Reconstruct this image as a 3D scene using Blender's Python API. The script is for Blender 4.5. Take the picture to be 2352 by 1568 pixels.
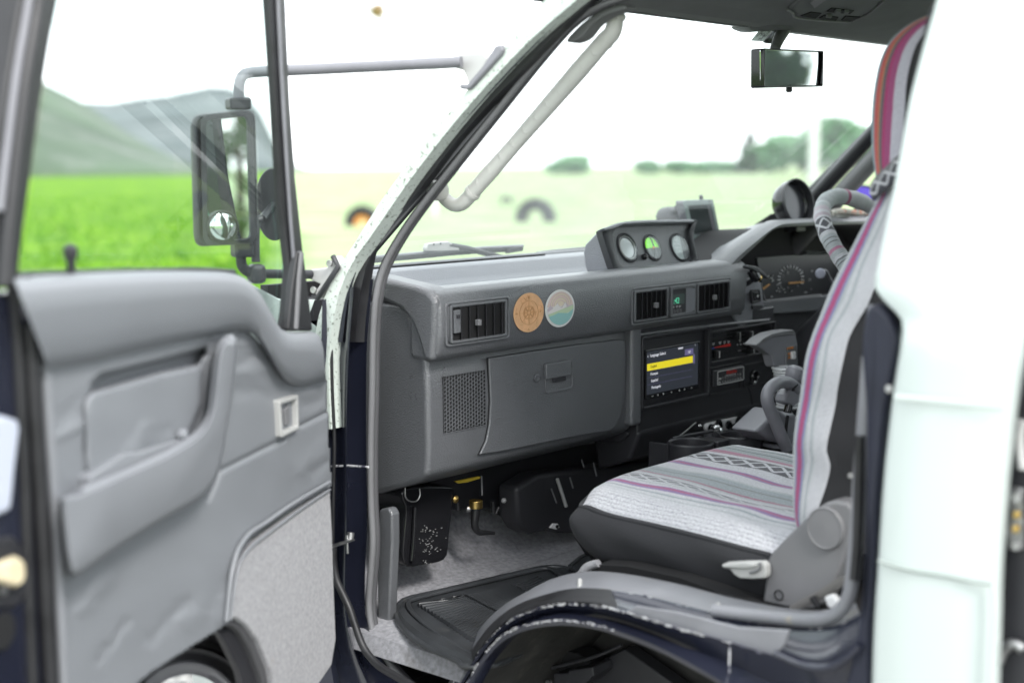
import bpy, bmesh, math, random
from mathutils import Vector as V, Matrix, noise
random.seed(7)
for o in list(bpy.data.objects): bpy.data.objects.remove(o)
SC = bpy.context.scene; COL = SC.collection
R = math.radians
# ------------------------------------------------------------ camera
FP = 3266.7                      # 50 mm lens on a 2352 px wide frame
_h, _p, _r = R(48.7), R(7.0), .0074
EYE = V((0, 0, 1.5))
_f = V((math.sin(_h)*math.cos(_p), math.cos(_h)*math.cos(_p), -math.sin(_p)))
_r0 = V((math.cos(_h), -math.sin(_h), 0)); _u0 = _r0.cross(_f)
CR = _r0*math.cos(_r) - _u0*math.sin(_r); CU = _u0*math.cos(_r) + _r0*math.sin(_r)
cd = bpy.data.cameras.new('camera'); cam = bpy.data.objects.new('camera', cd); COL.objects.link(cam)
m = Matrix((CR, CU, -_f)).transposed().to_4x4(); m.translation = EYE; cam.matrix_world = m
cd.lens = 50; cd.sensor_width = 36; cd.clip_start = .05; cd.clip_end = 6000
cd.dof.use_dof = True; cd.dof.focus_distance = 2.5; cd.dof.aperture_fstop = 2.5
SC.camera = cam
# ------------------------------------------------------------ world, sun, exposure
SUN_E, SUN_R = 44, 198
w = bpy.data.worlds.new('World'); SC.world = w; w.use_nodes = True
nt = w.node_tree; nt.nodes.clear()
sky = nt.nodes.new('ShaderNodeTexSky'); sky.sky_type = 'NISHITA'; sky.sun_disc = False
sky.sun_elevation = R(SUN_E); sky.sun_rotation = R(SUN_R)
mixs = nt.nodes.new('ShaderNodeMixRGB'); mixs.inputs[0].default_value = .86
mixs.inputs[2].default_value = (11.6, 12.0, 12.3, 1)        # the overcast layer
bg = nt.nodes.new('ShaderNodeBackground'); bg.inputs[1].default_value = .1
wo = nt.nodes.new('ShaderNodeOutputWorld')
nt.links.new(sky.outputs[0], mixs.inputs[1]); nt.links.new(mixs.outputs[0], bg.inputs[0]); nt.links.new(bg.outputs[0], wo.inputs[0])
sl = bpy.data.lights.new('sun', 'SUN'); sl.energy = 1.3; sl.angle = R(14); sl.color = (1, .97, .93)
so = bpy.data.objects.new('sun', sl); COL.objects.link(so)
_sd = V((math.sin(R(SUN_R))*math.cos(R(SUN_E)), math.cos(R(SUN_R))*math.cos(R(SUN_E)), math.sin(R(SUN_E))))
so.rotation_euler = _sd.to_track_quat('Z', 'Y').to_euler(); so.location = (-5, -6, 12)
SC.view_settings.view_transform = 'Standard'; SC.view_settings.look = 'None'
SC.view_settings.exposure = 1.42; SC.view_settings.gamma = 1
SC.render.engine = 'CYCLES'
try:
    SC.cycles.use_denoising = True; SC.cycles.max_bounces = 10; SC.cycles.transparent_max_bounces = 16
    SC.cycles.caustics_reflective = False; SC.cycles.caustics_refractive = False
except Exception: pass

# ------------------------------------------------------------ geometry helpers
CROP = {'A': (0, 0, .5101, .5101), 'B': (0, 611.5, .61, .61), 'C': (705.6, 0, .51, .51), 'D': (1411.2, 0, .42, .42),
        'E': (827.9, 470.4, .4501, .4501), 'F': (1411.2, 517.4, .39, .39), 'G': (733.8, 1034.9, .3402, .3402),
        'H': (1270, 940.8, .4001, .4001), 'K': (1448.8, 733.8, .18, .18), 'L': (1317.1, 489.2, .168, .168),
        'M': (1693.4, 413.95, .192, .192), 'N': (1542.9, 903.2, .144, .144), 'O': (1157.2, 649.2, .084, .084),
        'Q': (1646.4, 0, .204, .204), 'R': (413.95, 169.3, .3481, .3481), 'S': (940.8, 1298.3, .28, .28),
        'T': (611.5, 0, .3, .3), 'X': (0, 0, 1, 1), 'Y': (1975.7, 846.7, .46, .46)}
def q(c, *xy):
    """points read off an enlargement, as frame coordinates"""
    ox, oy, sx, sy = CROP[c]
    if len(xy) == 2 and not hasattr(xy[0], '__len__'): return (ox+xy[0]*sx, oy+xy[1]*sy)
    return [(ox+x*sx, oy+y*sy) for x, y in xy]
def ray(uv): return _f*FP + CR*(uv[0]-1176) - CU*(uv[1]-784)
def hit(uv, pl):
    d = ray(uv); p0, n = pl
    return EYE + d*((p0-EYE).dot(n)/d.dot(n))
def PX(x): return (V((x, 0, 0)), V((1, 0, 0)))
def PY(y): return (V((0, y, 0)), V((0, 1, 0)))
def PZ(z): return (V((0, 0, z)), V((0, 0, 1)))
def side(uv, off=0):
    """van side: upright up to z 1.3, leaning inwards above"""
    p = hit(uv, PX(1.5+off))
    if p.z > 1.3: p = hit(uv, (V((1.5+off, 0, 1.3)), V((1, 0, -.2))))
    return p
HD = V((1.50, 1.66, 0)); DB = V((-math.sin(R(62.9)), -math.cos(R(62.9)), 0)); DN = V((math.cos(R(62.9)), -math.sin(R(62.9)), 0))
def door(uv, n=0): return hit(uv, (HD+DN*n, DN))
def hits(uvs, pl): return [hit(a, pl) for a in uvs]
def sides(uvs, off=0): return [side(a, off) for a in uvs]
def doors(uvs, n=0): return [door(a, n) for a in uvs]
Z = V((0, 0, 1)); XX = V((1, 0, 0)); YY = V((0, 1, 0))

def crs(pts, n, closed=False):
    """n points evenly spaced on a smooth curve through pts"""
    P = [V(p) for p in pts]; L = len(P); out = []
    segs = L if closed else L-1
    for i in range(segs):
        p1, p2 = P[i], P[(i+1) % L]
        p0 = P[i-1] if (closed or i) else p1*2-p2
        p3 = P[(i+2) % L] if (closed or i+2 < L) else p2*2-p1
        for k in range(12):
            t = k/12
            out.append(.5*((2*p1)+(-p0+p2)*t+(2*p0-5*p1+4*p2-p3)*t*t+(-p0+3*p1-3*p2+p3)*t**3))
    out.append(P[0] if closed else P[-1])
    cum = [0]
    for a, b in zip(out, out[1:]): cum.append(cum[-1]+(b-a).length)
    T = cum[-1]; res = []; j = 0
    m = n if closed else n-1
    for k in range(n):
        s = T*k/m
        while j < len(cum)-2 and cum[j+1] < s: j += 1
        d = cum[j+1]-cum[j]; t = (s-cum[j])/d if d > 1e-12 else 0
        res.append(out[j].lerp(out[j+1], t))
    return res

def origin_of(p):
    l = V((0, 0, 0))
    while p is not None: l = l+p.location; p = p.parent
    return l
def finish(name, bm, mat, parent=None, smooth=35, bevel=0, seg=2, stuff=False, sub=0, solid=0, label=None):
    bmesh.ops.recalc_face_normals(bm, faces=bm.faces) if not stuff else None
    vs = [v.co for v in bm.verts]
    lo = V([min(v[i] for v in vs) for i in range(3)]); hi = V([max(v[i] for v in vs) for i in range(3)])
    c = (lo+hi)/2
    bmesh.ops.translate(bm, verts=bm.verts, vec=-c)
    me = bpy.data.meshes.new(name); bm.to_mesh(me); bm.free()
    if smooth:
        me.shade_smooth()
        me.set_sharp_from_angle(angle=R(smooth))
    for mm in (mat if isinstance(mat, (list, tuple)) else [mat]): me.materials.append(mm)
    o = bpy.data.objects.new(name, me); COL.objects.link(o)
    if parent: o.parent = parent
    o.location = c - origin_of(parent)
    if solid:
        s = o.modifiers.new('solid', 'SOLIDIFY'); s.thickness = solid; s.offset = -1
    if bevel:
        b = o.modifiers.new('bevel', 'BEVEL'); b.width = bevel; b.segments = seg; b.limit_method = 'ANGLE'; b.angle_limit = R(40); b.harden_normals = True
    if sub:
        s = o.modifiers.new('sub', 'SUBSURF'); s.levels = sub; s.render_levels = sub
    if stuff: o['kind'] = 'stuff'
    if label: o['label'] = label
    return o
def thing(name, label, cat, loc, group=None):
    o = bpy.data.objects.new(name, None); COL.objects.link(o); o.location = V(loc); o.empty_display_size = .05
    o['label'] = label; o['category'] = cat
    if group: o['group'] = group
    return o
def tag(o, label, cat, group=None):
    o['label'] = label; o['category'] = cat
    if group: o['group'] = group
    return o

def b_poly(bm, pts, d):
    """polygon extruded by vector d"""
    a = [bm.verts.new(V(p)) for p in pts]; b = [bm.verts.new(V(p)+d) for p in pts]; n = len(a)
    bm.faces.new(a); bm.faces.new(b[::-1])
    for i in range(n): bm.faces.new((a[i], b[i], b[(i+1) % n], a[(i+1) % n]))
def prism(name, pts, d, mat, parent=None, bevel=0, rnd=0, **k):
    if rnd: pts = crs(pts, rnd, True)
    bm = bmesh.new(); b_poly(bm, pts, V(d)); return finish(name, bm, mat, parent, bevel=bevel, **k)
def b_box(bm, c, ex, ey, ez, sx, sy, sz):
    c = V(c); vs = []
    for i in (-.5, .5):
        for j in (-.5, .5):
            for l in (-.5, .5): vs.append(bm.verts.new(c+ex*(i*sx)+ey*(j*sy)+ez*(l*sz)))
    for f in ((0, 1, 3, 2), (4, 6, 7, 5), (0, 4, 5, 1), (2, 3, 7, 6), (0, 2, 6, 4), (1, 5, 7, 3)): bm.faces.new([vs[i] for i in f])
def box(name, lo, hi, mat, parent=None, bevel=0, **k):
    lo, hi = V(lo), V(hi); bm = bmesh.new(); s = hi-lo
    b_box(bm, (lo+hi)/2, XX, YY, Z, s.x, s.y, s.z); return finish(name, bm, mat, parent, bevel=bevel, **k)
def obox(name, c, ex, ey, ez, s, mat, parent=None, bevel=0, **k):
    bm = bmesh.new(); b_box(bm, c, ex.normalized(), ey.normalized(), ez.normalized(), *s); return finish(name, bm, mat, parent, bevel=bevel, **k)
def b_tube(bm, pts, r, n=12, closed=False, up=None, flat=1.0, cap=True):
    P = [V(p) for p in pts]; L = len(P)
    rs = r if hasattr(r, '__len__') else [r]*L
    rings = []; prev = None
    for i, p in enumerate(P):
        a = P[i-1] if (i or closed) else p; b = P[(i+1) % L] if (i < L-1 or closed) else p
        t = (b-a).normalized()
        if up is not None: s = t.cross(up).normalized(); v = s.cross(t).normalized()
        else:
            if prev is None:
                s = t.cross(Z if abs(t.z) < .9 else XX).normalized()
            else: s = (prev - t*prev.dot(t)).normalized()
            v = s.cross(t).normalized()
            prev = s
        rings.append([bm.verts.new(p+(s*math.cos(2*math.pi*k/n)+v*math.sin(2*math.pi*k/n)*flat)*rs[i]) for k in range(n)])
    for i in range(L if closed else L-1):
        A, B = rings[i], rings[(i+1) % L]
        for k in range(n): bm.faces.new((A[k], A[(k+1) % n], B[(k+1) % n], B[k]))
    if cap and not closed: bm.faces.new(rings[0][::-1]); bm.faces.new(rings[-1])
def tube(name, pts, r, mat, parent=None, n=12, res=0, closed=False, up=None, flat=1.0, **k):
    if res:
        if hasattr(r, '__len__'):
            rr = crs([V((a, 0, 0)) for a in r], res); r = [a.x for a in rr]
        pts = crs(pts, res, closed)
    bm = bmesh.new(); b_tube(bm, pts, r, n, closed, up, flat); return finish(name, bm, mat, parent, smooth=60, **k)
def b_loft(bm, curves, closed=False, uv=None, mi=None):
    lay = bm.loops.layers.uv.verify() if uv else None
    G = [[bm.verts.new(p) for p in c] for c in curves]; n = len(G[0])
    for i in range(len(G)-1):
        for j in range(n if closed else n-1):
            j2 = (j+1) % n
            f = bm.faces.new((G[i][j], G[i][j2], G[i+1][j2], G[i+1][j]))
            if mi: f.material_index = mi(i, j)
            if uv:
                for lp, (a, b) in zip(f.loops, ((i, j), (i, j+1), (i+1, j+1), (i+1, j))): lp[lay].uv = uv(a, b)
    return G
def loft(name, curves, mat, parent=None, n=24, closed=False, raw=False, **k):
    if not raw: curves = [crs(c, n, closed) for c in curves]
    bm = bmesh.new(); b_loft(bm, curves, closed); k.setdefault('smooth', 50); return finish(name, bm, mat, parent, **k)
def sweepx(name, prof, x0, x1, mat, parent=None, bevel=0, **k):
    """(y,z) profile carried along x"""
    return prism(name, [V((x0, y, z)) for y, z in prof], (x1-x0, 0, 0), mat, parent, bevel, **k)
def b_lathe(bm, c, ax, prof, n=32, ex=None, sx=1, sy=1, cap=False):
    """prof = list of (radius, height along ax)"""
    c = V(c); ax = V(ax).normalized(); ex = V(ex) if ex else (ax.cross(Z) if abs(ax.z) < .9 else ax.cross(XX)); ex = ex.normalized(); ey = ax.cross(ex).normalized()
    rings = [[bm.verts.new(c+ax*h+(ex*math.cos(2*math.pi*k/n)*sx+ey*math.sin(2*math.pi*k/n)*sy)*max(r, 1e-5)) for k in range(n)] for r, h in prof]
    for A, B in zip(rings, rings[1:]):
        for k in range(n): bm.faces.new((A[k], A[(k+1) % n], B[(k+1) % n], B[k]))
    if cap: bm.faces.new(rings[0][::-1]); bm.faces.new(rings[-1])
def lathe(name, c, ax, prof, mat, parent=None, n=32, ex=None, sx=1, sy=1, cap=False, **k):
    bm = bmesh.new(); b_lathe(bm, c, ax, prof, n, ex, sx, sy, cap); k.setdefault('smooth', 40); return finish(name, bm, mat, parent, **k)
def disc(name, c, ax, r, t, mat, parent=None, n=32, ex=None, sx=1, sy=1, **k):
    return lathe(name, c, ax, [(r, 0), (r, t)], mat, parent, n, ex, sx, sy, cap=True, **k)
def b_ring(bm, outer, inner, d):
    n = len(outer); d = V(d)
    o0 = [bm.verts.new(p) for p in outer]; i0 = [bm.verts.new(p) for p in inner]
    o1 = [bm.verts.new(p+d) for p in outer]; i1 = [bm.verts.new(p+d) for p in inner]
    for k in range(n):
        j = (k+1) % n
        bm.faces.new((o0[k], o0[j], i0[j], i0[k])); bm.faces.new((o1[k], i1[k], i1[j], o1[j]))
        bm.faces.new((o0[k], o1[k], o1[j], o0[j])); bm.faces.new((i0[k], i0[j], i1[j], i1[k]))
def rquad(q4, r, n=5, inset=0):
    """rounded quadrilateral, corners in order, radius r, optional inset"""
    out = []; c = sum(q4, V((0, 0, 0)))/4; Q = q4
    if inset:
        Q = []
        for i in range(4):
            a, p, b = q4[i-1], q4[i], q4[(i+1) % 4]
            Q.append(p+(a-p).normalized()*inset+(b-p).normalized()*inset)
    for i in range(4):
        a, p, b = Q[i-1], Q[i], Q[(i+1) % 4]
        pa = p+(a-p).normalized()*r; pb = p+(b-p).normalized()*r
        for k in range(n):
            t = k/(n-1); out.append(pa.lerp(p, t).lerp(p.lerp(pb, t), t))
    return out
def frame(name, q4, wid, r, d, mat, parent=None, bevel=.001, **k):
    bm = bmesh.new(); b_ring(bm, rquad(q4, r), rquad(q4, max(r-wid*.6, .0008), inset=wid), d)
    return finish(name, bm, mat, parent, bevel=bevel, **k)
def plate(name, q4, r, d, mat, parent=None, bevel=.001, **k):
    bm = bmesh.new(); b_poly(bm, rquad(q4, r), V(d)); return finish(name, bm, mat, parent, bevel=bevel, **k)
def rect(uv0, uv1, y):
    """upright rectangle on the plane y from two opposite corners read in the picture"""
    a, b = hit(uv0, PY(y)), hit(uv1, PY(y))
    return [V((a.x, y, a.z)), V((b.x, y, a.z)), V((b.x, y, b.z)), V((a.x, y, b.z))]
def rq(x0, x1, z0, z1, y): return [V((x0, y, z1)), V((x1, y, z1)), V((x1, y, z0)), V((x0, y, z0))]
def text(name, s, pos, size, mat, parent, ex=XX, ey=Z, ext=.0002, align='LEFT'):
    cu = bpy.data.curves.new(name, 'FONT'); cu.body = s; cu.size = size; cu.extrude = ext; cu.resolution_u = 3; cu.align_x = align
    ob = bpy.data.objects.new('tmp', cu); COL.objects.link(ob)
    dg = bpy.context.evaluated_depsgraph_get(); me = bpy.data.meshes.new_from_object(ob.evaluated_get(dg))
    bpy.data.objects.remove(ob); bpy.data.curves.remove(cu)
    ez = ex.cross(ey).normalized(); M = Matrix((ex, ey, ez)).transposed().to_4x4(); M.translation = V(pos)
    me.transform(M); me.materials.clear(); bm = bmesh.new(); bm.from_mesh(me); bpy.data.meshes.remove(me)
    return finish(name, bm, mat, parent, smooth=0)

# ------------------------------------------------------------ materials
def mat(name, col, rough=.5, metal=0, grain=None, var=None, coat=0, spec=.5, dirt=None, sheen=0, emit=None):
    """grain=(scale, strength, kind); var=(scale, amount); dirt=(colour, scale, threshold, width)"""
    m = bpy.data.materials.new(name); m.use_nodes = True; nt = m.node_tree; b = nt.nodes['Principled BSDF']
    N, L = nt.nodes.new, nt.links.new
    b.inputs['Roughness'].default_value = rough; b.inputs['Metallic'].default_value = metal
    b.inputs['Coat Weight'].default_value = coat; b.inputs['Specular IOR Level'].default_value = spec; b.inputs['Coat Roughness'].default_value = .08
    if sheen: b.inputs['Sheen Weight'].default_value = sheen
    b.inputs['Base Color'].default_value = (*col, 1)
    tc = N('ShaderNodeTexCoord'); out = None
    if var:
        n = N('ShaderNodeTexNoise'); n.inputs['Scale'].default_value = var[0]; n.inputs['Detail'].default_value = 6; L(tc.outputs['Object'], n.inputs[0])
        mr = N('ShaderNodeMapRange'); mr.inputs[1].default_value = .3; mr.inputs[2].default_value = .7; mr.inputs[3].default_value = 1-var[1]; mr.inputs[4].default_value = 1+var[1]
        L(n.outputs[0], mr.inputs[0]); mx = N('ShaderNodeVectorMath'); mx.operation = 'SCALE'; mx.inputs[0].default_value = col; L(mr.outputs[0], mx.inputs['Scale']); out = mx.outputs[0]
        rr = N('ShaderNodeMapRange'); rr.inputs[1].default_value = .3; rr.inputs[2].default_value = .7; rr.inputs[3].default_value = max(0, rough-.08); rr.inputs[4].default_value = min(1, rough+.08)
        L(n.outputs[0], rr.inputs[0]); L(rr.outputs[0], b.inputs['Roughness'])
    if dirt:
        n = N('ShaderNodeTexNoise'); n.inputs['Scale'].default_value = dirt[1]; n.inputs['Detail'].default_value = 8; n.inputs['Roughness'].default_value = .7; L(tc.outputs['Object'], n.inputs[0])
        mr = N('ShaderNodeMapRange'); mr.inputs[1].default_value = dirt[2]; mr.inputs[2].default_value = dirt[2]+dirt[3]; L(n.outputs[0], mr.inputs[0])
        mx = N('ShaderNodeMixRGB'); L(mr.outputs[0], mx.inputs[0]); mx.inputs[2].default_value = (*dirt[0], 1)
        if out: L(out, mx.inputs[1])
        else: mx.inputs[1].default_value = (*col, 1)
        out = mx.outputs[0]
    if out: L(out, b.inputs['Base Color'])
    if grain:
        if len(grain) > 2 and grain[2] == 'v':
            n = N('ShaderNodeTexVoronoi'); n.inputs['Scale'].default_value = grain[0]; src = n.outputs['Distance']
        else:
            n = N('ShaderNodeTexNoise'); n.inputs['Scale'].default_value = grain[0]; n.inputs['Detail'].default_value = 3; src = n.outputs[0]
        L(tc.outputs['Object'], n.inputs[0])
        bp = N('ShaderNodeBump'); bp.inputs['Strength'].default_value = grain[1]; bp.inputs['Distance'].default_value = .001; L(src, bp.inputs['Height']); L(bp.outputs[0], b.inputs['Normal'])
    if emit:
        b.inputs['Emission Color'].default_value = (*emit[0], 1); b.inputs['Emission Strength'].default_value = emit[1]
    return m
M = {}
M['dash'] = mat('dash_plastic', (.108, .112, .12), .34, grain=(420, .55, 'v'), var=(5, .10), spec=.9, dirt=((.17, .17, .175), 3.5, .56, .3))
M['dash_top'] = mat('dash_plastic_lit_top', (.19, .195, .215), .36, grain=(420, .5, 'v'), var=(5, .10), spec=.9, dirt=((.26, .26, .27), 4, .56, .3))  # paler than the dash face: windscreen light on the shelf put into colour
M['black'] = mat('black_plastic', (.028, .028, .032), .42, grain=(900, .2), var=(12, .15))
M['blackg'] = mat('gloss_black', (.012, .012, .014), .15)
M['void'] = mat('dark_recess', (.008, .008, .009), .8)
M['trim'] = mat('grey_trim', (.165, .165, .172), .5, grain=(600, .3), var=(8, .08))
M['sill'] = mat('sill_plastic', (.20, .203, .22), .42, grain=(500, .2), var=(14, .12), dirt=((.3, .27, .2), 22, .6, .12))
M['seal'] = mat('rubber_seal', (.075, .075, .08), .6, grain=(900, .4))
M['rub'] = mat('black_rubber', (.017, .017, .019), .45, var=(20, .3))
M['navy'] = mat('navy_paint', (.015, .017, .03), .22, coat=.7, var=(7, .12), dirt=((.10, .10, .13), 140, .70, .04))
M['navydull'] = mat('dull_navy_paint', (.022, .024, .038), .5, var=(9, .2), spec=.3)
M['white'] = mat('white_paint', (.53, .585, .565), .3, coat=.5, var=(3, .02), grain=(6, .05))
M['wpil'] = mat('speckled_paint', (.62, .68, .63), .4, coat=.3, dirt=((.16, .19, .15), 170, .565, .05))
M['vinyl'] = mat('door_vinyl', (.205, .214, .23), .5, grain=(650, .25, 'v'), var=(4, .05))
M['vinyl2'] = mat('door_armrest_vinyl', (.225, .233, .25), .42, grain=(650, .2, 'v'), var=(6, .05))
M['dcarpet'] = mat('door_carpet', (.26, .258, .272), .95, grain=(300, .8), var=(170, .22), dirt=((.25, .22, .20), 6, .60, .10), sheen=.3)
M['carpet'] = mat('floor_carpet', (.25, .25, .27), .95, grain=(330, 1.0), var=(120, .3), dirt=((.10, .09, .08), 5, .55, .2), sheen=.3)
M['mat'] = mat('mat_rubber', (.04, .043, .047), .36, var=(12, .3), dirt=((.09, .09, .085), 16, .58, .15))
M['fabricdark'] = mat('dark_seat_fabric', (.022, .0225, .026), .85, grain=(500, .6), var=(5, .18), sheen=.04)
M['fabricblack'] = mat('black_seat_fabric', (.014, .014, .016), .9, grain=(500, .6), var=(5, .2), sheen=.02)
M['handle'] = mat('ivory_grip', (.58, .58, .55), .5, grain=(300, .2), var=(10, .08))
M['armgrey'] = mat('mirror_arm_grey', (.2, .2, .22), .42, var=(20, .1))
M['armblack'] = mat('mirror_black', (.03, .031, .035), .45, var=(20, .2))
M['chrome'] = mat('bright_metal', (.7, .7, .7), .22, 1)
M['steel'] = mat('dull_steel', (.4, .4, .4), .45, 1, var=(60, .3))
M['brass'] = mat('brass', (.6, .42, .15), .35, 1)
M['mirror'] = mat('mirror_glass', (.82, .86, .86), .012, 1)
M['liner'] = mat('head_liner', (.15, .155, .155), .9, grain=(400, .7), var=(20, .1))
M['ltrim'] = mat('light_grey_plastic', (.42, .42, .41), .45, var=(10, .06))
M['whitep'] = mat('white_plastic', (.7, .7, .7), .4)
M['red'] = mat('red_print', (.75, .03, .02), .5)
M['ink'] = mat('white_print', (.75, .75, .75), .5)
M['dim'] = mat('grey_print', (.3, .3, .3), .5)
M['orange'] = mat('orange_print', (.75, .25, .03), .5)
M['blue'] = mat('blue_print', (.03, .1, .5), .5)
M['yellow'] = mat('yellow_plastic', (.7, .5, .05), .5)
M['scratch'] = mat('chipped_paint', (.55, .55, .56), .5, dirt=((.05, .05, .08), 90, .5, .05))
M['tread'] = mat('tyre_rubber', (.03, .03, .032), .75, grain=(120, .5), var=(6, .2))
M['under'] = mat('underseal', (.03, .029, .027), .85, grain=(90, 1.0), var=(14, .4), dirt=((.07, .065, .055), 20, .55, .2))
M['orangep'] = mat('orange_rim', (.7, .28, .06), .6, var=(3, .2))

def glass(name, tint, film, gloss=1.0, filmcol=(.8, .85, .84)):
    m = bpy.data.materials.new(name); m.use_nodes = True; nt = m.node_tree; nt.nodes.clear(); N, L = nt.nodes.new, nt.links.new
    t = N('ShaderNodeBsdfTransparent'); t.inputs[0].default_value = (*tint, 1)
    g = N('ShaderNodeBsdfGlossy'); g.inputs['Roughness'].default_value = 0; g.inputs[0].default_value = (1, 1, 1, 1)
    fr = N('ShaderNodeLayerWeight'); fr.inputs[0].default_value = .5      # facing is the same from both sides
    pw = N('ShaderNodeMath'); pw.operation = 'POWER'; pw.inputs[1].default_value = 4.5; L(fr.outputs['Facing'], pw.inputs[0])
    ad = N('ShaderNodeMath'); ad.operation = 'MULTIPLY_ADD'; ad.inputs[1].default_value = .9; ad.inputs[2].default_value = .055; L(pw.outputs[0], ad.inputs[0])
    ml = N('ShaderNodeMath'); ml.operation = 'MULTIPLY'; ml.inputs[1].default_value = gloss; L(ad.outputs[0], ml.inputs[0])
    m1 = N('ShaderNodeMixShader'); L(ml.outputs[0], m1.inputs[0]); L(t.outputs[0], m1.inputs[1]); L(g.outputs[0], m1.inputs[2])
    d = N('ShaderNodeBsdfTranslucent'); d.inputs[0].default_value = (*filmcol, 1); d2 = N('ShaderNodeBsdfDiffuse'); d2.inputs[0].default_value = (*filmcol, 1)
    md = N('ShaderNodeMixShader'); L(d.outputs[0], md.inputs[1]); L(d2.outputs[0], md.inputs[2])
    tc = N('ShaderNodeTexCoord'); n = N('ShaderNodeTexNoise'); n.inputs['Scale'].default_value = 9; n.inputs['Detail'].default_value = 8; L(tc.outputs['Object'], n.inputs[0])
    mr = N('ShaderNodeMapRange'); mr.inputs[1].default_value = .3; mr.inputs[2].default_value = .75; mr.inputs[3].default_value = film*.7; mr.inputs[4].default_value = film*1.35; L(n.outputs[0], mr.inputs[0])
    m2 = N('ShaderNodeMixShader'); L(mr.outputs[0], m2.inputs[0]); L(m1.outputs[0], m2.inputs[1]); L(md.outputs[0], m2.inputs[2])
    o = N('ShaderNodeOutputMaterial'); L(m2.outputs[0], o.inputs[0]); return m
M['gwind'] = glass('hazed_windscreen', (.94, .98, .97), .15)  # pale film stands in for haze, washing out the view
M['gdoor'] = glass('tinted_door_glass', (.76, .84, .82), .012, .55)
M['gback'] = glass('rear_glass', (.90, .94, .93), .006, .2)

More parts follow.
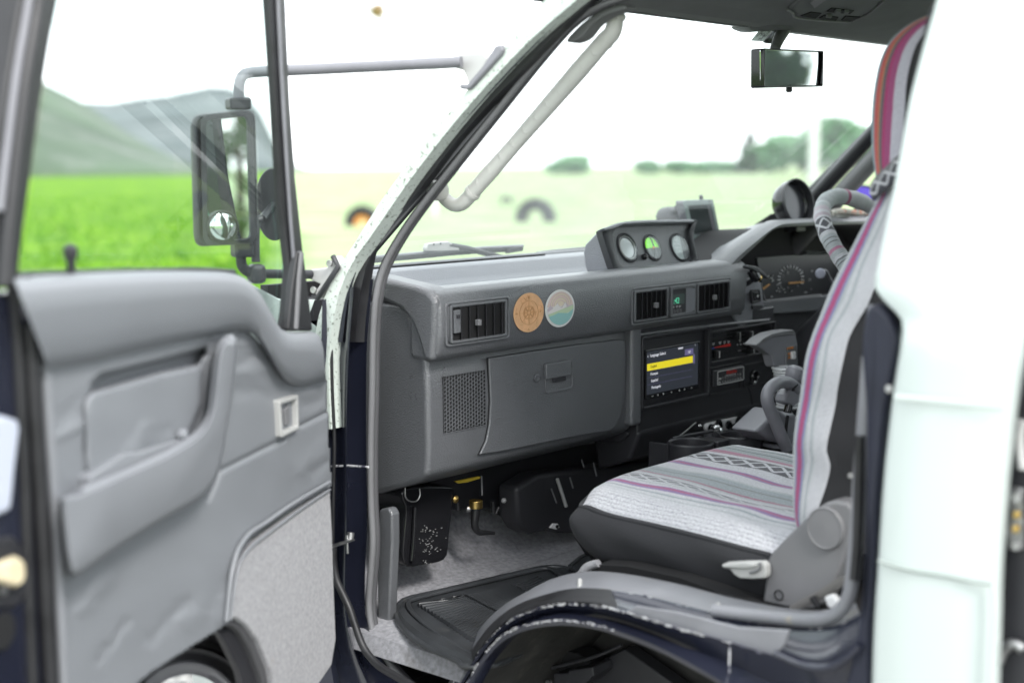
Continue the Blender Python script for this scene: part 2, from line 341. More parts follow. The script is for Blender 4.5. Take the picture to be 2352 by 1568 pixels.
def fabric(name, stops, xo=None, dots=None, usc=1.0, uper=.02, sx=1.0, more=None):
    """woven stripes: colour from UV.x (stops), an XO chain where xo=(centre, halfwidth), small flecks where dots"""
    m = bpy.data.materials.new(name); m.use_nodes = True; nt = m.node_tree; b = nt.nodes['Principled BSDF']; N, L = nt.nodes.new, nt.links.new
    b.inputs['Roughness'].default_value = .9; b.inputs['Sheen Weight'].default_value = .3
    uv = N('ShaderNodeUVMap'); sp = N('ShaderNodeSeparateXYZ'); L(uv.outputs[0], sp.inputs[0])
    def mth(op, a, bb=None, c=None):
        x = N('ShaderNodeMath'); x.operation = op
        for i, v in enumerate((a, bb, c)):
            if v is None: continue
            if hasattr(v, 'name'): L(v, x.inputs[i])
            else: x.inputs[i].default_value = v
        return x.outputs[0]
    nz = N('ShaderNodeTexNoise'); nz.inputs['Scale'].default_value = 90*sx; nz.inputs['Detail'].default_value = 2; L(uv.outputs[0], nz.inputs[0])
    u = mth('MULTIPLY_ADD', mth('SUBTRACT', nz.outputs[0], .5), .006*usc, sp.outputs[0])
    if len(stops) > 30 and not more: more = [(0, stops[0][1])]+stops[30:]; stops = stops[:30]
    cr = N('ShaderNodeValToRGB'); cr.color_ramp.interpolation = 'CONSTANT'; L(mth('DIVIDE', u, usc), cr.inputs[0])
    el = cr.color_ramp.elements
    while len(el) > 1: el.remove(el[-1])
    el[0].position = 0; el[0].color = (*stops[0][1], 1)
    for p, c in stops[1:]:
        e = el.new(min(p/usc, 1)); e.color = (*c, 1)
    col = cr.outputs[0]
    if more:                                             # a second ramp carries the stripes beyond the first one's limit
        c2 = N('ShaderNodeValToRGB'); c2.color_ramp.interpolation = 'CONSTANT'; L(mth('DIVIDE', u, usc), c2.inputs[0]); e2 = c2.color_ramp.elements
        while len(e2) > 1: e2.remove(e2[-1])
        e2[0].position = 0; e2[0].color = (*more[0][1], 1)
        for p, c in more[1:]:
            e = e2.new(min(p/usc, 1)); e.color = (*c, 1)
        mm = N('ShaderNodeMixRGB'); L(mth('GREATER_THAN', u, more[1][0]), mm.inputs[0]); L(col, mm.inputs[1]); L(c2.outputs[0], mm.inputs[2]); col = mm.outputs[0]
    tri = mth('PINGPONG', sp.outputs[1], uper)           # 0..uper along the stripe
    tri = mth('DIVIDE', tri, uper)
    for c0, hw, fg in (xo or []):
        a = mth('ABSOLUTE', mth('DIVIDE', mth('SUBTRACT', sp.outputs[0], c0), hw))
        line = mth('LESS_THAN', mth('ABSOLUTE', mth('SUBTRACT', mth('MULTIPLY', a, 1.25), tri)), .24)
        inb = mth('LESS_THAN', a, .86); mk = mth('MULTIPLY', line, inb)
        mx = N('ShaderNodeMixRGB'); L(mk, mx.inputs[0]); L(col, mx.inputs[1]); mx.inputs[2].default_value = (*fg, 1); col = mx.outputs[0]
    for c0, hw, fg in (dots or []):
        a = mth('ABSOLUTE', mth('DIVIDE', mth('SUBTRACT', sp.outputs[0], c0), hw))
        vo = N('ShaderNodeTexVoronoi'); vo.inputs['Scale'].default_value = 150*sx; L(uv.outputs[0], vo.inputs[0])
        mk = mth('MULTIPLY', mth('LESS_THAN', vo.outputs['Distance'], .2), mth('LESS_THAN', a, 1))
        mx = N('ShaderNodeMixRGB'); L(mth('MULTIPLY', mk, .5), mx.inputs[0]); L(col, mx.inputs[1]); mx.inputs[2].default_value = (*fg, 1); col = mx.outputs[0]
    # fine ribs running with the stripes, broken up by the weave
    rb = mth('LESS_THAN', mth('PINGPONG', mth('MULTIPLY_ADD', nz.outputs[0], .004*usc, u), .0032*max(1, usc*1.1) if usc > .9 else .0032), .0011*max(1, usc*1.1) if usc > .9 else .0011)
    cn = N('ShaderNodeTexNoise'); cn.inputs['Scale'].default_value = 60*sx; cn.inputs['Detail'].default_value = 3; L(uv.outputs[0], cn.inputs[0])
    rk = mth('MULTIPLY', rb, mth('MULTIPLY', cn.outputs[0], .6)); mr0 = N('ShaderNodeMixRGB'); L(rk, mr0.inputs[0]); L(col, mr0.inputs[1]); mr0.inputs[2].default_value = (.10, .10, .13, 1); col = mr0.outputs[0]
    # thread-to-thread variation
    wv = N('ShaderNodeTexNoise'); wv.inputs['Scale'].default_value = 420*sx; wv.inputs['Detail'].default_value = 1; L(uv.outputs[0], wv.inputs[0])
    mr = N('ShaderNodeMapRange'); mr.inputs[1].default_value = .3; mr.inputs[2].default_value = .7; mr.inputs[3].default_value = .58; mr.inputs[4].default_value = 1.18; L(wv.outputs[0], mr.inputs[0])
    sc = N('ShaderNodeVectorMath'); sc.operation = 'SCALE'; L(col, sc.inputs[0]); L(mr.outputs[0], sc.inputs['Scale']); L(sc.outputs[0], b.inputs['Base Color'])
    bp = N('ShaderNodeBump'); bp.inputs['Strength'].default_value = .5; bp.inputs['Distance'].default_value = .001; L(wv.outputs[0], bp.inputs['Height']); L(bp.outputs[0], b.inputs['Normal'])
    return m
W = (.50, .505, .53); LG = (.36, .39, .40); GG = (.27, .31, .31); DK = (.035, .035, .045); MG = (.34, .035, .14); PU = (.20, .11, .29); BL = (.18, .18, .34); WN = (.30, .10, .17)
# ============================================================ THE LAND
def gmat():
    m = bpy.data.materials.new('meadow_ground'); m.use_nodes = True; nt = m.node_tree; b = nt.nodes['Principled BSDF']; N, L = nt.nodes.new, nt.links.new
    b.inputs['Roughness'].default_value = .95; b.inputs['Specular IOR Level'].default_value = .15
    g = N('ShaderNodeNewGeometry'); sp = N('ShaderNodeSeparateXYZ'); L(g.outputs['Position'], sp.inputs[0])
    # lush meadow to the front left, paler elsewhere: overexposed brightness put into the colour
    s = N('ShaderNodeMath'); s.operation = 'MULTIPLY_ADD'; L(sp.outputs[1], s.inputs[0]); s.inputs[1].default_value = -.825; L(sp.outputs[0], s.inputs[2])
    n = N('ShaderNodeTexNoise'); n.inputs['Scale'].default_value = .12; n.inputs['Detail'].default_value = 6; L(g.outputs['Position'], n.inputs[0])
    a = N('ShaderNodeMath'); a.operation = 'MULTIPLY_ADD'; L(n.outputs[0], a.inputs[0]); a.inputs[1].default_value = 3; L(s.outputs[0], a.inputs[2])
    mr = N('ShaderNodeMapRange'); mr.inputs[1].default_value = .9; mr.inputs[2].default_value = 2.1; L(a.outputs[0], mr.inputs[0])
    n2 = N('ShaderNodeTexNoise'); n2.inputs['Scale'].default_value = .5; n2.inputs['Detail'].default_value = 9; L(g.outputs['Position'], n2.inputs[0])
    c1 = N('ShaderNodeValToRGB'); L(n2.outputs[0], c1.inputs[0]); e = c1.color_ramp.elements
    e[0].position = .32; e[0].color = (.055, .17, .008, 1); e[1].position = .68; e[1].color = (.21, .37, .01, 1)
    c2 = N('ShaderNodeValToRGB'); L(n2.outputs[0], c2.inputs[0]); e = c2.color_ramp.elements
    e[0].position = .3; e[0].color = (.21, .33, .14, 1); e[1].position = .7; e[1].color = (.42, .46, .29, 1)
    mx = N('ShaderNodeMixRGB'); L(mr.outputs[0], mx.inputs[0]); L(c1.outputs[0], mx.inputs[1]); L(c2.outputs[0], mx.inputs[2])
    ln = N('ShaderNodeVectorMath'); ln.operation = 'LENGTH'; L(g.outputs['Position'], ln.inputs[0])      # grey ground added round the van to cut green bounce light
    m3 = N('ShaderNodeMapRange'); m3.inputs[1].default_value = 9; m3.inputs[2].default_value = 11.5; L(ln.outputs['Value'], m3.inputs[0])
    n4 = N('ShaderNodeTexNoise'); n4.inputs['Scale'].default_value = 30; n4.inputs['Detail'].default_value = 6; L(g.outputs['Position'], n4.inputs[0])
    c4 = N('ShaderNodeValToRGB'); L(n4.outputs[0], c4.inputs[0]); e = c4.color_ramp.elements
    e[0].position = .35; e[0].color = (.16, .16, .155, 1); e[1].position = .65; e[1].color = (.36, .355, .34, 1)
    my = N('ShaderNodeMixRGB'); L(m3.outputs[0], my.inputs[0]); L(c4.outputs[0], my.inputs[1]); L(mx.outputs[0], my.inputs[2]); L(my.outputs[0], b.inputs['Base Color'])
    n3 = N('ShaderNodeTexNoise'); n3.inputs['Scale'].default_value = 14; L(g.outputs['Position'], n3.inputs[0])
    bp = N('ShaderNodeBump'); bp.inputs['Distance'].default_value = .1; L(n3.outputs[0], bp.inputs['Height']); L(bp.outputs[0], b.inputs['Normal'])
    return m
def polar_sheet(name, rs, hfun, mat, a0=0, a1=360, na=180):
    bm = bmesh.new(); G = []
    for r in rs:
        row = []
        for i in range(na+1):
            a = R(a0+(a1-a0)*i/na); x, y = r*math.sin(a), r*math.cos(a); row.append(bm.verts.new((x, y, hfun(x, y, r, math.degrees(a)))))
        G.append(row)
    for A, B in zip(G, G[1:]):
        for i in range(na): bm.faces.new((A[i], A[i+1], B[i+1], B[i]))
    me = bpy.data.meshes.new(name); bm.normal_update(); bm.to_mesh(me); bm.free(); me.shade_smooth()
    me.materials.append(mat); o = bpy.data.objects.new(name, me); COL.objects.link(o); o['kind'] = 'structure'; return o
GM = gmat()
def gh(x, y, r, a):
    return 0 if r < 12 else .12*noise.noise(V((x*.05, y*.05, 0)))*min(1, (r-12)/30)
polar_sheet('ground', [.01, 1, 3, 6, 10, 14, 20, 28, 40, 60, 90, 140, 220, 350, 600, 1000, 1800, 3200], gh, GM)
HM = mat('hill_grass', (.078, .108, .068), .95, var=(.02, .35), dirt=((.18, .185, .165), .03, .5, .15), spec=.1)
def azi(u): return 48.7+math.degrees(math.atan((u-1176)/FP))
def ridge(name, pts, r0, r1, rback, seed, mat_):
    az = [azi(u) for u, v in pts]; el = [math.tan(math.atan((784-v)/FP)-R(7.0)) for u, v in pts]
    a0, a1 = az[0], az[-1]
    def elev(a):
        for i in range(len(az)-1):
            if az[i] <= a <= az[i+1]:
                t = (a-az[i])/(az[i+1]-az[i]); return el[i]*(1-t)+el[i+1]*t
        return 0
    def hf(x, y, r, a):
        e = elev(a)*r1; t = (r-r0)/(r1-r0)
        s = max(0, min(1, t)) if r <= r1 else max(0, 1-(r-r1)/(rback-r1))
        s = s**.8
        rug = noise.fractal(V((x*.006+seed, y*.006, 0)), 1.0, 2.0, 5)
        gul = abs(noise.noise(V((a*.45+seed, r*.001, 0))))
        return max(-1, e*s*(1+.10*rug*(1-.5*s)-.22*gul*(1-s)*s*2)+1.5*(1 if s else -.6))
    rs = [r0+(r1-r0)*i/30 for i in range(31)]+[r1+(rback-r1)*i/10 for i in range(1, 11)]
    return polar_sheet(name, rs, hf, mat_, a0, a1, 260)
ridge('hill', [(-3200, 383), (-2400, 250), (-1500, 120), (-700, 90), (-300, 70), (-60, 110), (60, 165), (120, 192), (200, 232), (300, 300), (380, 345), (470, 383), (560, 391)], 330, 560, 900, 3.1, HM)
HM2 = mat('hazy_far_hill', (.12, .135, .138), .95, var=(.012, .3), dirt=((.22, .225, .23), .02, .5, .2), spec=.1)  # distance haze mixed into the far hill's greyer colour
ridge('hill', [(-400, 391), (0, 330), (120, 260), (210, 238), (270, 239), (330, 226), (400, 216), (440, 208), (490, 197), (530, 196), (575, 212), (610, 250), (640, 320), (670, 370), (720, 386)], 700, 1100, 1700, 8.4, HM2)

# foliage ------------------------------------------------------
def leafmat(name, c0, c1):
    m = mat(name, c0, .7, spec=.2); nt = m.node_tree; b = nt.nodes['Principled BSDF']
    oi = nt.nodes.new('ShaderNodeTexNoise'); oi.inputs['Scale'].default_value = .9; tc = nt.nodes.new('ShaderNodeTexCoord'); nt.links.new(tc.outputs['Object'], oi.inputs[0])
    cr = nt.nodes.new('ShaderNodeValToRGB'); cr.color_ramp.elements[0].position = .35; cr.color_ramp.elements[1].position = .65
    cr.color_ramp.elements[0].color = (*c0, 1); cr.color_ramp.elements[1].color = (*c1, 1); nt.links.new(oi.outputs[0], cr.inputs[0]); nt.links.new(cr.outputs[0], b.inputs['Base Color'])
    return m
LF1 = leafmat('spruce_leaves', (.025, .055, .03), (.05, .10, .045)); LF2 = leafmat('broad_leaves', (.05, .11, .03), (.11, .19, .05)); LF3 = leafmat('pale_leaves', (.09, .23, .11), (.17, .36, .16))
BK = mat('bark', (.09, .07, .05), .9, var=(6, .3))
def tree(label, x, y, h, w, kind, group, leaf, n=1400, z0=0.0, seed=0, lsz=.03):
    rnd = random.Random(seed); t = thing('spruce_tree' if kind == 'spruce' else ('poplar_tree' if kind == 'poplar' else 'broadleaf_tree'), label, 'tree', (x, y, z0), group)
    bm = bmesh.new(); b_tube(bm, [V((x, y, z0)), V((x+.02*w, y, z0+h*.35)), V((x, y+.03*w, z0+h*.7)), V((x, y, z0+h*.93))], [w*.05, w*.038, w*.02, w*.006], 8)
    for k in range(9):
        a = rnd.uniform(0, 6.28); zz = z0+h*rnd.uniform(.3, .75); l = w*rnd.uniform(.2, .38)
        b_tube(bm, [V((x, y, zz)), V((x+math.cos(a)*l*.5, y+math.sin(a)*l*.5, zz+l*.35)), V((x+math.cos(a)*l, y+math.sin(a)*l, zz+l*.8))], [w*.015, w*.01, w*.004], 5)
    finish('trunk', bm, BK, t, stuff=False)
    bm = bmesh.new(); cl = []
    for k in range(26):
        a = rnd.uniform(0, 6.28); f = rnd.random()
        if kind == 'spruce': zz = .08+.9*f; rad = (1-f)*.5*rnd.uniform(.5, 1)
        elif kind == 'poplar': zz = .1+.88*f; rad = .42*math.sin(min(1, f*1.5+.15)*math.pi*.62)*rnd.uniform(.2, .9)
        else: zz = .28+.66*f; rad = .46*math.sqrt(max(0, 1-(2*f-.9)**2*.8))*rnd.uniform(.3, 1)
        cl.append((math.cos(a)*rad*w, math.sin(a)*rad*w, zz*h, (.2*(1.15-f) if kind == 'spruce' else .22)*w*rnd.uniform(.6, 1.2)))
    s = w*lsz
    for k in range(n):
        cx, cy, cz, cr = cl[rnd.randrange(26)]
        d = V((rnd.gauss(0, 1), rnd.gauss(0, 1), rnd.gauss(0, .8 if kind != 'poplar' else 1.8))); d = d.normalized()*cr*rnd.uniform(.3, 1.05)
        c = V((x+cx, y+cy, z0+cz))+d
        if kind == 'spruce' and (c-V((x, y, c.z))).length > (1-(c.z-z0)/h)*w*.56+.03*w: continue
        if c.z > z0+h: continue
        a = V((rnd.gauss(0, 1), rnd.gauss(0, 1), rnd.gauss(0, .6))).normalized(); b = a.orthogonal().normalized(); ss = s*rnd.uniform(.6, 1.5)
        bm.faces.new([bm.verts.new(p) for p in (c-a*ss, c+b*ss*.7, c+a*ss, c-b*ss*.7)])
    o = finish('crown', bm, leaf, t, smooth=0, stuff=True)
    return t
def ground_at(u, dist): a = R(azi(u)); return dist*math.sin(a), dist*math.cos(a)
# the far group of trees seen through the windscreen
G1 = 'distant trees across the field'
def far_tree(lab, u, vtop, vbase, wpx, kind, dist, leaf, seed, n=2600):
    x, y = ground_at(u, dist); cs = math.cos(R(azi(u)-48.7)); k = dist*cs/FP
    h = (vbase-vtop)*k*1.16; tree(lab, x, y, h, wpx*k*1.4, kind, G1, leaf, n, z0=dist*math.tan(R(7)-math.atan((vbase-784)/FP)*1.0)*-1+1.5-.2 if False else 0, seed=seed, lsz=.05)
for lab, u, vt, wp, kind, lf, sd in (
    ('pointed spruce at the left end of the far tree group', 1722, 303, 56, 'spruce', LF1, 1),
    ('low dark bushy tree beside the pointed spruce', 1758, 330, 70, 'round', LF3, 2),
    ('rounded mid green tree in the middle of the far group', 1800, 312, 66, 'round', LF3, 3),
    ('small bushy tree just left of the white utility pole', 1838, 320, 52, 'round', LF3, 4),
    ('tallest rounded tree right of the white utility pole', 1908, 280, 96, 'round', LF3, 5),
    ('rounded tree at the right end of the far group', 1966, 296, 74, 'round', LF3, 6),
    ('lone low bush on the horizon left of centre', 1318, 350, 60, 'round', LF3, 7),
    ('small low bush beside the lone one on the horizon', 1275, 362, 34, 'round', LF3, 8),
    ('faint low tree on the horizon above the gauge pod', 1490, 360, 44, 'round', LF3, 9),
    ('low bush on the horizon left of the pointed spruce', 1640, 364, 70, 'round', LF3, 12),
    ('dark bushy tree behind the white utility pole', 1872, 312, 70, 'round', LF3, 13),
    ('very small faint tree right of the horizon tree above the gauge pod', 1560, 362, 54, 'round', LF3, 10)):
    far_tree(lab, u, vt, 388, wp, kind, 260, lf, sd)
# trees behind and beside the van, seen in the mirrors
G2 = 'tall trees behind the van'
for i, (x, y, h, w_, kd, lf, lab) in enumerate((
    (4.5, -19, 14, 5, 'poplar', LF1, 'dark poplar rising behind the white van'),
    (-9, -12, 12, 5, 'poplar', LF2, 'poplar standing far behind the open door'))):
    tree(lab, x, y, h, w_, kd, G2, lf, 1500, seed=40+i)
# meadow grass tufts in view of the window
bm = bmesh.new(); rg = random.Random(5)
for k in range(16000):
    az_ = R(rg.uniform(-50, 39.0)); d = 16+rg.random()**1.2*70; x, y = d*math.sin(az_), d*math.cos(az_); hh = rg.uniform(.08, .2)
    for j in range(2):
        a = rg.uniform(0, 6.28); dx, dy = math.cos(a)*.05, math.sin(a)*.05
        bm.faces.new([bm.verts.new(p) for p in ((x-dx, y-dy, -.02), (x+dx, y+dy, -.02), (x+rg.uniform(-.1, .1), y+rg.uniform(-.1, .1), hh))])
me = bpy.data.meshes.new('meadow_grass'); bm.to_mesh(me); bm.free(); me.materials.append(leafmat('grass_blades', (.07, .20, .01), (.19, .38, .012)))
o = bpy.data.objects.new('meadow_grass', me); COL.objects.link(o); tag(o, 'bright green meadow grass growing beyond the open door', 'grass'); o['kind'] = 'stuff'

# half buried tractor tyres and a utility pole in the field
def buried(u, v, dpx, dist, label, rim):
    x, y = ground_at(u, dist); r = dpx/2*dist/FP; t = thing('half_buried_tyre', label, 'tyre', (x, y, 0), 'old tyres set upright in the field')
    vd = V((x, y, 0)).normalized(); ax = (vd*.9+V((vd.y, -vd.x, 0))*.35).normalized()
    lathe('tyre', V((x, y, .05*r)), ax, [(r*(.62 if rim else .45), -.2*r), (r*.9, -.24*r), (r, -.16*r), (r*1.02, 0), (r, .16*r), (r*.9, .24*r), (r*(.62 if rim else .45), .2*r), (r*.44, 0), (r*(.62 if rim else .45), -.2*r)], M['tread'], t, 40)
    if rim: lathe('rim', V((x, y, .05*r)), ax, [(r*.6, -.12*r), (r*.55, -.05*r), (r*.2, 0)], M['orangep'], t, 32)
buried(1232, 482, 96, 40, 'dark old tyre set upright in the pale field beyond the windscreen', False)
buried(836, 500, 84, 38, 'old tyre with an orange inside left of the windscreen pillar', True)
buried(1166, 432, 30, 60, 'smallest and farthest of the old tyres in the field', False)
PW = mat('pale_pole_paint', (.62, .64, .62), .6)
def upole(u, dist, wpx, ztop, label, arms):
    x, y = ground_at(u, dist); t = thing('utility_pole', label, 'pole', (x, y, 0), 'poles standing in the field'); r = wpx/2*dist/FP
    tube('pole', [V((x, y, 0)), V((x, y, ztop))], r, PW, t, 12)
    if arms: obox('crossarm', V((x, y, ztop-.25*dist/40)), XX, YY, Z, (r*16, r*1.6, r*1.4), PW, t)
    return x, y
upole(1866, 120, 24, 7.2, 'white square pole standing before the far trees', False)
x, y = upole(1002, 45, 12, 5.0, 'slim pale pole left of the windscreen pillar', True)
x2, y2 = ground_at(830, 24)
t = thing('overhead_wire', 'drooping overhead wire with a brown insulator above the mirror arm', 'wire', (x, y, 5))
tube('wire', [V((x, y, 4.9)), V(((x+x2)/2, (y+y2)/2, 4.5)), V((x2, y2, 4.28)), V((x2*.6-.8, y2*.6, 4.0))], .03, mat('wire_grey', (.12, .12, .11), .6), t, 6, res=16)
pi = hit((868, 34), (V((x2*1.06, y2*1.06, 0)), V((x2, y2, 0)).normalized()))
lathe('insulator', pi-V((0, 0, .06)), Z, [(.05, 0), (.15, .05), (.10, .1), (.15, .17), (.06, .25)], mat('brown_glaze', (.25, .17, .08), .3), t, 16, cap=True)

# ============================================================ THE VAN SHELL
van = thing('camper_van', 'white van with dark navy door surround, seen through its open front door', 'van', (2.35, 0, 0))
# --- A pillar, outside skin (rolls round towards the windscreen)
aL = q('C', (1120, -60), (900, 195), (640, 520), (430, 790), (310, 960), (215, 1130), (120, 1290), (60, 1420))+[(722, 800), (720, 900), (722, 980)]
aR = q('C', (1250, -30), (985, 200), (703, 505), (470, 800), (300, 1045), (205, 1180), (140, 1330), (100, 1568))+[(755, 860), (757, 920), (760, 985)]
cA, cB = sides(aR, -.010), sides(aL, .015)
cM = [(a+b)/2+V((-.018, 0, 0)) for a, b in zip(crs(cA, 24), crs(cB, 24))]
cA2 = [p+V((.03, .0, 0)) for p in crs(cA, 24)]; cB2 = [p+V((.06, .03, 0)) for p in crs(cB, 24)]
bm = bmesh.new(); b_loft(bm, [cA2, crs(cA, 24), cM, crs(cB, 24), cB2]); finish('pillar_skin', bm, M['wpil'], van, smooth=60)
# --- nose of the van below and ahead of the pillar
nose = [[(1.50, 1.80), (1.475, 1.81), (1.46, 1.84), (1.47, 2.0), (1.55, 2.17), (1.75, 2.23), (2.9, 2.23), (3.1, 2.17), (3.19, 2.0), (3.19, 1.6)],
        [(1.53, 1.80), (1.51, 1.81), (1.50, 1.83), (1.51, 1.87), (1.57, 1.965), (1.75, 2.0), (2.9, 2.0), (3.08, 1.965), (3.14, 1.87), (3.14, 1.6)]]
zz = [.42, .75, 1.0, 1.24]; rows = []
for z in zz:
    t_ = 0 if z < 1.0 else (z-1.0)/.24
    rows.append([V((a[0]*(1-t_)+b[0]*t_, a[1]*(1-t_)+b[1]*t_, z)) for a, b in zip(*nose)])
rows.append([V((p.x+.005, p.y-.02, 1.285)) for p in rows[-1]])
loft('nose_panel', rows, M['white'], van, 40, raw=False, solid=.004)
# --- windscreen: glass plane, frame, header
WB, WT = (1.93, 1.29), (1.36, 1.78)
def wplane(z): return WB[0]-(z-WB[1])*(WB[0]-WT[0])/(WT[1]-WB[1])
WPL = (V((0, WB[0], WB[1])), V((0, WT[1]-WB[1], WB[0]-WT[0])).normalized())
_a, _b = hit((800, 640), WPL), hit((1225, 150), WPL)
def _wz(z): return _a+(_b-_a)*((z-_a.z)/(_b.z-_a.z))
gq = [_wz(1.294), _wz(1.773), V((3.07, 1.368, 1.773)), V((3.13, 1.925, 1.294))]
bm = bmesh.new(); bm.faces.new([bm.verts.new(p) for p in gq]); wg = finish('windscreen', bm, M['gwind'], van, smooth=0)
tube('windscreen_gasket', gq, .009, M['rub'], van, 8, closed=True)
# --- navy jamb behind the door: pillar part and lower part
jl = q('C', (1245, -30), (980, 205), (698, 510), (465, 805), (295, 1050), (200, 1185), (135, 1335), (98, 1540))
jr = q('C', (1330, -10), (1180, 128), (950, 368), (700, 640), (540, 850), (400, 1000), (322, 1110), (285, 1300), (272, 1440), (268, 1540))
a_, b_ = crs(sides(jl, -.004), 24), crs(sides(jr, .035), 24)
mid1 = [p.lerp(r_, .42)+V((.028, 0, 0)) for p, r_ in zip(a_, b_)]; mid2 = [p.lerp(r_, .62)+V((.024, 0, 0)) for p, r_ in zip(a_, b_)]
bm = bmesh.new(); b_loft(bm, [[p.lerp(r_, k) for p, r_ in zip(crs(sides(jl, o_), 30), crs(sides(jr, o_), 30))] for k, o_ in ((0, -.004), (.12, .004), (.36, .008), (.40, .014), (.7, .018), (.8, .026), (1, .036))], mi=lambda i, j: 0 if i < 2 else 1); finish('door_jamb', bm, [M['navy'], M['rub']], van, smooth=60)
lowL = [(740, 690), (738, 780), (730, 900), (725, 1050), (722, 1200), (720, 1350), (722, 1480), (730, 1740)]
lowR = [(858, 640), (848, 730), (842, 820), (841, 1000), (843, 1200), (838, 1330), (843, 1430), (880, 1520), (960, 1620), (1040, 1740)]
ks = [(0, -.02), (.22, -.005), (.3, .012), (.52, .014), (.56, .004), (.62, .004), (.66, .028), (.92, .034), (1, .03)]
la, lb = crs(sides(lowL, 0), 28), crs(sides(lowR, 0), 28)
bm = bmesh.new(); b_loft(bm, [[p.lerp(r_, k) for p, r_ in zip(crs(sides(lowL, o_), 28), crs(sides(lowR, o_), 28))] for k, o_ in ks]); finish('door_jamb', bm, M['navy'], van, smooth=50)
tube('jamb_seam', sides([(752, 1071), (800, 1069), (846, 1072)], .006), .0018, M['scratch'], van, 8)
tube('jamb_edge_seal', sides([(760, 760), (763, 900), (768, 1010), (766, 1110), (764, 1250)], -.004), .003, M['rub'], van, 8, res=20)
# black sealing strip curving down to the sill
tube('sealing_strip', sides(q('G', (92, 640), (98, 780), (118, 880), (160, 970), (205, 1070), (245, 1190), (300, 1330), (390, 1440), (500, 1510), (640, 1590)), -.012), .0062, M['rub'], van, 10, res=40)
# grey inner trim + textured seal
sp_ = [(1440, -10), (1380, 12), (1318, 52), (1250, 126), (1150, 250), (1050, 375), (975, 470), (920, 550), (884, 620), (868, 690), (862, 780), (860, 900), (857, 1030), (858, 1150), (862, 1240), (857, 1320), (853, 1390), (862, 1450), (888, 1505), (935, 1560), (975, 1600)]
tube('door_seal', sides([(u-6, v+1) for u, v in sp_], .04), .0056, M['trim'], van, 12, res=90)
tube('inner_trim_strip', sides([(u+4, v+2) for u, v in sp_], .050), .0054, M['seal'], van, 12, res=90)
tube('door_seal_lip', sides([(u-13, v+1) for u, v in sp_[:10]], .036), .002, M['rub'], van, 8, res=60)
# inner pillar trim where the top grip bolts on
prism('pillar_trim', sides(q('C', (1160, 190), (1225, 175), (1270, 120), (1330, 75), (1400, 50), (1440, 40), (1420, 20), (1330, 40), (1230, 110)), .055), (.03, 0, 0), M['liner'], van, bevel=.004, rnd=30)
# --- roof, headliner, header
roof = [[V((1.58, 1.42, 1.79)), V((1.58, -2.2, 1.84))], [V((1.66, 1.40, 1.87)), V((1.66, -2.2, 1.91))], [V((1.9, 1.34, 1.93)), V((1.9, -2.25, 1.96))], [V((2.35, 1.30, 1.95)), V((2.35, -2.25, 1.985))],
        [V((2.8, 1.34, 1.93)), V((2.8, -2.25, 1.96))], [V((3.04, 1.40, 1.87)), V((3.04, -2.2, 1.91))], [V((3.12, 1.42, 1.79)), V((3.12, -2.2, 1.84))]]
loft('roof', roof, M['white'], van, 14, solid=.01)
# headliner underside: header roll at the windscreen then up to the ceiling
hp = [(1.425, 1.765), (1.385, 1.745), (1.34, 1.748), (1.27, 1.758), (1.16, 1.80), (1.0, 1.83), (.5, 1.85), (-2.2, 1.87), (-2.2, 1.885), (1.0, 1.86), (1.3, 1.84), (1.44, 1.80)]
sweepx('headliner', hp, 1.60, 3.10, M['liner'], van, bevel=.006, smooth=60)
tube('header_seal', [V((1.62, 1.405, 1.752)), V((3.08, 1.405, 1.752))], .007, M['rub'], van, 8)
# --- floor, toe board, engine hump
for n_, p_ in (('floor_carpet', [(1.565, 1.30), (3.12, 1.30), (3.12, 1.76), (1.565, 1.76)]),):
    prism(n_, [V((a, max(b, 1.41), .755)) for a, b in p_], (0, 0, -.02), M['carpet'], van)
# rounded sill of carpet at the step
loft('step_carpet', [[V((1.515, 1.43, .72)), V((1.515, 1.8, .72))], [V((1.525, 1.43, .748)), V((1.525, 1.8, .748))], [V((1.55, 1.42, .757)), V((1.55, 1.8, .757))], [V((1.60, 1.41, .757)), V((1.60, 1.8, .757))]], M['carpet'], van, 12)
loft('toe_board', [[V((1.57, 1.70, .756)), V((3.1, 1.70, .756))], [V((1.57, 1.76, .765)), V((3.1, 1.76, .765))], [V((1.57, 1.83, .81)), V((3.1, 1.83, .81))], [V((1.57, 1.89, .90)), V((3.1, 1.89, .90))], [V((1.57, 1.92, 1.1)), V((3.1, 1.92, 1.1))]], M['carpet'], van, 20)
box('firewall', (1.56, 1.93, .5), (3.14, 1.95, 1.30), M['void'], van)
box('underfloor', (1.56, -2.1, .42), (3.14, 1.95, .50), M['under'], van)
# --- right hand side, far from the camera
def rwall(y0, y1, z0, z1, nm='side_panel', mt='white'): return box(nm, (3.13, y0, z0), (3.17, y1, z1), M[mt], van, bevel=.004)
rwall(-2.2, 1.95, .45, 1.28); rwall(-2.2, 1.40, 1.74, 1.84); rwall(.50, .62, 1.28, 1.74); rwall(-.75, -.63, 1.28, 1.74); rwall(-2.2, -1.95, 1.28, 1.74)
box('door_trim', (3.10, .62, .76), (3.129, 1.60, 1.27), M['vinyl'], van, bevel=.006)
for y0, y1 in ((.62, 1.42), (-.63, .5), (-1.95, -.75)): box('side_window', (3.145, y0, 1.28), (3.149, y1, 1.74), M['gback'], van)
RP = [(3.105, 1.86, 1.30), (3.10, 1.70, 1.46), (3.085, 1.55, 1.60), (3.07, 1.40, 1.76)]
tube('right_pillar', [V(p) for p in RP], .017, M['black'], van, 10, flat=1.5, up=XX)
tube('right_pillar_trim', [V(p)+V((-.005, -.06, -.005)) for p in RP], .022, M['trim'], van, 10, flat=1.2, up=XX)
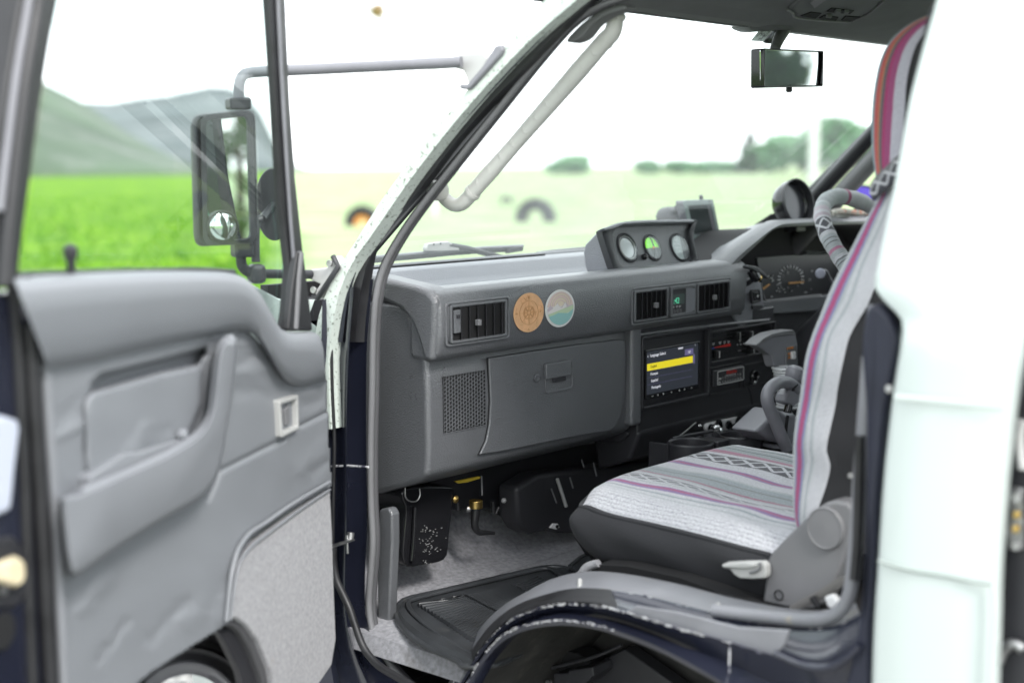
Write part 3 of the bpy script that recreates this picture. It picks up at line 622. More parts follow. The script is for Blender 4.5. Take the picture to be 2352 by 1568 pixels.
# --- rear: hatch, left quarter, B pillar
box('rear_hatch', (1.56, -2.26, .5), (3.14, -2.22, 1.22), M['white'], van, bevel=.01)
box('rear_hatch_top', (1.60, -2.26, 1.72), (3.10, -2.22, 1.90), M['white'], van, bevel=.01)
for x0, x1 in ((1.60, 1.70), (3.0, 3.10)): box('rear_pillar', (x0, -2.26, 1.22), (x1, -2.22, 1.72), M['white'], van, bevel=.008)
box('rear_window', (1.70, -2.245, 1.22), (3.0, -2.241, 1.72), M['gback'], van)
box('rear_quarter_panel', (1.46, -2.24, .45), (1.50, -.62, 1.24), M['white'], van, bevel=.012)
box('rear_quarter_top', (1.53, -2.22, 1.775), (1.58, 1.22, 1.84), M['white'], van, bevel=.012)
for y0, y1 in ((-.70, -.62), (-2.2, -2.1)): box('rear_quarter_pillar', (1.50, y0, 1.24), (1.54, y1, 1.776), M['white'], van, bevel=.006)
box('rear_quarter_glass', (1.515, -2.1, 1.24), (1.519, -.70, 1.775), M['gback'], van)
box('load_floor', (1.52, -2.2, .62), (3.12, .55, .66), M['carpet'], van)
# B pillar outer skin (broad white panel) with swage line, seam and rear return
bl = [(2150, -40), (2135, 20), (2084, 210), (2045, 420), (2005, 610), (1999, 660), (2030, 700), (2062, 735), (2060, 790), (2048, 870), (2040, 930), (2022, 1090), (2008, 1300), (1998, 1450), (1992, 1640)]
br = [(2470, -40), (2455, 20), (2420, 250), (2395, 450), (2370, 620), (2362, 680), (2352, 730), (2345, 780), (2338, 830), (2330, 880), (2324, 930), (2306, 1090), (2290, 1300), (2286, 1450), (2280, 1640)]
L_, R_ = sides(bl, -.045), sides(br, -.045)
bm = bmesh.new(); cols = [0, .02, .08, .35, .65, .9, .97, 1]; outs = [.014, .004, 0, -.004, -.004, 0, .006, .02]
L_, R_ = crs(L_, 70), crs(R_, 70)
b_loft(bm, [[a.lerp(b, c)+V((o_, 0, 0)) for a, b in zip(L_, R_)] for c, o_ in zip(cols, outs)])
bp_ = finish('b_pillar_skin', bm, M['white'], van, smooth=50, solid=.003)
sw = [side(p, -.053) for p in q('Y', (172, 140), (400, 162), (720, 193))]
tube('swage_line', sw, .0035, M['white'], van, 12, res=14, up=XX, flat=.12)
tube('panel_seam', [side(p, -.0505) for p in q('Y', (92, 958), (240, 1000), (420, 1030), (560, 1060), (655, 1075))], .0022, mat('seam_sealant', (.33, .37, .35), .7), van, 8, res=20)
tube('panel_edge', [side(p, -.051) for p in q('Y', (668, 1085), (672, 1250), (660, 1450), (650, 1700))], .0035, M['white'], van, 8, res=16)
# sliding door aperture: dark channel, striker plate, hooks
cx_ = [side(p, 0) for p in q('Y', (820, 80), (770, 250), (745, 560), (712, 900), (700, 1200), (690, 1600))]
prism('slide_door_channel', cx_+[p+V((0, -.16, 0)) for p in cx_[::-1]], (.04, 0, 0), M['black'], van, bevel=.003)
sk = [side(p, -.012) for p in q('Y', (735, 620), (760, 590), (812, 600), (812, 905), (740, 905), (722, 800))]
prism('striker_plate', sk, (.008, 0, 0), M['steel'], van, bevel=.002)
for i, (a, b_2, mt, r_) in enumerate(((788, 640, 'steel', .006), (790, 725, 'brass', .0045), (784, 795, 'brass', .0045), (785, 880, 'steel', .005))):
    disc('striker_bolt', side(q('Y', a, b_2), -.016), (-1, 0, 0), r_, .006, M[mt], van, 14, bevel=.001)
tube('roller_bracket', [side(p, -.01) for p in q('Y', (690, 1460), (720, 1400), (770, 1370), (812, 1400))], .006, M['steel'], van, 8, res=14)
tube('roller_bracket', [side(p, -.01) for p in q('Y', (812, 260), (796, 330), (800, 420), (815, 500))], .006, M['ltrim'], van, 8, res=14)
# rear jamb of the front door opening (navy) between the seat and the white skin
jb = sides([(1990, 700), (2012, 698), (2050, 735), (2058, 790), (2046, 880), (2030, 960), (2018, 1100), (2004, 1300), (1996, 1450), (1990, 1640), (1930, 1640), (1960, 1480), (1978, 1350), (1985, 1150), (1985, 950), (1975, 800)], -.02)
jb2 = [p+V((.05, 0, 0)) for p in jb]
prism('rear_jamb', jb, (.07, 0, 0), M['navydull'], van, bevel=.008, rnd=60)
prism('b_pillar_inner', sides([(2016, 660), (2040, 500), (2064, 330), (2098, 150), (2130, 20), (2180, -60), (2300, -60), (2200, 300), (2120, 760), (2080, 760)], -.02), (.05, 0, 0), M['fabricblack'], van, bevel=.006)
tube('rear_jamb_lip', sides([(1975, 1000), (1972, 1150), (1968, 1260), (1962, 1330)], .02), .006, M['rub'], van, 8, res=16)
for (u, v, s) in ((2042, 893, .006), (1953, 1092, .003)):
    lathe('jamb_rivet', side((u, v), -.026), (-1, 0, 0), [(s*.8, 0), (s*.6, s*.3), (0.0005, s*.4)], M['ltrim'], van, 14)
# grey seal running round the rear lower corner
tube('door_seal', sides([(1640, 1402), (1720, 1412), (1800, 1420), (1868, 1424), (1915, 1412), (1944, 1382), (1957, 1330), (1966, 1240), (1976, 1120), (1986, 980), (1996, 860), (2010, 700)], .03), .0088, M['sill'], van, 12, res=60)
tube('inner_trim_strip', sides([(1968, 1140), (1974, 1060), (1980, 980), (1986, 900), (1992, 820)], .05), .007, M['trim'], van, 10, res=16)

# --- wheel arch and sill under the door
def RS(c, x, n=60): return crs([hit(p, PX(x)) for p in c], n)
t0 = RS([(985, 1640), (1050, 1540), (1100, 1450), (1150, 1400), (1210, 1362), (1270, 1332), (1350, 1316), (1440, 1322), (1560, 1345), (1680, 1376), (1800, 1400), (1890, 1405), (1960, 1390)], 1.62)
t1 = RS([(1000, 1640), (1070, 1520), (1120, 1445), (1180, 1395), (1250, 1368), (1330, 1352), (1440, 1360), (1560, 1386), (1660, 1412), (1760, 1436), (1840, 1442), (1920, 1436), (1976, 1410)], 1.53)
r1 = RS([(1020, 1640), (1062, 1560), (1105, 1490), (1150, 1440), (1210, 1405), (1290, 1386), (1380, 1392), (1460, 1412), (1560, 1443), (1660, 1470), (1760, 1500), (1880, 1528), (1975, 1490)], 1.485)
r1b = RS([(1022, 1645), (1066, 1568), (1110, 1502), (1160, 1452), (1220, 1420), (1300, 1402), (1380, 1412), (1460, 1438), (1560, 1475), (1660, 1515), (1760, 1560), (1880, 1610), (1975, 1640)], 1.50)
r2 = RS([(985, 2050), (1000, 1800), (1030, 1645), (1062, 1590), (1100, 1520), (1150, 1462), (1210, 1434), (1290, 1424), (1370, 1434), (1440, 1456), (1510, 1484), (1580, 1520), (1650, 1560), (1720, 1610), (1800, 1680)], 1.455)[12:]
r2 = crs(r2, 60)
r2l = RS([(960, 2300), (985, 1900), (1030, 1645), (1062, 1590), (1100, 1520), (1150, 1462), (1210, 1434), (1290, 1424), (1370, 1434), (1440, 1456), (1510, 1484), (1580, 1520), (1650, 1560), (1720, 1610), (1800, 1680)], 1.46)
r3 = [p+V((.004, 0, -.008)) for p in r2]
liner = [p+V((.33, 0, .0)) for p in r2l]
van_sill = loft('sill_plate', [t0, [p+V((0, 0, .003)) for p in t0], [a.lerp(b, .3)+V((0, 0, .007)) for a, b in zip(t0, t1)], [a.lerp(b, .72)+V((0, 0, .002)) for a, b in zip(t0, t1)], t1], M['sill'], van, raw=True)
loft('wheel_arch_lip', [t1, [a.lerp(b, .25)-V((0, 0, .008)) for a, b in zip(t1, r1)], [a.lerp(b, .9)-V((-.004, 0, .004)) for a, b in zip(t1, r1)], r1, [p-V((-.003, 0, .006)) for p in r1], r1b, r2, r3, [p+V((.03, 0, 0)) for p in r3]], M['navy'], van, raw=True, smooth=50)
loft('wheel_arch_liner', [[p+V((.03, 0, 0)) for p in r2l], [a.lerp(b, .5)+V((0, 0, .01)) for a, b in zip(r2l, liner)], liner], M['under'], van, raw=True)
prism('wheel_arch_wall', [hit(p, PX(1.79)) for p in [(1000, 2600), (1040, 1540), (1150, 1380), (1300, 1330), (1500, 1400), (1700, 1500), (2000, 1700), (2000, 2600)]], (.01, 0, 0), M['under'], van)
_ra, _rb = t1[7:33], r1[7:33]
loft('step_rubber', [[a.lerp(b, f)+V((-.001, 0, .0025 if 0 < f < .8 else .0005)) for a, b in zip(_ra, _rb)] for f in (.03, .12, .45, .75, .84)], M['rub'], van, raw=True)
def chips(c, n, wmin, wmax, seed, name='chipped_edge', i0=0, i1=None):
    rr = random.Random(seed); bm = bmesh.new(); L = len(c); i1 = i1 or L-2
    for k in range(n):
        f = rr.uniform(i0, i1); i = int(f); p = c[i].lerp(c[i+1], f-i); t_ = (c[i+1]-c[i]).normalized(); l = rr.uniform(.0015, .009)
        w_ = rr.uniform(wmin, wmax); b_box(bm, p+V((-.0006, 0, rr.uniform(-.0012, .001))), t_, t_.cross(XX).normalized(), XX, l, w_, .0012)
    return finish(name, bm, M['scratch'], van, smooth=0, stuff=True)
chips(r1, 150, .0005, .0026, 1, i0=16, i1=42); chips(r2, 110, .0005, .0022, 2, i0=10, i1=38); chips(r1, 40, .0005, .0015, 4); chips(t1, 30, .0004, .0012, 5)
# plastic step insert with its tan scuffs
si = [hit(p, PX(1.497)) for p in [(1468, 1388), (1560, 1403), (1700, 1437), (1818, 1444), (1806, 1478), (1782, 1506), (1640, 1470), (1540, 1440), (1430, 1408)]]
prism('step_insert', si, (-.005, 0, 0), M['sill'], van, bevel=.002)
for p0, p1, w_ in (((1332, 1332), (1331, 1352), .0035), ((1650, 1386), (1646, 1420), .003), ((1500, 1368), (1540, 1382), .002)):
    tube('clip', [hit(p0, PX(1.56)), hit(p1, PX(1.54))], w_, M['ltrim'], van, 8)
tube('scuff_bar', [hit(p, PX(1.545)) for p in [(1646, 1412), (1740, 1418), (1830, 1424), (1880, 1424)]], .006, M['sill'], van, 10, res=12)
tube('body_crease', [hit(p, PX(1.47)) for p in [(1780, 1500), (1850, 1528), (1900, 1532), (1945, 1510), (1975, 1480)]], .005, M['navy'], van, 10, res=20)
tube('arch_joint', [hit(p, PX(1.478)) for p in [(1676, 1486), (1674, 1568)]], .0012, M['scratch'], van, 6)
# things in the wheel well
tube('brake_line', [hit(p, PX(1.70)) for p in q('S', (690, 930), (900, 900), (1050, 860), (1200, 830), (1400, 780), (1560, 730), (1740, 650))], .0028, M['black'], van, 8, res=24)
prism('chassis_bracket', [hit(p, PX(1.69)) for p in q('S', (1180, 970), (1180, 885), (1300, 880), (1300, 860), (1500, 830), (1510, 900), (1420, 990))], (.05, 0, 0), M['black'], van, bevel=.003)
prism('chassis_bracket', [hit(p, PX(1.72)) for p in q('S', (1190, 880), (1250, 700), (1380, 720), (1480, 780), (1460, 860), (1200, 900))], (.04, 0, 0), M['void'], van, bevel=.005)
prism('chassis_rail', [hit(p, PX(1.74)) for p in q('S', (560, 1000), (900, 920), (1500, 810), (1760, 680), (2352, 1100), (2352, 1300), (560, 1300))], (.03, 0, 0), M['black'], van, bevel=.003)
disc('chassis_bolt', hit(q('S', 1152, 955), PX(1.685)), (-1, 0, 0), .005, .006, M['steel'], van, 12)
# lower body side below the sill, behind the arch
prism('lower_body_side', [hit(p, PX(1.49)) for p in [(1700, 1560), (1800, 1590), (1990, 1620), (1990, 1900), (1900, 1900)]], (.03, 0, 0), M['navy'], van, bevel=.004)
def wheel(x, y, lab):
    t = thing('road_wheel', lab, 'wheel', (x, y, 0), 'wheels of the van'); r = .34; c = V((x, y, .34))
    lathe('tyre', c, XX, [(r*.62, -.1), (r*.9, -.11), (r*.985, -.085), (r, 0), (r*.985, .085), (r*.9, .11), (r*.62, .1), (r*.62, -.1)], M['tread'], t, 48)
    lathe('rim', c, XX, [(r*.62, -.09), (r*.5, -.05), (r*.2, -.06), (.001, -.06)], M['steel'], t, 36)
wheel(1.66, 1.05, 'front left wheel under the open door, tucked in the arch'); wheel(1.62, -1.35, 'rear left wheel below the white rear quarter')
wheel(3.02, 1.05, 'front right wheel on the driver side'); wheel(3.02, -1.35, 'rear right wheel behind the driver side')
# kick panel, check strap
prism('kick_panel', [hit(p, PX(1.575)) for p in q('G', (398, 395), (462, 383), (488, 425), (490, 620), (480, 830), (466, 1190), (428, 1290), (392, 1240), (385, 800))], (.02, 0, 0), M['dash'], van, bevel=.005)
cs0, cs1 = side(q('G', 222, 600), .005), door(q('G', 60, 652), -.01)
tube('check_strap', [cs0, cs0.lerp(cs1, .5), cs1], .0048, M['steel'], van, 8, flat=.45, up=Z)
disc('check_pin', side(q('G', 190, 690), -.004), Z, .0026, .03, M['chrome'], van, 10)
disc('check_roller', side(q('G', 205, 600), .004), V((.2, 0, 1)), .006, .012, M['steel'], van, 14, bevel=.001)
# under dash clutter
prism('under_dash_dark', [hit(p, PY(1.79)) for p in q('G', (380, 120), (380, 400), (490, 420), (490, 512), (640, 440), (900, 404), (1250, 396), (1290, 398), (1330, 470), (1380, 540), (1440, 572), (1500, 572), (1560, 545), (1740, 570), (2400, 520), (3000, 300), (3000, -200))], (0, .06, 0), M['black'], van, bevel=.006)  # added black filler, cut to the outline of the darkness under the dash
prism('tunnel_panel', [hit(p, PY(1.70)) for p in q('G', (1330, 250), (1480, 160), (1700, 130), (1990, 100), (2300, 60), (2300, 500), (1750, 560), (1620, 560), (1560, 530), (1440, 570), (1380, 540), (1340, 470))], (0, .05, 0), M['black'], van, bevel=.01)
tube('panel_edge_highlight', [hit(p, PY(1.695)) for p in q('G', (1605, 190), (1635, 280), (1665, 375))], .0035, M['ltrim'], van, 8)
tube('panel_edge_highlight', [hit(p, PY(1.695)) for p in q('G', (1565, 255), (1600, 350))], .0016, M['trim'], van, 8)
for a in ((1850, 80, 1870, 170), (1770, 60, 1785, 110), (1690, 180, 1712, 250), (1095, 170, 1098, 300)):
    tube('wiring', [hit(q('G', a[0], a[1]), PY(1.69)), hit(q('G', a[2], a[3]), PY(1.69))], .0016, M['trim'], van, 6)
prism('seat_belt_bracket', [hit(p, PY(1.66)) for p in q('G', (1555, 520), (1580, 490), (1612, 492), (1622, 515), (1600, 532))], (0, .004, 0), M['whitep'], van, bevel=.001)
disc('belt_hole', hit(q('G', 1602, 510), PY(1.659)), -YY, .0035, .002, M['void'], van, 12)
prism('warning_label', [hit(p, PY(1.735)) for p in q('G', (915, 206), (1083, 172), (1086, 186), (1000, 212), (940, 220))], (0, .004, 0), M['yellow'], van)
mb = [hit(p, PY(1.70)) for p in q('G', (575, 255), (585, 400), (572, 560), (564, 680), (570, 750), (600, 782), (640, 786), (720, 772), (800, 758), (850, 735), (872, 690), (882, 560), (898, 420), (905, 300), (900, 240))]
prism('heater_duct', mb, (0, .07, 0), M['blackg'], van, bevel=.012, rnd=40)
tube('duct_ridge', [hit(p, PY(1.695)) for p in q('G', (645, 380), (640, 520), (632, 640), (622, 740))], .004, M['blackg'], van, 10, res=12)
tube('duct_wire', [hit(p, PY(1.68)) for p in q('G', (578, 250), (580, 310), (610, 340), (655, 338), (678, 300), (676, 255))], .0012, M['steel'], van, 6, res=20)
bm = bmesh.new(); rr = random.Random(9)
for k in range(70):
    p = hit(q('G', rr.gauss(740, 45), rr.gauss(650, 60) if k % 3 else rr.gauss(540, 15)), PY(1.6985)); b_box(bm, p, XX, YY, Z, rr.uniform(.0008, .003), .001, rr.uniform(.0005, .0015))
finish('dust_specks', bm, M['dim'], van, smooth=0, stuff=True)
tube('drain_hose', [hit(p, PY(1.70)) for p in q('G', (1058, 345), (1055, 400), (1048, 470), (1052, 520), (1080, 550), (1130, 552), (1178, 556))], [.0085, .0085, .0088, .009, .009, .007, .003], M['rub'], van, 12, res=30)
disc('hose_clip', hit(q('G', 1056, 385), PY(1.70)), Z, .0125, .014, M['brass'], van, 16, bevel=.001)
for a, b_2, r_, mt in ((915, 325, .007, 'brass'), (1003, 392, .006, 'steel'), (1240, 335, .005, 'dim')):
    lathe('dash_bolt', hit(q('G', a, b_2), PY(1.71)), -YY, [(r_, 0), (r_, .003), (r_*.5, .006), (.0003, .007)], M[mt], van, 12)
for a, b_2, c_, d_ in ((930, 330, 935, 400), (1170, 340, 1175, 420), (1210, 380, 1190, 425), (780, 270, 860, 300), (860, 300, 905, 330)):
    tube('wiring', [hit(q('G', a, b_2), PY(1.72)), hit(q('G', c_, d_), PY(1.72))], .004, M['rub'], van, 8)
# ============================================================ THE OPEN DOOR
dr = thing('passenger_door', 'open front passenger door with grey vinyl trim and tinted window', 'door', HD+DB*.4+V((0, 0, .5)))
def dprism(name, uvs, n0, t, mt, bevel=.003, rnd=0, **k):
    """outline on the door plane, n0 towards the cabin, t thick away from it"""
    return prism(name, doors(uvs, n0), DN*(-t), mt, dr, bevel=bevel, rnd=rnd, **k)
# window frame: front upright with its groove, rear upright, top rail
fU = [(1193, -330), (1200, 0), (1230, 450), (1255, 900), (1290, 1200), (1275, 1400), (1262, 1490)]; fV = [(1410, 1490), (1400, 1400), (1366, 1120), (1332, 800), (1308, 450), (1288, 0), (1276, -330)]
dprism('window_frame', q('A', *[(a+14, b) for a, b in fU], *fV), .0, .012, M['rub'], .004)
tube('frame_groove', doors(q('A', (1240, -330), (1249, 0), (1272, 450), (1300, 900), (1322, 1180)), .003), .0032, M['armgrey'], dr, 8, res=24)
dprism('quarter_corner', q('A', (1342, 1130), (1368, 1130), (1410, 1485), (1300, 1485), (1318, 1300)), .010, .012, M['rub'], .003)
tube('corner_seal', doors(q('A', (1350, 1140), (1338, 1250), (1325, 1480)), .008), .006, M['trim'], dr, 8)
dprism('window_frame', q('A', (128, -330), (98, 0), (40, 350), (0, 640), (-20, 1000), (-30, 1300), (60, 1300), (92, 1250), (120, 1000), (152, 760), (185, 500), (212, 330), (240, 160), (272, 0), (300, -330)), 0, .035, M['rub'], .006)
tube('frame_channel', doors(q('A', (205, -330), (175, 0), (120, 330), (75, 700), (40, 1050), (25, 1290)), .006), .0085, M['rub'], dr, 10, res=24)
tube('frame_channel', doors(q('A', (165, -330), (130, 0), (75, 330), (28, 700), (0, 950)), .002), .004, M['armgrey'], dr, 8, res=24)
tube('outer_frame_edge', doors(q('A', (105, -330), (88, 0), (20, 350), (-20, 640), (-60, 900)), -.012), .0075, M['wpil'], dr, 10, res=24)
dprism('window_frame', q('A', (128, -330), (1290, -330), (1286, -250), (160, -250)), 0, .03, M['black'], .004)
bm = bmesh.new(); bm.faces.new([bm.verts.new(p) for p in doors(q('A', (270, -300), (1215, -300), (1222, 0), (1250, 450), (1275, 900), (1305, 1200), (1295, 1480), (1240, 1480), (1060, 1300), (60, 1300), (92, 1200), (152, 760), (212, 330), (250, 0)), -.016)])
finish('door_glass', bm, M['gdoor'], dr, smooth=0)
tube('glass_edge', doors(q('A', (1252, 900), (1280, 1150), (1272, 1350), (1262, 1480)), -.010), .0028, mat('glass_edge_green', (.25, .55, .47), .3), dr, 8, res=14)
# belt line rubber
tube('belt_seal', doors(q('A', (80, 1243), (300, 1234), (600, 1226), (900, 1220), (1050, 1228)), -.005), .0045, M['rub'], dr, 8, res=30)
# padded vinyl cap: lofted roll from belt to seam
c_top = q('A', (60, 1250), (200, 1240), (400, 1230), (700, 1222), (930, 1222), (1050, 1232), (1120, 1265), (1180, 1335), (1225, 1415), (1270, 1485), (1330, 1495), (1400, 1492), (1440, 1512), (1456, 1570))
c_bot = q('B', (185, 388), (330, 362), (470, 330), (640, 292), (850, 250), (925, 245), (965, 268), (1005, 330), (1045, 395), (1085, 440), (1140, 455), (1190, 440), (1225, 432), (1228, 432))
n_ = 46
def cap_rows():
    T, B_ = crs([V((u, v, 0)) for u, v in c_top], n_), crs([V((u, v, 0)) for u, v in c_bot], n_)
    rows = []
    for f, nn in ((0, -.012), (0, .004), (.02, .016), (.06, .026), (.18, .034), (.4, .034), (.65, .030), (.85, .026), (.95, .02), (1, .008)):
        rows.append([door((a.x*(1-f)+b.x*f, a.y*(1-f)+b.y*f), nn) for a, b in zip(T, B_)])
    return rows
loft('padded_cap', cap_rows(), M['vinyl'], dr, raw=True, smooth=70)
# main vinyl panel with wrinkles as real relief
pnl = q('B', (150, 372), (190, 378), (640, 285), (925, 238), (1010, 325), (1090, 440), (1225, 425), (1232, 620), (1246, 828), (1100, 912), (1000, 975), (940, 1025), (905, 1080), (885, 1180), (866, 1330), (840, 1352), (700, 1440), (560, 1530), (430, 1640), (240, 1640), (215, 1200), (195, 800), (165, 420))
ring_ = doors(pnl, .006)
def inside(p, poly):
    c = False; j = len(poly)-1
    for i in range(len(poly)):
        a, b = poly[i], poly[j]
        if (a[1] > p[1]) != (b[1] > p[1]) and p[0] < (b[0]-a[0])*(p[1]-a[1])/(b[1]-a[1])+a[0]: c = not c
        j = i
    return c
def seg_d(p, a, b):
    ax, ay = a; bx, by = b; dx, dy = bx-ax, by-ay; t = max(0, min(1, ((p[0]-ax)*dx+(p[1]-ay)*dy)/(dx*dx+dy*dy+1e-9)))
    return math.hypot(p[0]-ax-t*dx, p[1]-ay-t*dy)
SEAMS = [q('B', (820, 770), (1060, 650)), q('B', (1125, 600), (1228, 548)), q('B', (820, 770), (775, 880))]
PCK = q('B', (318, 520), (335, 480), (600, 405), (740, 376), (752, 400), (752, 520), (700, 640), (560, 690), (345, 775), (328, 790))
SLT = q('B', (328, 492), (342, 440), (375, 405), (560, 360), (770, 305), (775, 330), (740, 378), (600, 405), (340, 478))
WR = [((95, -3), 26, 1.0), ]
wr_lines = [q('B', (905, 360), (1000, 330)), q('B', (900, 400), (1010, 375)), q('B', (890, 470), (1040, 480)), q('B', (1140, 480), (1215, 470)), q('B', (1150, 520), (1222, 470)), q('B', (1130, 760), (1240, 660)), q('B', (1180, 780), (1240, 720)),
            q('B', (500, 700), (545, 610)), q('B', (560, 690), (640, 620)), q('B', (900, 290), (960, 270)), q('B', (780, 1290), (880, 1150)), q('B', (700, 1340), (850, 1230)), q('B', (360, 1480), (470, 1340)), q('B', (300, 1300), (400, 1180)),
            q('B', (240, 560), (310, 500)), q('B', (215, 640), (300, 600)), q('B', (560, 1400), (700, 1260)), q('B', (820, 1320), (870, 1290))]
def soft(p, poly, w_):
    d = min(seg_d(p, poly[i-1], poly[i]) for i in range(len(poly))); d = d if inside(p, poly) else -d
    t = max(0, min(1, .5+d/(2*w_))); return t*t*(3-2*t)
def relief(u, v):
    h = .006
    d = min(seg_d((u, v), s[0], s[1]) for s in SEAMS); h -= .0045*math.exp(-(d/5)**2)
    wu, wv = u+9*noise.noise(V((u*.03, v*.03, 5))), v+9*noise.noise(V((u*.03, v*.03, 9)))
    for i, s in enumerate(wr_lines):
        d = seg_d((wu, wv), s[0], s[1]); h += (.0019 if i % 2 else -.0019)*math.exp(-(d/(12+4*(i % 3)))**2)
    h += .006*soft((u, v), PCK, 5)-.022*soft((u, v), SLT, 5)
    h += .0012*noise.noise(V((u*.012, v*.012, 2)))
    return h
bm = bmesh.new(); GR = {}; stp = 4
us = range(60, 800, stp); vs_ = range(700, 1660, stp)
def gv(u, v):
    if (u, v) not in GR: GR[(u, v)] = bm.verts.new(door((u, v), relief(u, v)))
    return GR[(u, v)]
for u in us:
    for v in vs_:
        if inside((u+stp/2, v+stp/2), pnl): bm.faces.new((gv(u, v), gv(u+stp, v), gv(u+stp, v+stp), gv(u, v+stp)))
finish('vinyl_panel', bm, M['vinyl'], dr, smooth=80, solid=.002)
prism('door_core', doors(pnl, -.024), DN*(-.006), M['black'], dr)
# armrest with its upright pull
ar = q('B', (228, 872), (262, 860), (300, 852), (440, 788), (600, 716), (690, 668), (752, 620), (785, 560), (800, 470), (808, 380), (822, 310), (845, 272), (870, 262), (893, 268), (894, 320), (884, 420), (872, 520), (855, 620), (838, 720), (815, 800), (770, 860), (700, 905), (560, 985), (430, 1068), (330, 1138), (275, 1165), (252, 1120), (238, 1020))
# the arm stands out from the panel more at its rear end
def armrest(pts, mt):
    bm = bmesh.new(); O = crs([V((u, v, 0)) for u, v in pts], 72, True); c = sum(O, V((0, 0, 0)))/72; rows = []
    for sc_, nn in ((0, -.004), (0, .02), (2.5, .034), (6, .041), (11, .044)):
        row = []
        for i, p in enumerate(O):
            a, b = O[i-1], O[(i+1) % 72]; t_ = (b-a).normalized(); nrm = V((-t_.y, t_.x, 0)) # inward
            pp = p+nrm*sc_
            row.append(door((pp.x, pp.y), nn))
        rows.append(row)
    G = b_loft(bm, rows, True); bm.faces.new(G[-1]); return finish('armrest', bm, mt, dr, smooth=60)
armrest(ar, M['vinyl2'])
tube('armrest_ridge', doors(q('B', (300, 858), (450, 798), (600, 728), (700, 674), (765, 620), (800, 555), (812, 470), (822, 380), (840, 300), (868, 275)), .030), [.007]*10, M['vinyl2'], dr, 12, res=50)
# pocket wall between arm and panel
dprism('pull_cup', q('B', (340, 790), (480, 700), (520, 700), (690, 650), (700, 665), (600, 722), (450, 792), (345, 840)), .022, .02, M['vinyl2'], .004)
dprism('screw_cap', q('B', (694, 630), (708, 606), (714, 640), (705, 655), (695, 652)), .026, .012, M['vinyl2'], .003)
# inner door release
rqd = doors(q('B', (1052, 505), (1124, 482), (1127, 612), (1060, 645)), .016)
rbz = frame('release_bezel', rqd, .006, .004, DN*-.014, M['ltrim'], dr, .0015)
plate('release_cup', doors(q('B', (1066, 520), (1110, 505), (1112, 602), (1070, 622)), .001), .002, DN*-.002, M['void'], rbz)
dprism('release_lever', q('B', (1072, 540), (1090, 520), (1094, 590), (1078, 600)), .012, .008, M['trim'], .002)
# lock knob
lk = door(q('A', 322, 1240), -.002)
lathe('lock_knob', lk, Z, [(.0045, -.01), (.0045, .014), (.007, .019), (.0078, .024), (.007, .029), (.003, .032), (.0003, .033)], M['black'], dr, 16)
# lower carpet with piping
cp = q('B', (868, 1322), (880, 1240), (902, 1125), (940, 1062), (1000, 1012), (1120, 925), (1244, 842), (1252, 1000), (1258, 1200), (1266, 1400), (1250, 1500), (1195, 1580), (1040, 1640), (1020, 1520), (975, 1410), (930, 1350), (895, 1325))
dprism('lower_carpet', cp, .014, .014, M['dcarpet'], .003)
tube('carpet_piping', doors(q('B', (852, 1335), (868, 1180), (885, 1100), (905, 1050), (945, 1000), (1000, 965), (1100, 895), (1240, 812)), .014), .0032, M['vinyl2'], dr, 8, res=40)
tube('carpet_piping', doors(q('B', (868, 1330), (884, 1200), (905, 1110), (948, 1052), (1010, 1004), (1130, 915), (1242, 840)), .016), .0018, M['vinyl2'], dr, 8, res=40)
# rear edge of the door: navy shut face, rubber seals, latch with brass striker mouth
dprism('rear_shut_face', q('B', (-60, 120), (60, 90), (120, 110), (150, 300), (172, 600), (190, 900), (212, 1300), (226, 1660), (40, 1660), (-60, 1660)), .002, .03, M['navy'], .008)
tube('rear_edge_seal', doors(q('B', (95, 115), (105, 150), (120, 400), (140, 700), (160, 1000), (175, 1300), (195, 1640)), .008), .0085, M['rub'], dr, 12, res=40)
tube('rear_edge_seal', doors(q('B', (45, 60), (60, 200), (75, 500), (95, 900), (110, 1300), (125, 1640)), .004), .006, M['rub'], dr, 12, res=40)
lathe('seal_end_cap', door(q('B', 112, 130), .014), DN, [(.011, -.01), (.011, 0), (.008, .004), (.001, .006)], M['navy'], dr, 20, ex=Z, sx=2.2)
tube('panel_edge_trim', doors(q('B', (150, 130), (170, 380), (186, 650), (204, 900), (222, 1200), (240, 1640)), .006), .0055, M['vinyl2'], dr, 8, res=30)
lp = hit(q('B', 40, 1150), (HD+DN*.004, DN))
prism('outer_sill_edge', doors(q('B', (-40, 560), (20, 560), (72, 575), (84, 600), (64, 760), (48, 920), (-40, 960)), .010), DN*-.012, mat('pale_blue_paint', (.5, .53, .62), .35, coat=.4), dr, bevel=.006)
prism('latch_body', doors(q('B', (-60, 1030), (60, 1010), (110, 1080), (112, 1240), (60, 1290), (-60, 1290)), .006), DN*-.02, M['black'], dr, bevel=.006)
prism('latch_claw', doors(q('B', (-60, 1130), (30, 1110), (70, 1090), (98, 1105), (104, 1150), (98, 1190), (70, 1208), (30, 1195), (-60, 1170)), .018), DN*-.012, mat('pale_brass', (.72, .62, .42), .35, var=(40, .2)), dr, bevel=.005)
disc('latch_hole', door(q('B', 10, 1370), .004), DN, .018, .002, M['void'], dr, 20)
disc('latch_screw', door(q('B', 8, 1215), .009), DN, .005, .003, M['steel'], dr, 14)
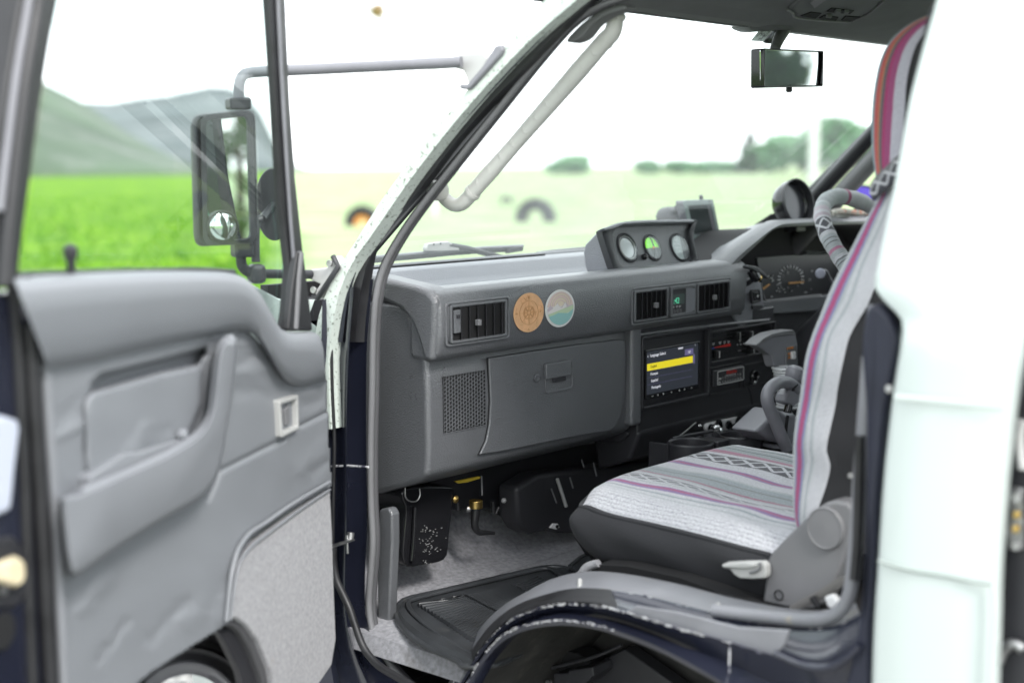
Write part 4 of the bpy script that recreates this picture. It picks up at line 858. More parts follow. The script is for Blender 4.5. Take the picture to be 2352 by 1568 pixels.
# arch flare inside the door cut-out: stepped concentric mouldings
ctr = (432, 1648)
def arc(rx, n, a0=-8, a1=188, ry=None):
    ry = ry or rx; return [door((ctr[0]+rx*math.cos(R(a0+(a1-a0)*i/40)), ctr[1]-ry*math.sin(R(a0+(a1-a0)*i/40))), n) for i in range(41)]
loft('arch_flare', [arc(262, -.026, ry=262), arc(222, -.03), arc(216, -.05), arc(190, -.052), arc(186, -.066), arc(168, -.066), arc(160, -.058), arc(150, -.075), arc(132, -.078)], M['rub'], dr, raw=True, smooth=30)
loft('arch_flare_lip', [arc(133, -.074), arc(128, -.068), arc(121, -.07), arc(112, -.085), arc(100, -.088)], M['armgrey'], dr, raw=True, smooth=60)
dprism('arch_edge_rubber', q('B', (840, 1350), (866, 1326), (900, 1328), (935, 1352), (975, 1412), (1020, 1525), (1045, 1640), (1012, 1640), (985, 1540), (945, 1440), (905, 1375), (880, 1356)), .006, .02, M['seal'], .003)
dprism('arch_inner_board', q('B', (880, 1356), (905, 1375), (945, 1440), (985, 1540), (1012, 1640), (930, 1640), (900, 1520), (850, 1420), (820, 1372)), -.004, .01, M['black'], .003)
# outer skin of the door (white, seen from outside only)
sk_ = doors(q('B', (-60, 110), (170, 60), (900, 40), (1050, 120), (1230, 250), (1222, 1350), (1140, 1500), (980, 1640)), -.085)+[door(p, -.085) for p in [(640, 1640), (590, 1500), (500, 1440), (400, 1425), (300, 1450), (240, 1520), (200, 1640), (-40, 1640)]]
prism('outer_skin', sk_, DN*-.006, M['white'], dr, bevel=.003)

# ============================================================ WING MIRROR ON ITS ARMS
wm = thing('wing_mirror', 'large wing mirror on tubular arms seen through the door glass', 'mirror', (1.32, 1.74, 1.35))
mC = V((1.325, 1.745, 0)); mn = V((-.36, -.933, 0)).normalized(); mx = V((-mn.y, mn.x, 0)); mPL = (mC, mn)
hq = [hit(p, mPL) for p in q('A', (872, 520), (1150, 492), (1166, 1085), (888, 1112))]
bm = bmesh.new(); O = rquad(hq, .016, 7)
rows = [[p+mn*-.005 for p in O]]
for inset, dep in ((0, .0), (-.001, -.012), (.004, -.035), (.016, -.05), (.03, -.056)):
    rows.append([p+mn*dep for p in rquad(hq, .016, 7, inset)])
rows = [[p for p in rquad(hq, .016, 7, .006)], [p+mn*.002 for p in rquad(hq, .016, 7, .002)]]+rows[1:]
G = b_loft(bm, rows, True); bm.faces.new(G[-1]); finish('housing', bm, M['armblack'], wm, smooth=50)
gq_ = [hit(p, mPL)+mn*-.004 for p in q('A', (934, 530), (1100, 508), (1140, 1098), (948, 1092))]
gq_ = [hit(p, mPL)+mn*-.001 for p in q('A', (925, 540), (1118, 515), (1132, 1088), (943, 1092))]
plate('mirror_plate', gq_, .012, mn*-.002, M['mirror'], wm, .0)
frame('rim', [p+mn*.004 for p in [hit(p, mPL) for p in q('A', (900, 520), (1135, 496), (1150, 1098), (912, 1108))]], .008, .014, mn*-.006, M['armblack'], wm)
sp = hit(q('A', 1000, 1020), mPL)
spm = lathe('spot_mirror', sp, mn, [(.0245, 0), (.0245, .006), (.022, .0085), (.0215, .007)], M['armblack'], wm, 32)
lathe('spot_glass', sp+mn*.0055, mn, [(.0218, 0), (.018, .0022), (.012, .0036), (.006, .0042), (.0003, .0045)], M['mirror'], spm, 32, smooth=80)
# arms
brU = side((1098, 152), -.02)
def nearmir(uv, off=0): return hit(uv, (mC+mn*off, mn))
au = [side((1060, 143), -.03), V((0, 0, 0)), nearmir((585, 166), -.03), nearmir((556, 176), -.03), nearmir((549, 200), -.03), nearmir((547, 250), -.03)]
au[1] = au[0].lerp(au[2], .5)
tube('upper_arm', [au[0], au[0].lerp(au[2], .35), au[0].lerp(au[2], .7), au[2], au[3], au[4], au[5]], .0085, M['armgrey'], wm, 14, res=50)
prism('upper_bracket', [side(p, -.02) for p in q('C', (650, 255), (690, 243), (790, 238), (815, 262), (790, 310), (725, 385), (715, 350), (700, 318), (655, 305))], (.018, 0, 0), M['ltrim'], wm, bevel=.003)
prism('upper_foot', [side(p, -.022) for p in q('C', (845, 205), (870, 203), (880, 222), (870, 245), (735, 395), (722, 404), (690, 402), (676, 388), (690, 378), (715, 382), (790, 296))], (.03, 0, 0), M['armgrey'], wm, bevel=.004)
obox('top_clamp', nearmir(q('A', 1072, 468), -.03), mx, mn, Z, (.034, .03, .018), M['armblack'], wm, .004)
tube('lower_stalk', [nearmir(q('A', *p), -.02) for p in ((1088, 1115), (1085, 1165), (1092, 1200), (1115, 1222), (1150, 1232))], .008, M['armblack'], wm, 12, res=24)
obox('stalk_socket', nearmir(q('A', 1090, 1125), -.02), mx, mn, Z, (.03, .03, .022), M['armblack'], wm, .004)
tube('rear_stalk', [nearmir(q('A', *p), -.035) for p in ((1180, 985), (1155, 1000), (1150, 1080), (1152, 1180))], .0068, M['armblack'], wm, 12, res=24)
obox('joint', nearmir(q('A', 1155, 1232), -.02), mx, mn, Z, (.026, .03, .03), M['armblack'], wm, .008)
jn = nearmir(q('A', 1170, 1232), -.02); brL = side(q('A', 1400, 1235), -.02)
tube('lower_arm', [jn, jn.lerp(brL, .5), brL], .0075, M['armblack'], wm, 14)
prism('lower_bracket', [side(p, -.02) for p in q('A', (1385, 1215), (1470, 1205), (1500, 1150), (1530, 1200), (1525, 1215), (1430, 1350), (1408, 1325), (1440, 1280), (1385, 1255))], (.02, 0, 0), M['ltrim'], wm, bevel=.003)
tube('lower_foot', [side(p, -.022) for p in q('A', (1500, 1155), (1524, 1200), (1428, 1345), (1412, 1330))], .0045, M['armblack'], wm, 10)
disc('bracket_screw', side(q('A', 1487, 1185), -.026), (-1, -.3, 0), .0055, .004, M['steel'], wm, 14, bevel=.001)
disc('bracket_screw', side(q('A', 1415, 1305), -.026), (-1, -.3, 0), .0055, .004, M['steel'], wm, 14, bevel=.001)
# the round down-view mirror behind it
def mirrored(uv, nrm, p, dist):
    d = ray(uv).normalized(); r_ = d-nrm*2*d.dot(nrm); return p+r_*dist
for _uv, _dst, _h, _w, _k, _lf, _lab in (((q('A', 962, 600)), 30, 9.5, 2.6, 'spruce', LF1, 'dark spruce seen at the top left of the wing mirror'),
                               ((q('A', 1068, 640)), 26, 3.9, 2.0, 'spruce', LF2, 'bright green spruce seen in the middle of the wing mirror')):
    _p = mirrored(_uv, mn, hit(_uv, mPL), _dst); tree(_lab, _p.x, _p.y, _h, _w, _k, G2, _lf, 2600, seed=int(_dst), lsz=.035)
dc = nearmir(q('A', 1232, 920), -.09); dn = V((-.7, -.7, -.1)).normalized()
lathe('down_view_mirror', dc, V((-.75, -.65, 0)), [(.0005, -.02), (.03, -.017), (.045, -.008), (.05, 0), (.048, .004), (.0005, .005)], M['armblack'], wm, 40, ex=Z, sx=1.16, sy=.60)
tube('down_view_stalk', [nearmir(q('A', 1180, 985), -.035), nearmir(q('A', 1200, 960), -.06), dc], .006, M['armblack'], wm, 10)

# ============================================================ DASHBOARD
db = thing('dashboard', 'dark grey dashboard with padded shelf, vents and glove box', 'dashboard', (2.35, 1.75, .95))
XL, XR = 1.622, 2.545
# tray/shelf profile behind the pad
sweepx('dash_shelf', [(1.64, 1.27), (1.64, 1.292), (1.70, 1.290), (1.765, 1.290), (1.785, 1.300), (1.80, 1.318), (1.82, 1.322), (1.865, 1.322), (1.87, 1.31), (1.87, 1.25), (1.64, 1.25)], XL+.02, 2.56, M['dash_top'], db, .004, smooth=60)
tube('shelf_rear_edge', [V((XL, 1.868, 1.315)), V((3.1, 1.868, 1.315))], .012, M['dash'], db, 12)
box('cowl_panel', (1.60, 1.86, 1.24), (3.1, 1.93, 1.275), M['black'], db)
tube('demister_slot', [V((1.70, 1.845, 1.3235)), V((2.2, 1.845, 1.3235))], .004, M['void'], db, 8, flat=.4)
# padded roll: profile swept, left end wraps round towards the windscreen
pad = [(1.592, 1.192), (1.584, 1.202), (1.580, 1.235), (1.579, 1.275), (1.584, 1.296), (1.596, 1.305), (1.63, 1.3065), (1.645, 1.302), (1.65, 1.27), (1.65, 1.19), (1.612, 1.187)]
sweepx('padded_roll', pad, XL, XR, M['dash'], db, .010, seg=4, smooth=60)
wrapo = [(1.592, 1.189), (1.585, 1.24), (1.582, 1.290), (1.60, 1.3055), (1.63, 1.311), (1.72, 1.322), (1.86, 1.326), (1.865, 1.288), (1.76, 1.285), (1.70, 1.280), (1.662, 1.270), (1.638, 1.25), (1.622, 1.22), (1.612, 1.189)]
prism('pad_return', [V((XL-.006, y, z)) for y, z in crs([V((0, y, z)) for y, z in wrapo], 50, True) for y, z in [(y.y, y.z)]] if False else [V((XL-.006, p.y, p.z)) for p in [V((0, a, b)) for a, b in wrapo]], (.05, 0, 0), M['dash'], db, bevel=.010, seg=4, smooth=60)
# lower dash
YF = 1.612
low = [(YF+.004, 1.20), (YF, 1.14), (YF, 1.03), (YF+.004, .998), (YF+.02, .988), (1.66, .975), (1.735, .950), (1.86, .945), (1.86, 1.28), (YF+.05, 1.28)]
sweepx('lower_panel', low, XL+.004, 2.19, M['dash'], db, .010, seg=4, smooth=60)
sweepx('lower_edge', [(YF+.01, .985), (YF+.03, .965), (1.70, .955), (1.75, .99), (YF+.04, 1.0)], 2.19, 2.9, M['black'], db, .006)
# speaker grille: a plate pierced by real holes over a dark box
gp = rect(q('E', 415, 862), q('E', 640, 1150), YF-.004); gx0, gx1, gz1, gz0 = gp[0].x, gp[1].x, gp[0].z, gp[2].z
E0, E1 = hit(q('E', 425, 900), PY(YF)), hit(q('E', 632, 880), PY(YF)); 
def grille(x0, x1, z0, z1, nx, nz, hr, y):
    bm = bmesh.new(); wx, wz = (x1-x0)/nx, (z1-z0)/nz
    for i in range(nx):
        for j in range(nz):
            cx = x0+(i+.5)*wx; cz = z0+(j+.5+(.25 if i % 2 else -.25))*wz; n = 12
            sq = []
            for k in range(n):
                a = 2*math.pi*(k+.5)/n; c, s = math.cos(a), math.sin(a); mm = max(abs(c), abs(s)); sq.append((cx+c/mm*wx/2, cz+s/mm*wz/2))
            o = [bm.verts.new((a, y, b)) for a, b in sq]
            h0 = [bm.verts.new((cx+math.cos(2*math.pi*(k+.5)/n)*hr, y, cz+math.sin(2*math.pi*(k+.5)/n)*hr)) for k in range(n)]
            h1 = [bm.verts.new((v.co.x, y+.0014, v.co.z)) for v in h0]
            for k in range(n):
                l = (k+1) % n; bm.faces.new((o[k], o[l], h0[l], h0[k])); bm.faces.new((h0[k], h0[l], h1[l], h1[k]))
    return bm
gx0 = hit(q('E', 420, 1000), PY(YF)).x; gx1 = hit(q('E', 636, 1000), PY(YF)).x
gzt = hit(q('E', 530, 860), PY(YF)).z; gzb = hit(q('E', 530, 1142), PY(YF)).z
box('speaker_backing', (gx0, YF-.0006, gzb), (gx1, YF+.001, gzt), M['void'], db)
gr_ = finish('speaker_grille', grille(gx0, gx1, gzb, gzt, 15, 14, .0031, YF-.0022), M['dash'], db, smooth=20, stuff=True)
# glove box door and shut line
gb = [hit(p, PY(YF-.003)) for p in q('E', (652, 782), (900, 742), (1140, 708), (1325, 686), (1343, 692), (1350, 730), (1350, 860), (1342, 980), (1325, 1075), (1300, 1130), (1268, 1152), (1100, 1180), (880, 1225), (700, 1260), (606, 1274), (640, 1200), (655, 1120), (662, 1000))]
gc = sum(gb, V((0, 0, 0)))/len(gb)
prism('glove_box_gap', [gc+(p-gc)*1.005+V((0, .0008, 0)) for p in gb], (0, .002, 0), M['void'], db)
prism('glove_box_door', [p+V((0, -.0022, 0)) for p in gb], (0, .007, 0), M['dash'], db, bevel=.0025, seg=3)
fy = YF-.0055
lsr = frame('latch_surround', rect(q('E', 945, 808), q('E', 1088, 938), fy-.002), .004, .007, (0, .003, 0), M['dash'], db, .001)
plate('latch_recess', rect(q('E', 952, 815), q('E', 1082, 930), fy-.0004), .005, (0, .001, 0), M['dash'], lsr)
plate('latch_handle', rect(q('E', 950, 812), q('E', 1080, 868), fy-.007), .003, (0, .007, 0), M['dash'], lsr, .0018)
plate('latch_lip', rect(q('E', 985, 872), q('E', 1050, 896), fy-.004), .002, (0, .003, 0), M['black'], lsr)
kc = hit(q('E', 897, 884), PY(fy)); lathe('key_lock', kc, -YY, [(.0075, 0), (.0075, .003), (.006, .0035), (.0055, .0015), (.0003, .0015)], M['dash'], db, 28)
# vertical rounded panel between glove box and centre stack
c0, c1 = hit(q('E', 1352, 900), PY(YF)).x, hit(q('E', 1405, 900), PY(YF)).x
box('stack_side_panel', (c0+.001, YF-.016, 1.005), (c1, 1.66, 1.198), M['dash'], db, .008, seg=4)

def vent(q4, ysurf, nsl, knob, shut=False, name='air_vent', slant=.012):
    """bezel, dark throat, slats and slider"""
    v = finish_vent = frame(name, [p+V((0, -.004, 0)) for p in q4], .0045, .004, (0, .006, 0), M['dash'], db, .0012)
    x0, x1, z1, z0 = q4[0].x+.0045, q4[1].x-.0045, q4[0].z-.0045, q4[2].z+.0045
    box('throat', (x0, ysurf-.0015, z0), (x1, ysurf+.0005, z1), M['void'], v)
    for i in range(nsl):
        x = x0+(x1-x0)*(i+.75)/(nsl+.5)
        prism('slat', [V((x, ysurf-.0085, z0+.001)), V((x, ysurf-.0085, z1-.001)), V((x+slant*.5, ysurf-.0015, z1-.001)), V((x+slant*.5, ysurf-.0015, z0+.001))], (.0014, 0, 0), M['black'], v, bevel=.0004, seg=1)
    if knob is not None:
        kx = x0+(x1-x0)*knob; box('slider', (kx-.004, ysurf-.014, (z0+z1)/2-.006), (kx+.004, ysurf-.006, (z0+z1)/2+.004), M['trim'], v, .001)
    return v
YP = 1.579
v1 = vent(rect(q('E', 452, 512), q('E', 742, 668), YP), YP, 6, .42)
# its bezel is a wider frame standing proud
r1_ = rect(q('E', 432, 500), q('E', 762, 680), YP)
frame('vent_surround', [p+V((0, -.0015, 0)) for p in r1_], .0042, .008, (0, .004, 0), M['dash'], db, .0015)
a_ = rect(q('E', 462, 525), q('E', 500, 668), YP)
box('vent_shutter', (a_[0].x, YP-.008, a_[2].z+.006), (a_[1].x-.002, YP-.004, a_[0].z-.004), M['dash'], v1, .001)
box('shutter_wheel', (a_[0].x+.004, YP-.011, a_[2].z+.03), (a_[1].x-.006, YP-.006, a_[2].z+.036), M['black'], v1, .001)
# centre vents and clock in one long bezel
cb = rect(q('L', 810, 1035), q('L', 2150, 1300), YP); 
zt, zb = hit(q('L', 1500, 985), PY(YP)).z, hit(q('L', 1500, 1400), PY(YP)).z
xa = [hit(q('L', *p), PY(YP)).x for p in ((820, 1200), (1262, 1200), (1300, 1200), (1680, 1200), (1690, 1150), (2130, 1150))]
frame('centre_bezel', rq(xa[0]-.006, xa[5]+.006, zb-.006, zt+.006, YP-.0015), .0042, .008, (0, .004, 0), M['dash'], db, .0015)
vent(rq(xa[0], xa[1]+.004, zb, zt, YP), YP, 6, .55); vent(rq(xa[4]-.003, xa[5], zb, zt, YP), YP, 6, .42)
ck = frame('clock', [p+V((0, -.004, 0)) for p in rq(xa[2]+.004, xa[3]-.006, zb, zt, YP)], .006, .003, (0, .006, 0), M['dash'], db, .001)
cw = (xa[3]-xa[2]-.010); cx0 = xa[2]+.004
box('clock_face', (cx0+.006, YP-.0015, zb+.005), (cx0+cw*.62, YP, zt-.005), M['black'], ck)
prism('clock_cheek', [V((cx0+cw*.62, YP-.0008, zb+.005)), V((cx0+cw*.62, YP-.0008, zt-.005)), V((cx0+cw-.008, YP-.005, zt-.008)), V((cx0+cw-.008, YP-.005, zb+.008))], (.0015, -.0003, 0), M['dash_top'], ck)
gl = mat('clock_digits', (.02, .12, .06), .5, emit=((.1, .6, .35), .35))
box('clock_window', (cx0+.008, YP-.0022, zb+.024), (cx0+cw*.55, YP-.0014, zt-.016), mat('clock_glass', (.10, .13, .12), .1), ck)
text('clock_digits', ':42', V((cx0+.010, YP-.0026, zb+.026)), .016, gl, ck)
for i, s in enumerate(('H', 'M', 'SET')):
    xx = cx0+.010+i*.0105; text('clock_lettering', s, V((xx-.001*len(s), YP-.0018, zb+.0175)), .0055, M['ink'], ck)
    frame('clock_button', rq(xx, xx+.005, zb+.008, zb+.014, YP-.0035), .0008, .001, (0, .0025, 0), M['trim'], ck, 0)

# centre stack -------------------------------------------------
YS = 1.606
sx0, sx1 = c1, hit(q('K', 1825, 700), PY(YS)).x
box('stack_face', (sx0, YS, .985), (sx1, 1.70, 1.196), M['black'], db, .006, seg=3)
sweepx('knee_panel', [(YS+.005, 1.0), (YS-.004, .985), (YS+.02, .93), (YS+.1, .90), (YS+.12, 1.0)], sx0, 2.9, M['black'], db, .01)
tube('stack_top_edge', [hit(q('K', 30, 205), PY(YS-.004)), hit(q('K', 500, 140), PY(YS-.004)), hit(q('K', 1200, 60), PY(YS-.004)), hit(q('K', 1760, 5), PY(YS-.004))], .0035, M['dash'], db, 10, res=10)
tube('stack_left_edge', [hit(q('K', *p), PY(YS-.005)) for p in ((30, 200), (58, 380), (55, 700), (30, 1000), (0, 1240))], .004, M['dash'], db, 10, res=16)
def yk(*p): return hit(q('K', *p), PY(YS))
rb = [yk(95, 205), yk(945, 105), yk(945, 955), yk(140, 1105)]
X0, X1, ZT, ZB = rb[0].x, rb[2].x, (rb[0].z+rb[1].z)/2, (rb[2].z+rb[3].z)/2
hu_f = frame('radio_surround', rq(X0-.002, X1+.002, ZB-.003, ZT+.002, YS-.012), .006, .008, (0, .012, 0), M['black'], db, .002)
# heater panel
def rk(a, b, y=YS): return rect(q('K', *a), q('K', *b), y)
hp_ = [yk(990, 150), yk(1790, 60), yk(1600, 400), yk(1010, 530)]
hx0, hx1 = yk(985, 300).x, yk(1640, 300).x; hzt, hzb = yk(1300, 110).z, yk(1300, 490).z
frame('heater_surround', rq(hx0, sx1-.004, hzb-.002, hzt+.002, YS-.008), .004, .005, (0, .009, 0), M['black'], db, .0015)
box('heater_face', (hx0+.004, YS-.003, hzb+.002), (sx1-.008, YS, hzt-.002), M['blackg'], db)
def slot(a, b): 
    p0, p1 = yk(*a), yk(*b); box('slider_slot', (p0.x, YS-.0036, (p0.z+p1.z)/2-.0015), (p1.x, YS-.0028, (p0.z+p1.z)/2+.0015), M['void'], db)
slot((1000, 250), (1330, 205)); slot((1380, 190), (1560, 170)); slot((1010, 440), (1240, 405)); slot((1330, 380), (1560, 350))
for a in ((1300, 200), (1460, 190), (1035, 440), (1480, 375)):
    p = yk(*a); kb = box('heater_knob', (p.x-.0065, YS-.016, p.z-.008), (p.x+.0045, YS-.0034, p.z+.008), M['blackg'], db, .0015)
    box('knob_line', (p.x+.0032, YS-.0165, p.z-.007), (p.x+.0048, YS-.006, p.z+.007), M['whitep'], kb, .0004)
for i, a in enumerate(((1035, 312), (1120, 298), (1178, 292), (1230, 286), (1375, 268), (1500, 250))):
    p = yk(*a); y_ = YS-.0036
    tube('airflow_symbol', [V((p.x-.003, y_, p.z+.003)), V((p.x-.001, y_, p.z-.002)), V((p.x+.002, y_, p.z-.001)), V((p.x+.003, y_, p.z+.003)), V((p.x, y_, p.z+.001))], .0005, M['ink'], db, 6)
p0, p1 = yk(1000, 362), yk(1240, 330)
def strip(nm, xa_, xb_, z_, h0, h1, mt): prism(nm, [V((xa_, YS-.0034, z_-h0/2)), V((xb_, YS-.0034, z_-h1/2)), V((xb_, YS-.0034, z_+h1/2)), V((xa_, YS-.0034, z_+h0/2))], (0, -.0005, 0), M[mt], db)
zc = (p0.z+p1.z)/2; strip('cold_stripe', p0.x, p0.x+.018, zc, .0035, .001, 'blue'); strip('warm_stripe', p0.x+.010, p1.x+.004, zc+.0006, .001, .006, 'red')
for a in ((1345, 318), (1385, 313), (1425, 305), (1455, 302), (1488, 298), (1522, 293)):
    p = yk(*a); box('fan_mark', (p.x-.0008, YS-.0038, p.z-.0012), (p.x+.0008, YS-.003, p.z+.0014), M['ink'], db)
box('ac_mark', (yk(1350, 395).x, YS-.0038, yk(1350, 395).z-.001), (yk(1385, 395).x, YS-.003, yk(1385, 395).z+.0015), M['dim'], db)
# lower tray with lip, cigarette lighter
frame('lower_tray', rq(hx0, yk(1400, 700).x, yk(1100, 950).z, yk(1100, 590).z, YS-.006), .004, .006, (0, .007, 0), M['black'], db, .0015)
frame('switch_tray', rq(yk(1430, 700).x, sx1-.006, yk(1500, 860).z, yk(1500, 560).z, YS-.004), .003, .005, (0, .005, 0), M['black'], db, .0015)
cg = yk(1560, 720); lathe('lighter_socket', cg, -YY, [(.0145, 0), (.0145, .006), (.0125, .0085), (.011, .007), (.0105, .002), (.0003, .002)], M['blackg'], db, 30)
cj = yk(1480, 800); lathe('charger_tip', cj+V((0, -.01, 0)), (-.3, -1, .3), [(.0035, -.006), (.005, 0), (.005, .012), (.003, .016), (.0003, .017)], M['chrome'], db, 16)
tube('charger_cable', [yk(1490, 830), yk(1525, 930), yk(1545, 1050), yk(1555, 1200), yk(1560, 1330)], .0016, M['rub'], db, 8, res=20)

# ============================================================ HEAD UNIT
dsp = thing('head_unit', 'black touch screen radio showing a yellow highlighted language list', 'radio', V((X0+.04, YS-.01, ZB)))
h0, h1, hT, hB = yk(142, 700).x, yk(835, 700).x, (yk(150, 378).z+yk(800, 290).z)/2, (yk(170, 985).z+yk(850, 890).z)/2
h1 -= .004
box('case', (h0, YS-.010, hB), (h1, YS+.0, hT), M['blackg'], dsp, .0015)
tube('top_edge', [V((h0, YS-.0105, hT)), V((h1, YS-.0105, hT))], .001, M['trim'], dsp, 8)
SN = {'scr': mat('screen_dark', (.012, .013, .016), .35, spec=.2, emit=((.012, .014, .018), .8)), 'yel': mat('screen_yellow', (.5, .42, .02), .2, emit=((.62, .52, .02), .38)), 'okb': mat('screen_button', (.12, .11, .2), .2, emit=((.05, .045, .09), .7)), 'txt': mat('screen_text', (.6, .6, .65), .3, emit=((.6, .6, .65), .28)), 'dtx': mat('screen_text_dark', (.12, .1, .02), .3)}
W_, H_ = h1-h0, hT-hB
scr_ = box('screen', (h0+.002, YS-.0108, hB+H_*.10), (h1-.006, YS-.0099, hT-.003), SN['scr'], dsp)
def sb(nm, fx0, fx1, fz0, fz1, mt, pr=.0113): return box(nm, (h0+W_*fx0, YS-pr, hB+H_*fz0), (h0+W_*fx1, YS-pr+.0006, hB+H_*fz1), mt, scr_)
sb('list_highlight', .012, .86, .585, .725, SN['yel']); sb('ok_button', .71, .87, .76, .885, SN['okb']); sb('scroll_bar', .87, .90, .56, .76, SN['okb'], .0111); sb('status_badge', .585, .67, .915, .945, SN['txt'])
for f in (.585, .44, .30): sb('list_line', .02, .86, f-.002, f+.0015, SN['okb'])
def st(s, fx, fz, size, mt): text('screen_lettering', s, V((h0+W_*fx, YS-.0114, hB+H_*fz)), size, mt, scr_)
st('Language Select', .06, .86, .0082, SN['txt']); st('OK', .765, .80, .0065, SN['txt']); st('English', .07, .635, .0075, SN['dtx'])
st('Français', .07, .485, .0075, SN['txt']); st('Español', .08, .345, .0075, SN['txt']); st('Português', .09, .205, .0075, SN['txt']); st('‹', .015, .86, .009, SN['txt'])
for i, f in enumerate((.10, .20, .30, .45, .60, .70, .83)):
    if i in (0, 6): box('touch_key', (h0+W_*f, YS-.0112, hB+H_*.045), (h0+W_*(f+.03), YS-.0105, hB+H_*.055), M['ink'], dsp)
    else: lathe('touch_key', V((h0+W_*(f+.012), YS-.0104, hB+H_*.05)), -YY, [(.0016, 0), (.0016, .0006), (.0001, .0007)], M['ink'], dsp, 6+i)
st('›', .9, .93, .006, SN['txt'])

# pressure table sticker on its control box
cbx = thing('control_box', 'black control box with a white bordered pressure chart and red script', 'controller', yk(1200, 720))
k0, k1 = yk(1040, 730).x, yk(1375, 700).x; kT, kB = (yk(1050, 650).z+yk(1375, 590).z)/2, (yk(1045, 825).z+yk(1370, 765).z)/2
cse_ = box('case', (yk(998, 720).x, YS-.012, kB-.002), (k1+.003, YS-.002, kT+.003), M['black'], cbx, .003)
frame('chart_border', rq(k0, k1, kB, kT, YS-.0133), .0014, .003, (0, .0006, 0), M['ink'], cse_, 0)
cwid = k1-k0
text('brand_script', 'Rancho', V((k0+cwid*.34, YS-.0128, kB+(kT-kB)*.66)), .0125, M['red'], cse_, ex=XX, ey=(Z+XX*.18).normalized())
box('chart_subtitle', (k0+cwid*.30, YS-.0126, kB+(kT-kB)*.56), (k0+cwid*.70, YS-.0122, kB+(kT-kB)*.585), M['ink'], cse_)
text('chart_lettering', 'BAR', V((k0+cwid*.05, YS-.0126, kB+(kT-kB)*.38)), .0052, M['ink'], cse_); text('chart_lettering', 'PSI', V((k0+cwid*.05, YS-.0126, kB+(kT-kB)*.12)), .0052, M['ink'], cse_)
for i in range(8):
    xx = k0+cwid*(.2+.095*i)
    box('chart_tick', (xx, YS-.0126, kB+(kT-kB)*.27), (xx+.0008, YS-.0122, kB+(kT-kB)*.40), M['dim'], cse_)
    text('chart_lettering', str(i+1) if i < 8 else '', V((xx-.0008, YS-.0126, kB+(kT-kB)*.42)), .0048, M['ink'], cse_)
    text('chart_lettering', str(15*(i+1)), V((xx-.0016, YS-.0126, kB+(kT-kB)*.12)), .0036, M['ink'], cse_)

# ============================================================ STICKERS
def disc_at(uv, y): return hit(uv, PY(y))
def sticker(name, lab, L0, R0, T0, B0):
    cx = (hit(q('O', *L0), PY(YP)).x+hit(q('O', *R0), PY(YP)).x)/2; rx = (hit(q('O', *R0), PY(YP)).x-hit(q('O', *L0), PY(YP)).x)/2
    zt_, zb_ = hit(q('O', *T0), PY(YP)).z, hit(q('O', *B0), PY(YP)).z
    t = thing(name, lab, 'sticker', V((cx, YP-.001, (zt_+zb_)/2)), 'round stickers on the dashboard'); return t, cx, (zt_+zb_)/2, rx, (zt_-zb_)/2
t, cx, cz, rx, rz = sticker('round_sticker', 'orange round sticker printed with a fine compass rose', (252, 650), (1080, 900), (560, 288), (770, 1335))
OR = mat('sticker_orange', (.72, .42, .22), .55, var=(60, .1)); ORL = mat('sticker_line', (.52, .28, .12), .6)
yS = YP-.0006
pp = disc('paper', V((cx, yS, cz)), -YY, 1, .0006, OR, t, 48, ex=XX, sx=rx, sy=rz)
for f in (.30, .36, .62):
    bm = bmesh.new(); b_ring(bm, [V((cx+rx*f*math.cos(a*.1309), yS-.0012, cz+rz*f*math.sin(a*.1309))) for a in range(48)], [V((cx+rx*(f-.018)*math.cos(a*.1309), yS-.0012, cz+rz*(f-.018)*math.sin(a*.1309))) for a in range(48)], (0, .0004, 0)); finish('compass_ring', bm, ORL, pp, smooth=0)
for i in range(8):
    a = i*math.pi/4; l = .78 if i % 2 == 0 else .5; d = V((math.cos(a)*rx, 0, math.sin(a)*rz)); s = V((-math.sin(a)*rx, 0, math.cos(a)*rz))*.05; c = V((cx, yS-.0012, cz))
    prism('compass_point', [c+d*.08-s, c+d*l*.8, c+d*.08+s], (0, .0003, 0), ORL if i % 2 else mat('sticker_point', (.62, .34, .15), .6), pp)
for s_, dx, dz in (('N', 0, .78), ('E', .78, 0), ('S', 0, -.86), ('W', -.84, 0)): text('compass_letter', s_, V((cx+rx*dx-.002, yS-.001, cz+rz*dz-.002)), .006, ORL, t)
bm = bmesh.new(); rr = random.Random(3)
for k in range(26):
    a, r_ = rr.uniform(0, 6.28), rr.uniform(.4, .9); pts = []
    p = V((cx+rx*r_*math.cos(a), yS-.001, cz+rz*r_*math.sin(a))); dd = rr.uniform(0, 6.28)
    for j in range(6):
        pts.append(p.copy()); dd += rr.uniform(-.7, .7); p = p+V((math.cos(dd)*rx, 0, math.sin(dd)*rz))*.06
        if ((p.x-cx)/rx)**2+((p.z-cz)/rz)**2 > .9: break
    if len(pts) > 2: b_tube(bm, pts, .0002, 4)
finish('map_lines', bm, ORL, t, smooth=0, stuff=True)
t, cx, cz, rx, rz = sticker('round_sticker', 'white rimmed round sticker with mountains, a teal lake and a rising sun', (1118, 560), (1922, 780), (1380, 200), (1620, 1198))
pp = disc('paper', V((cx, yS, cz)), -YY, 1, .0006, mat('sticker_white', (.74, .74, .72), .5), t, 48, ex=XX, sx=rx, sy=rz)
def P2(a, b): return V((cx+rx*a, yS-.0010, cz+rz*b))
def el(f, a0, a1, n=30, cx_=0, cz_=0): return [P2(cx_+f*math.cos(R(a0+(a1-a0)*i/n)), cz_+f*math.sin(R(a0+(a1-a0)*i/n))) for i in range(n+1)]
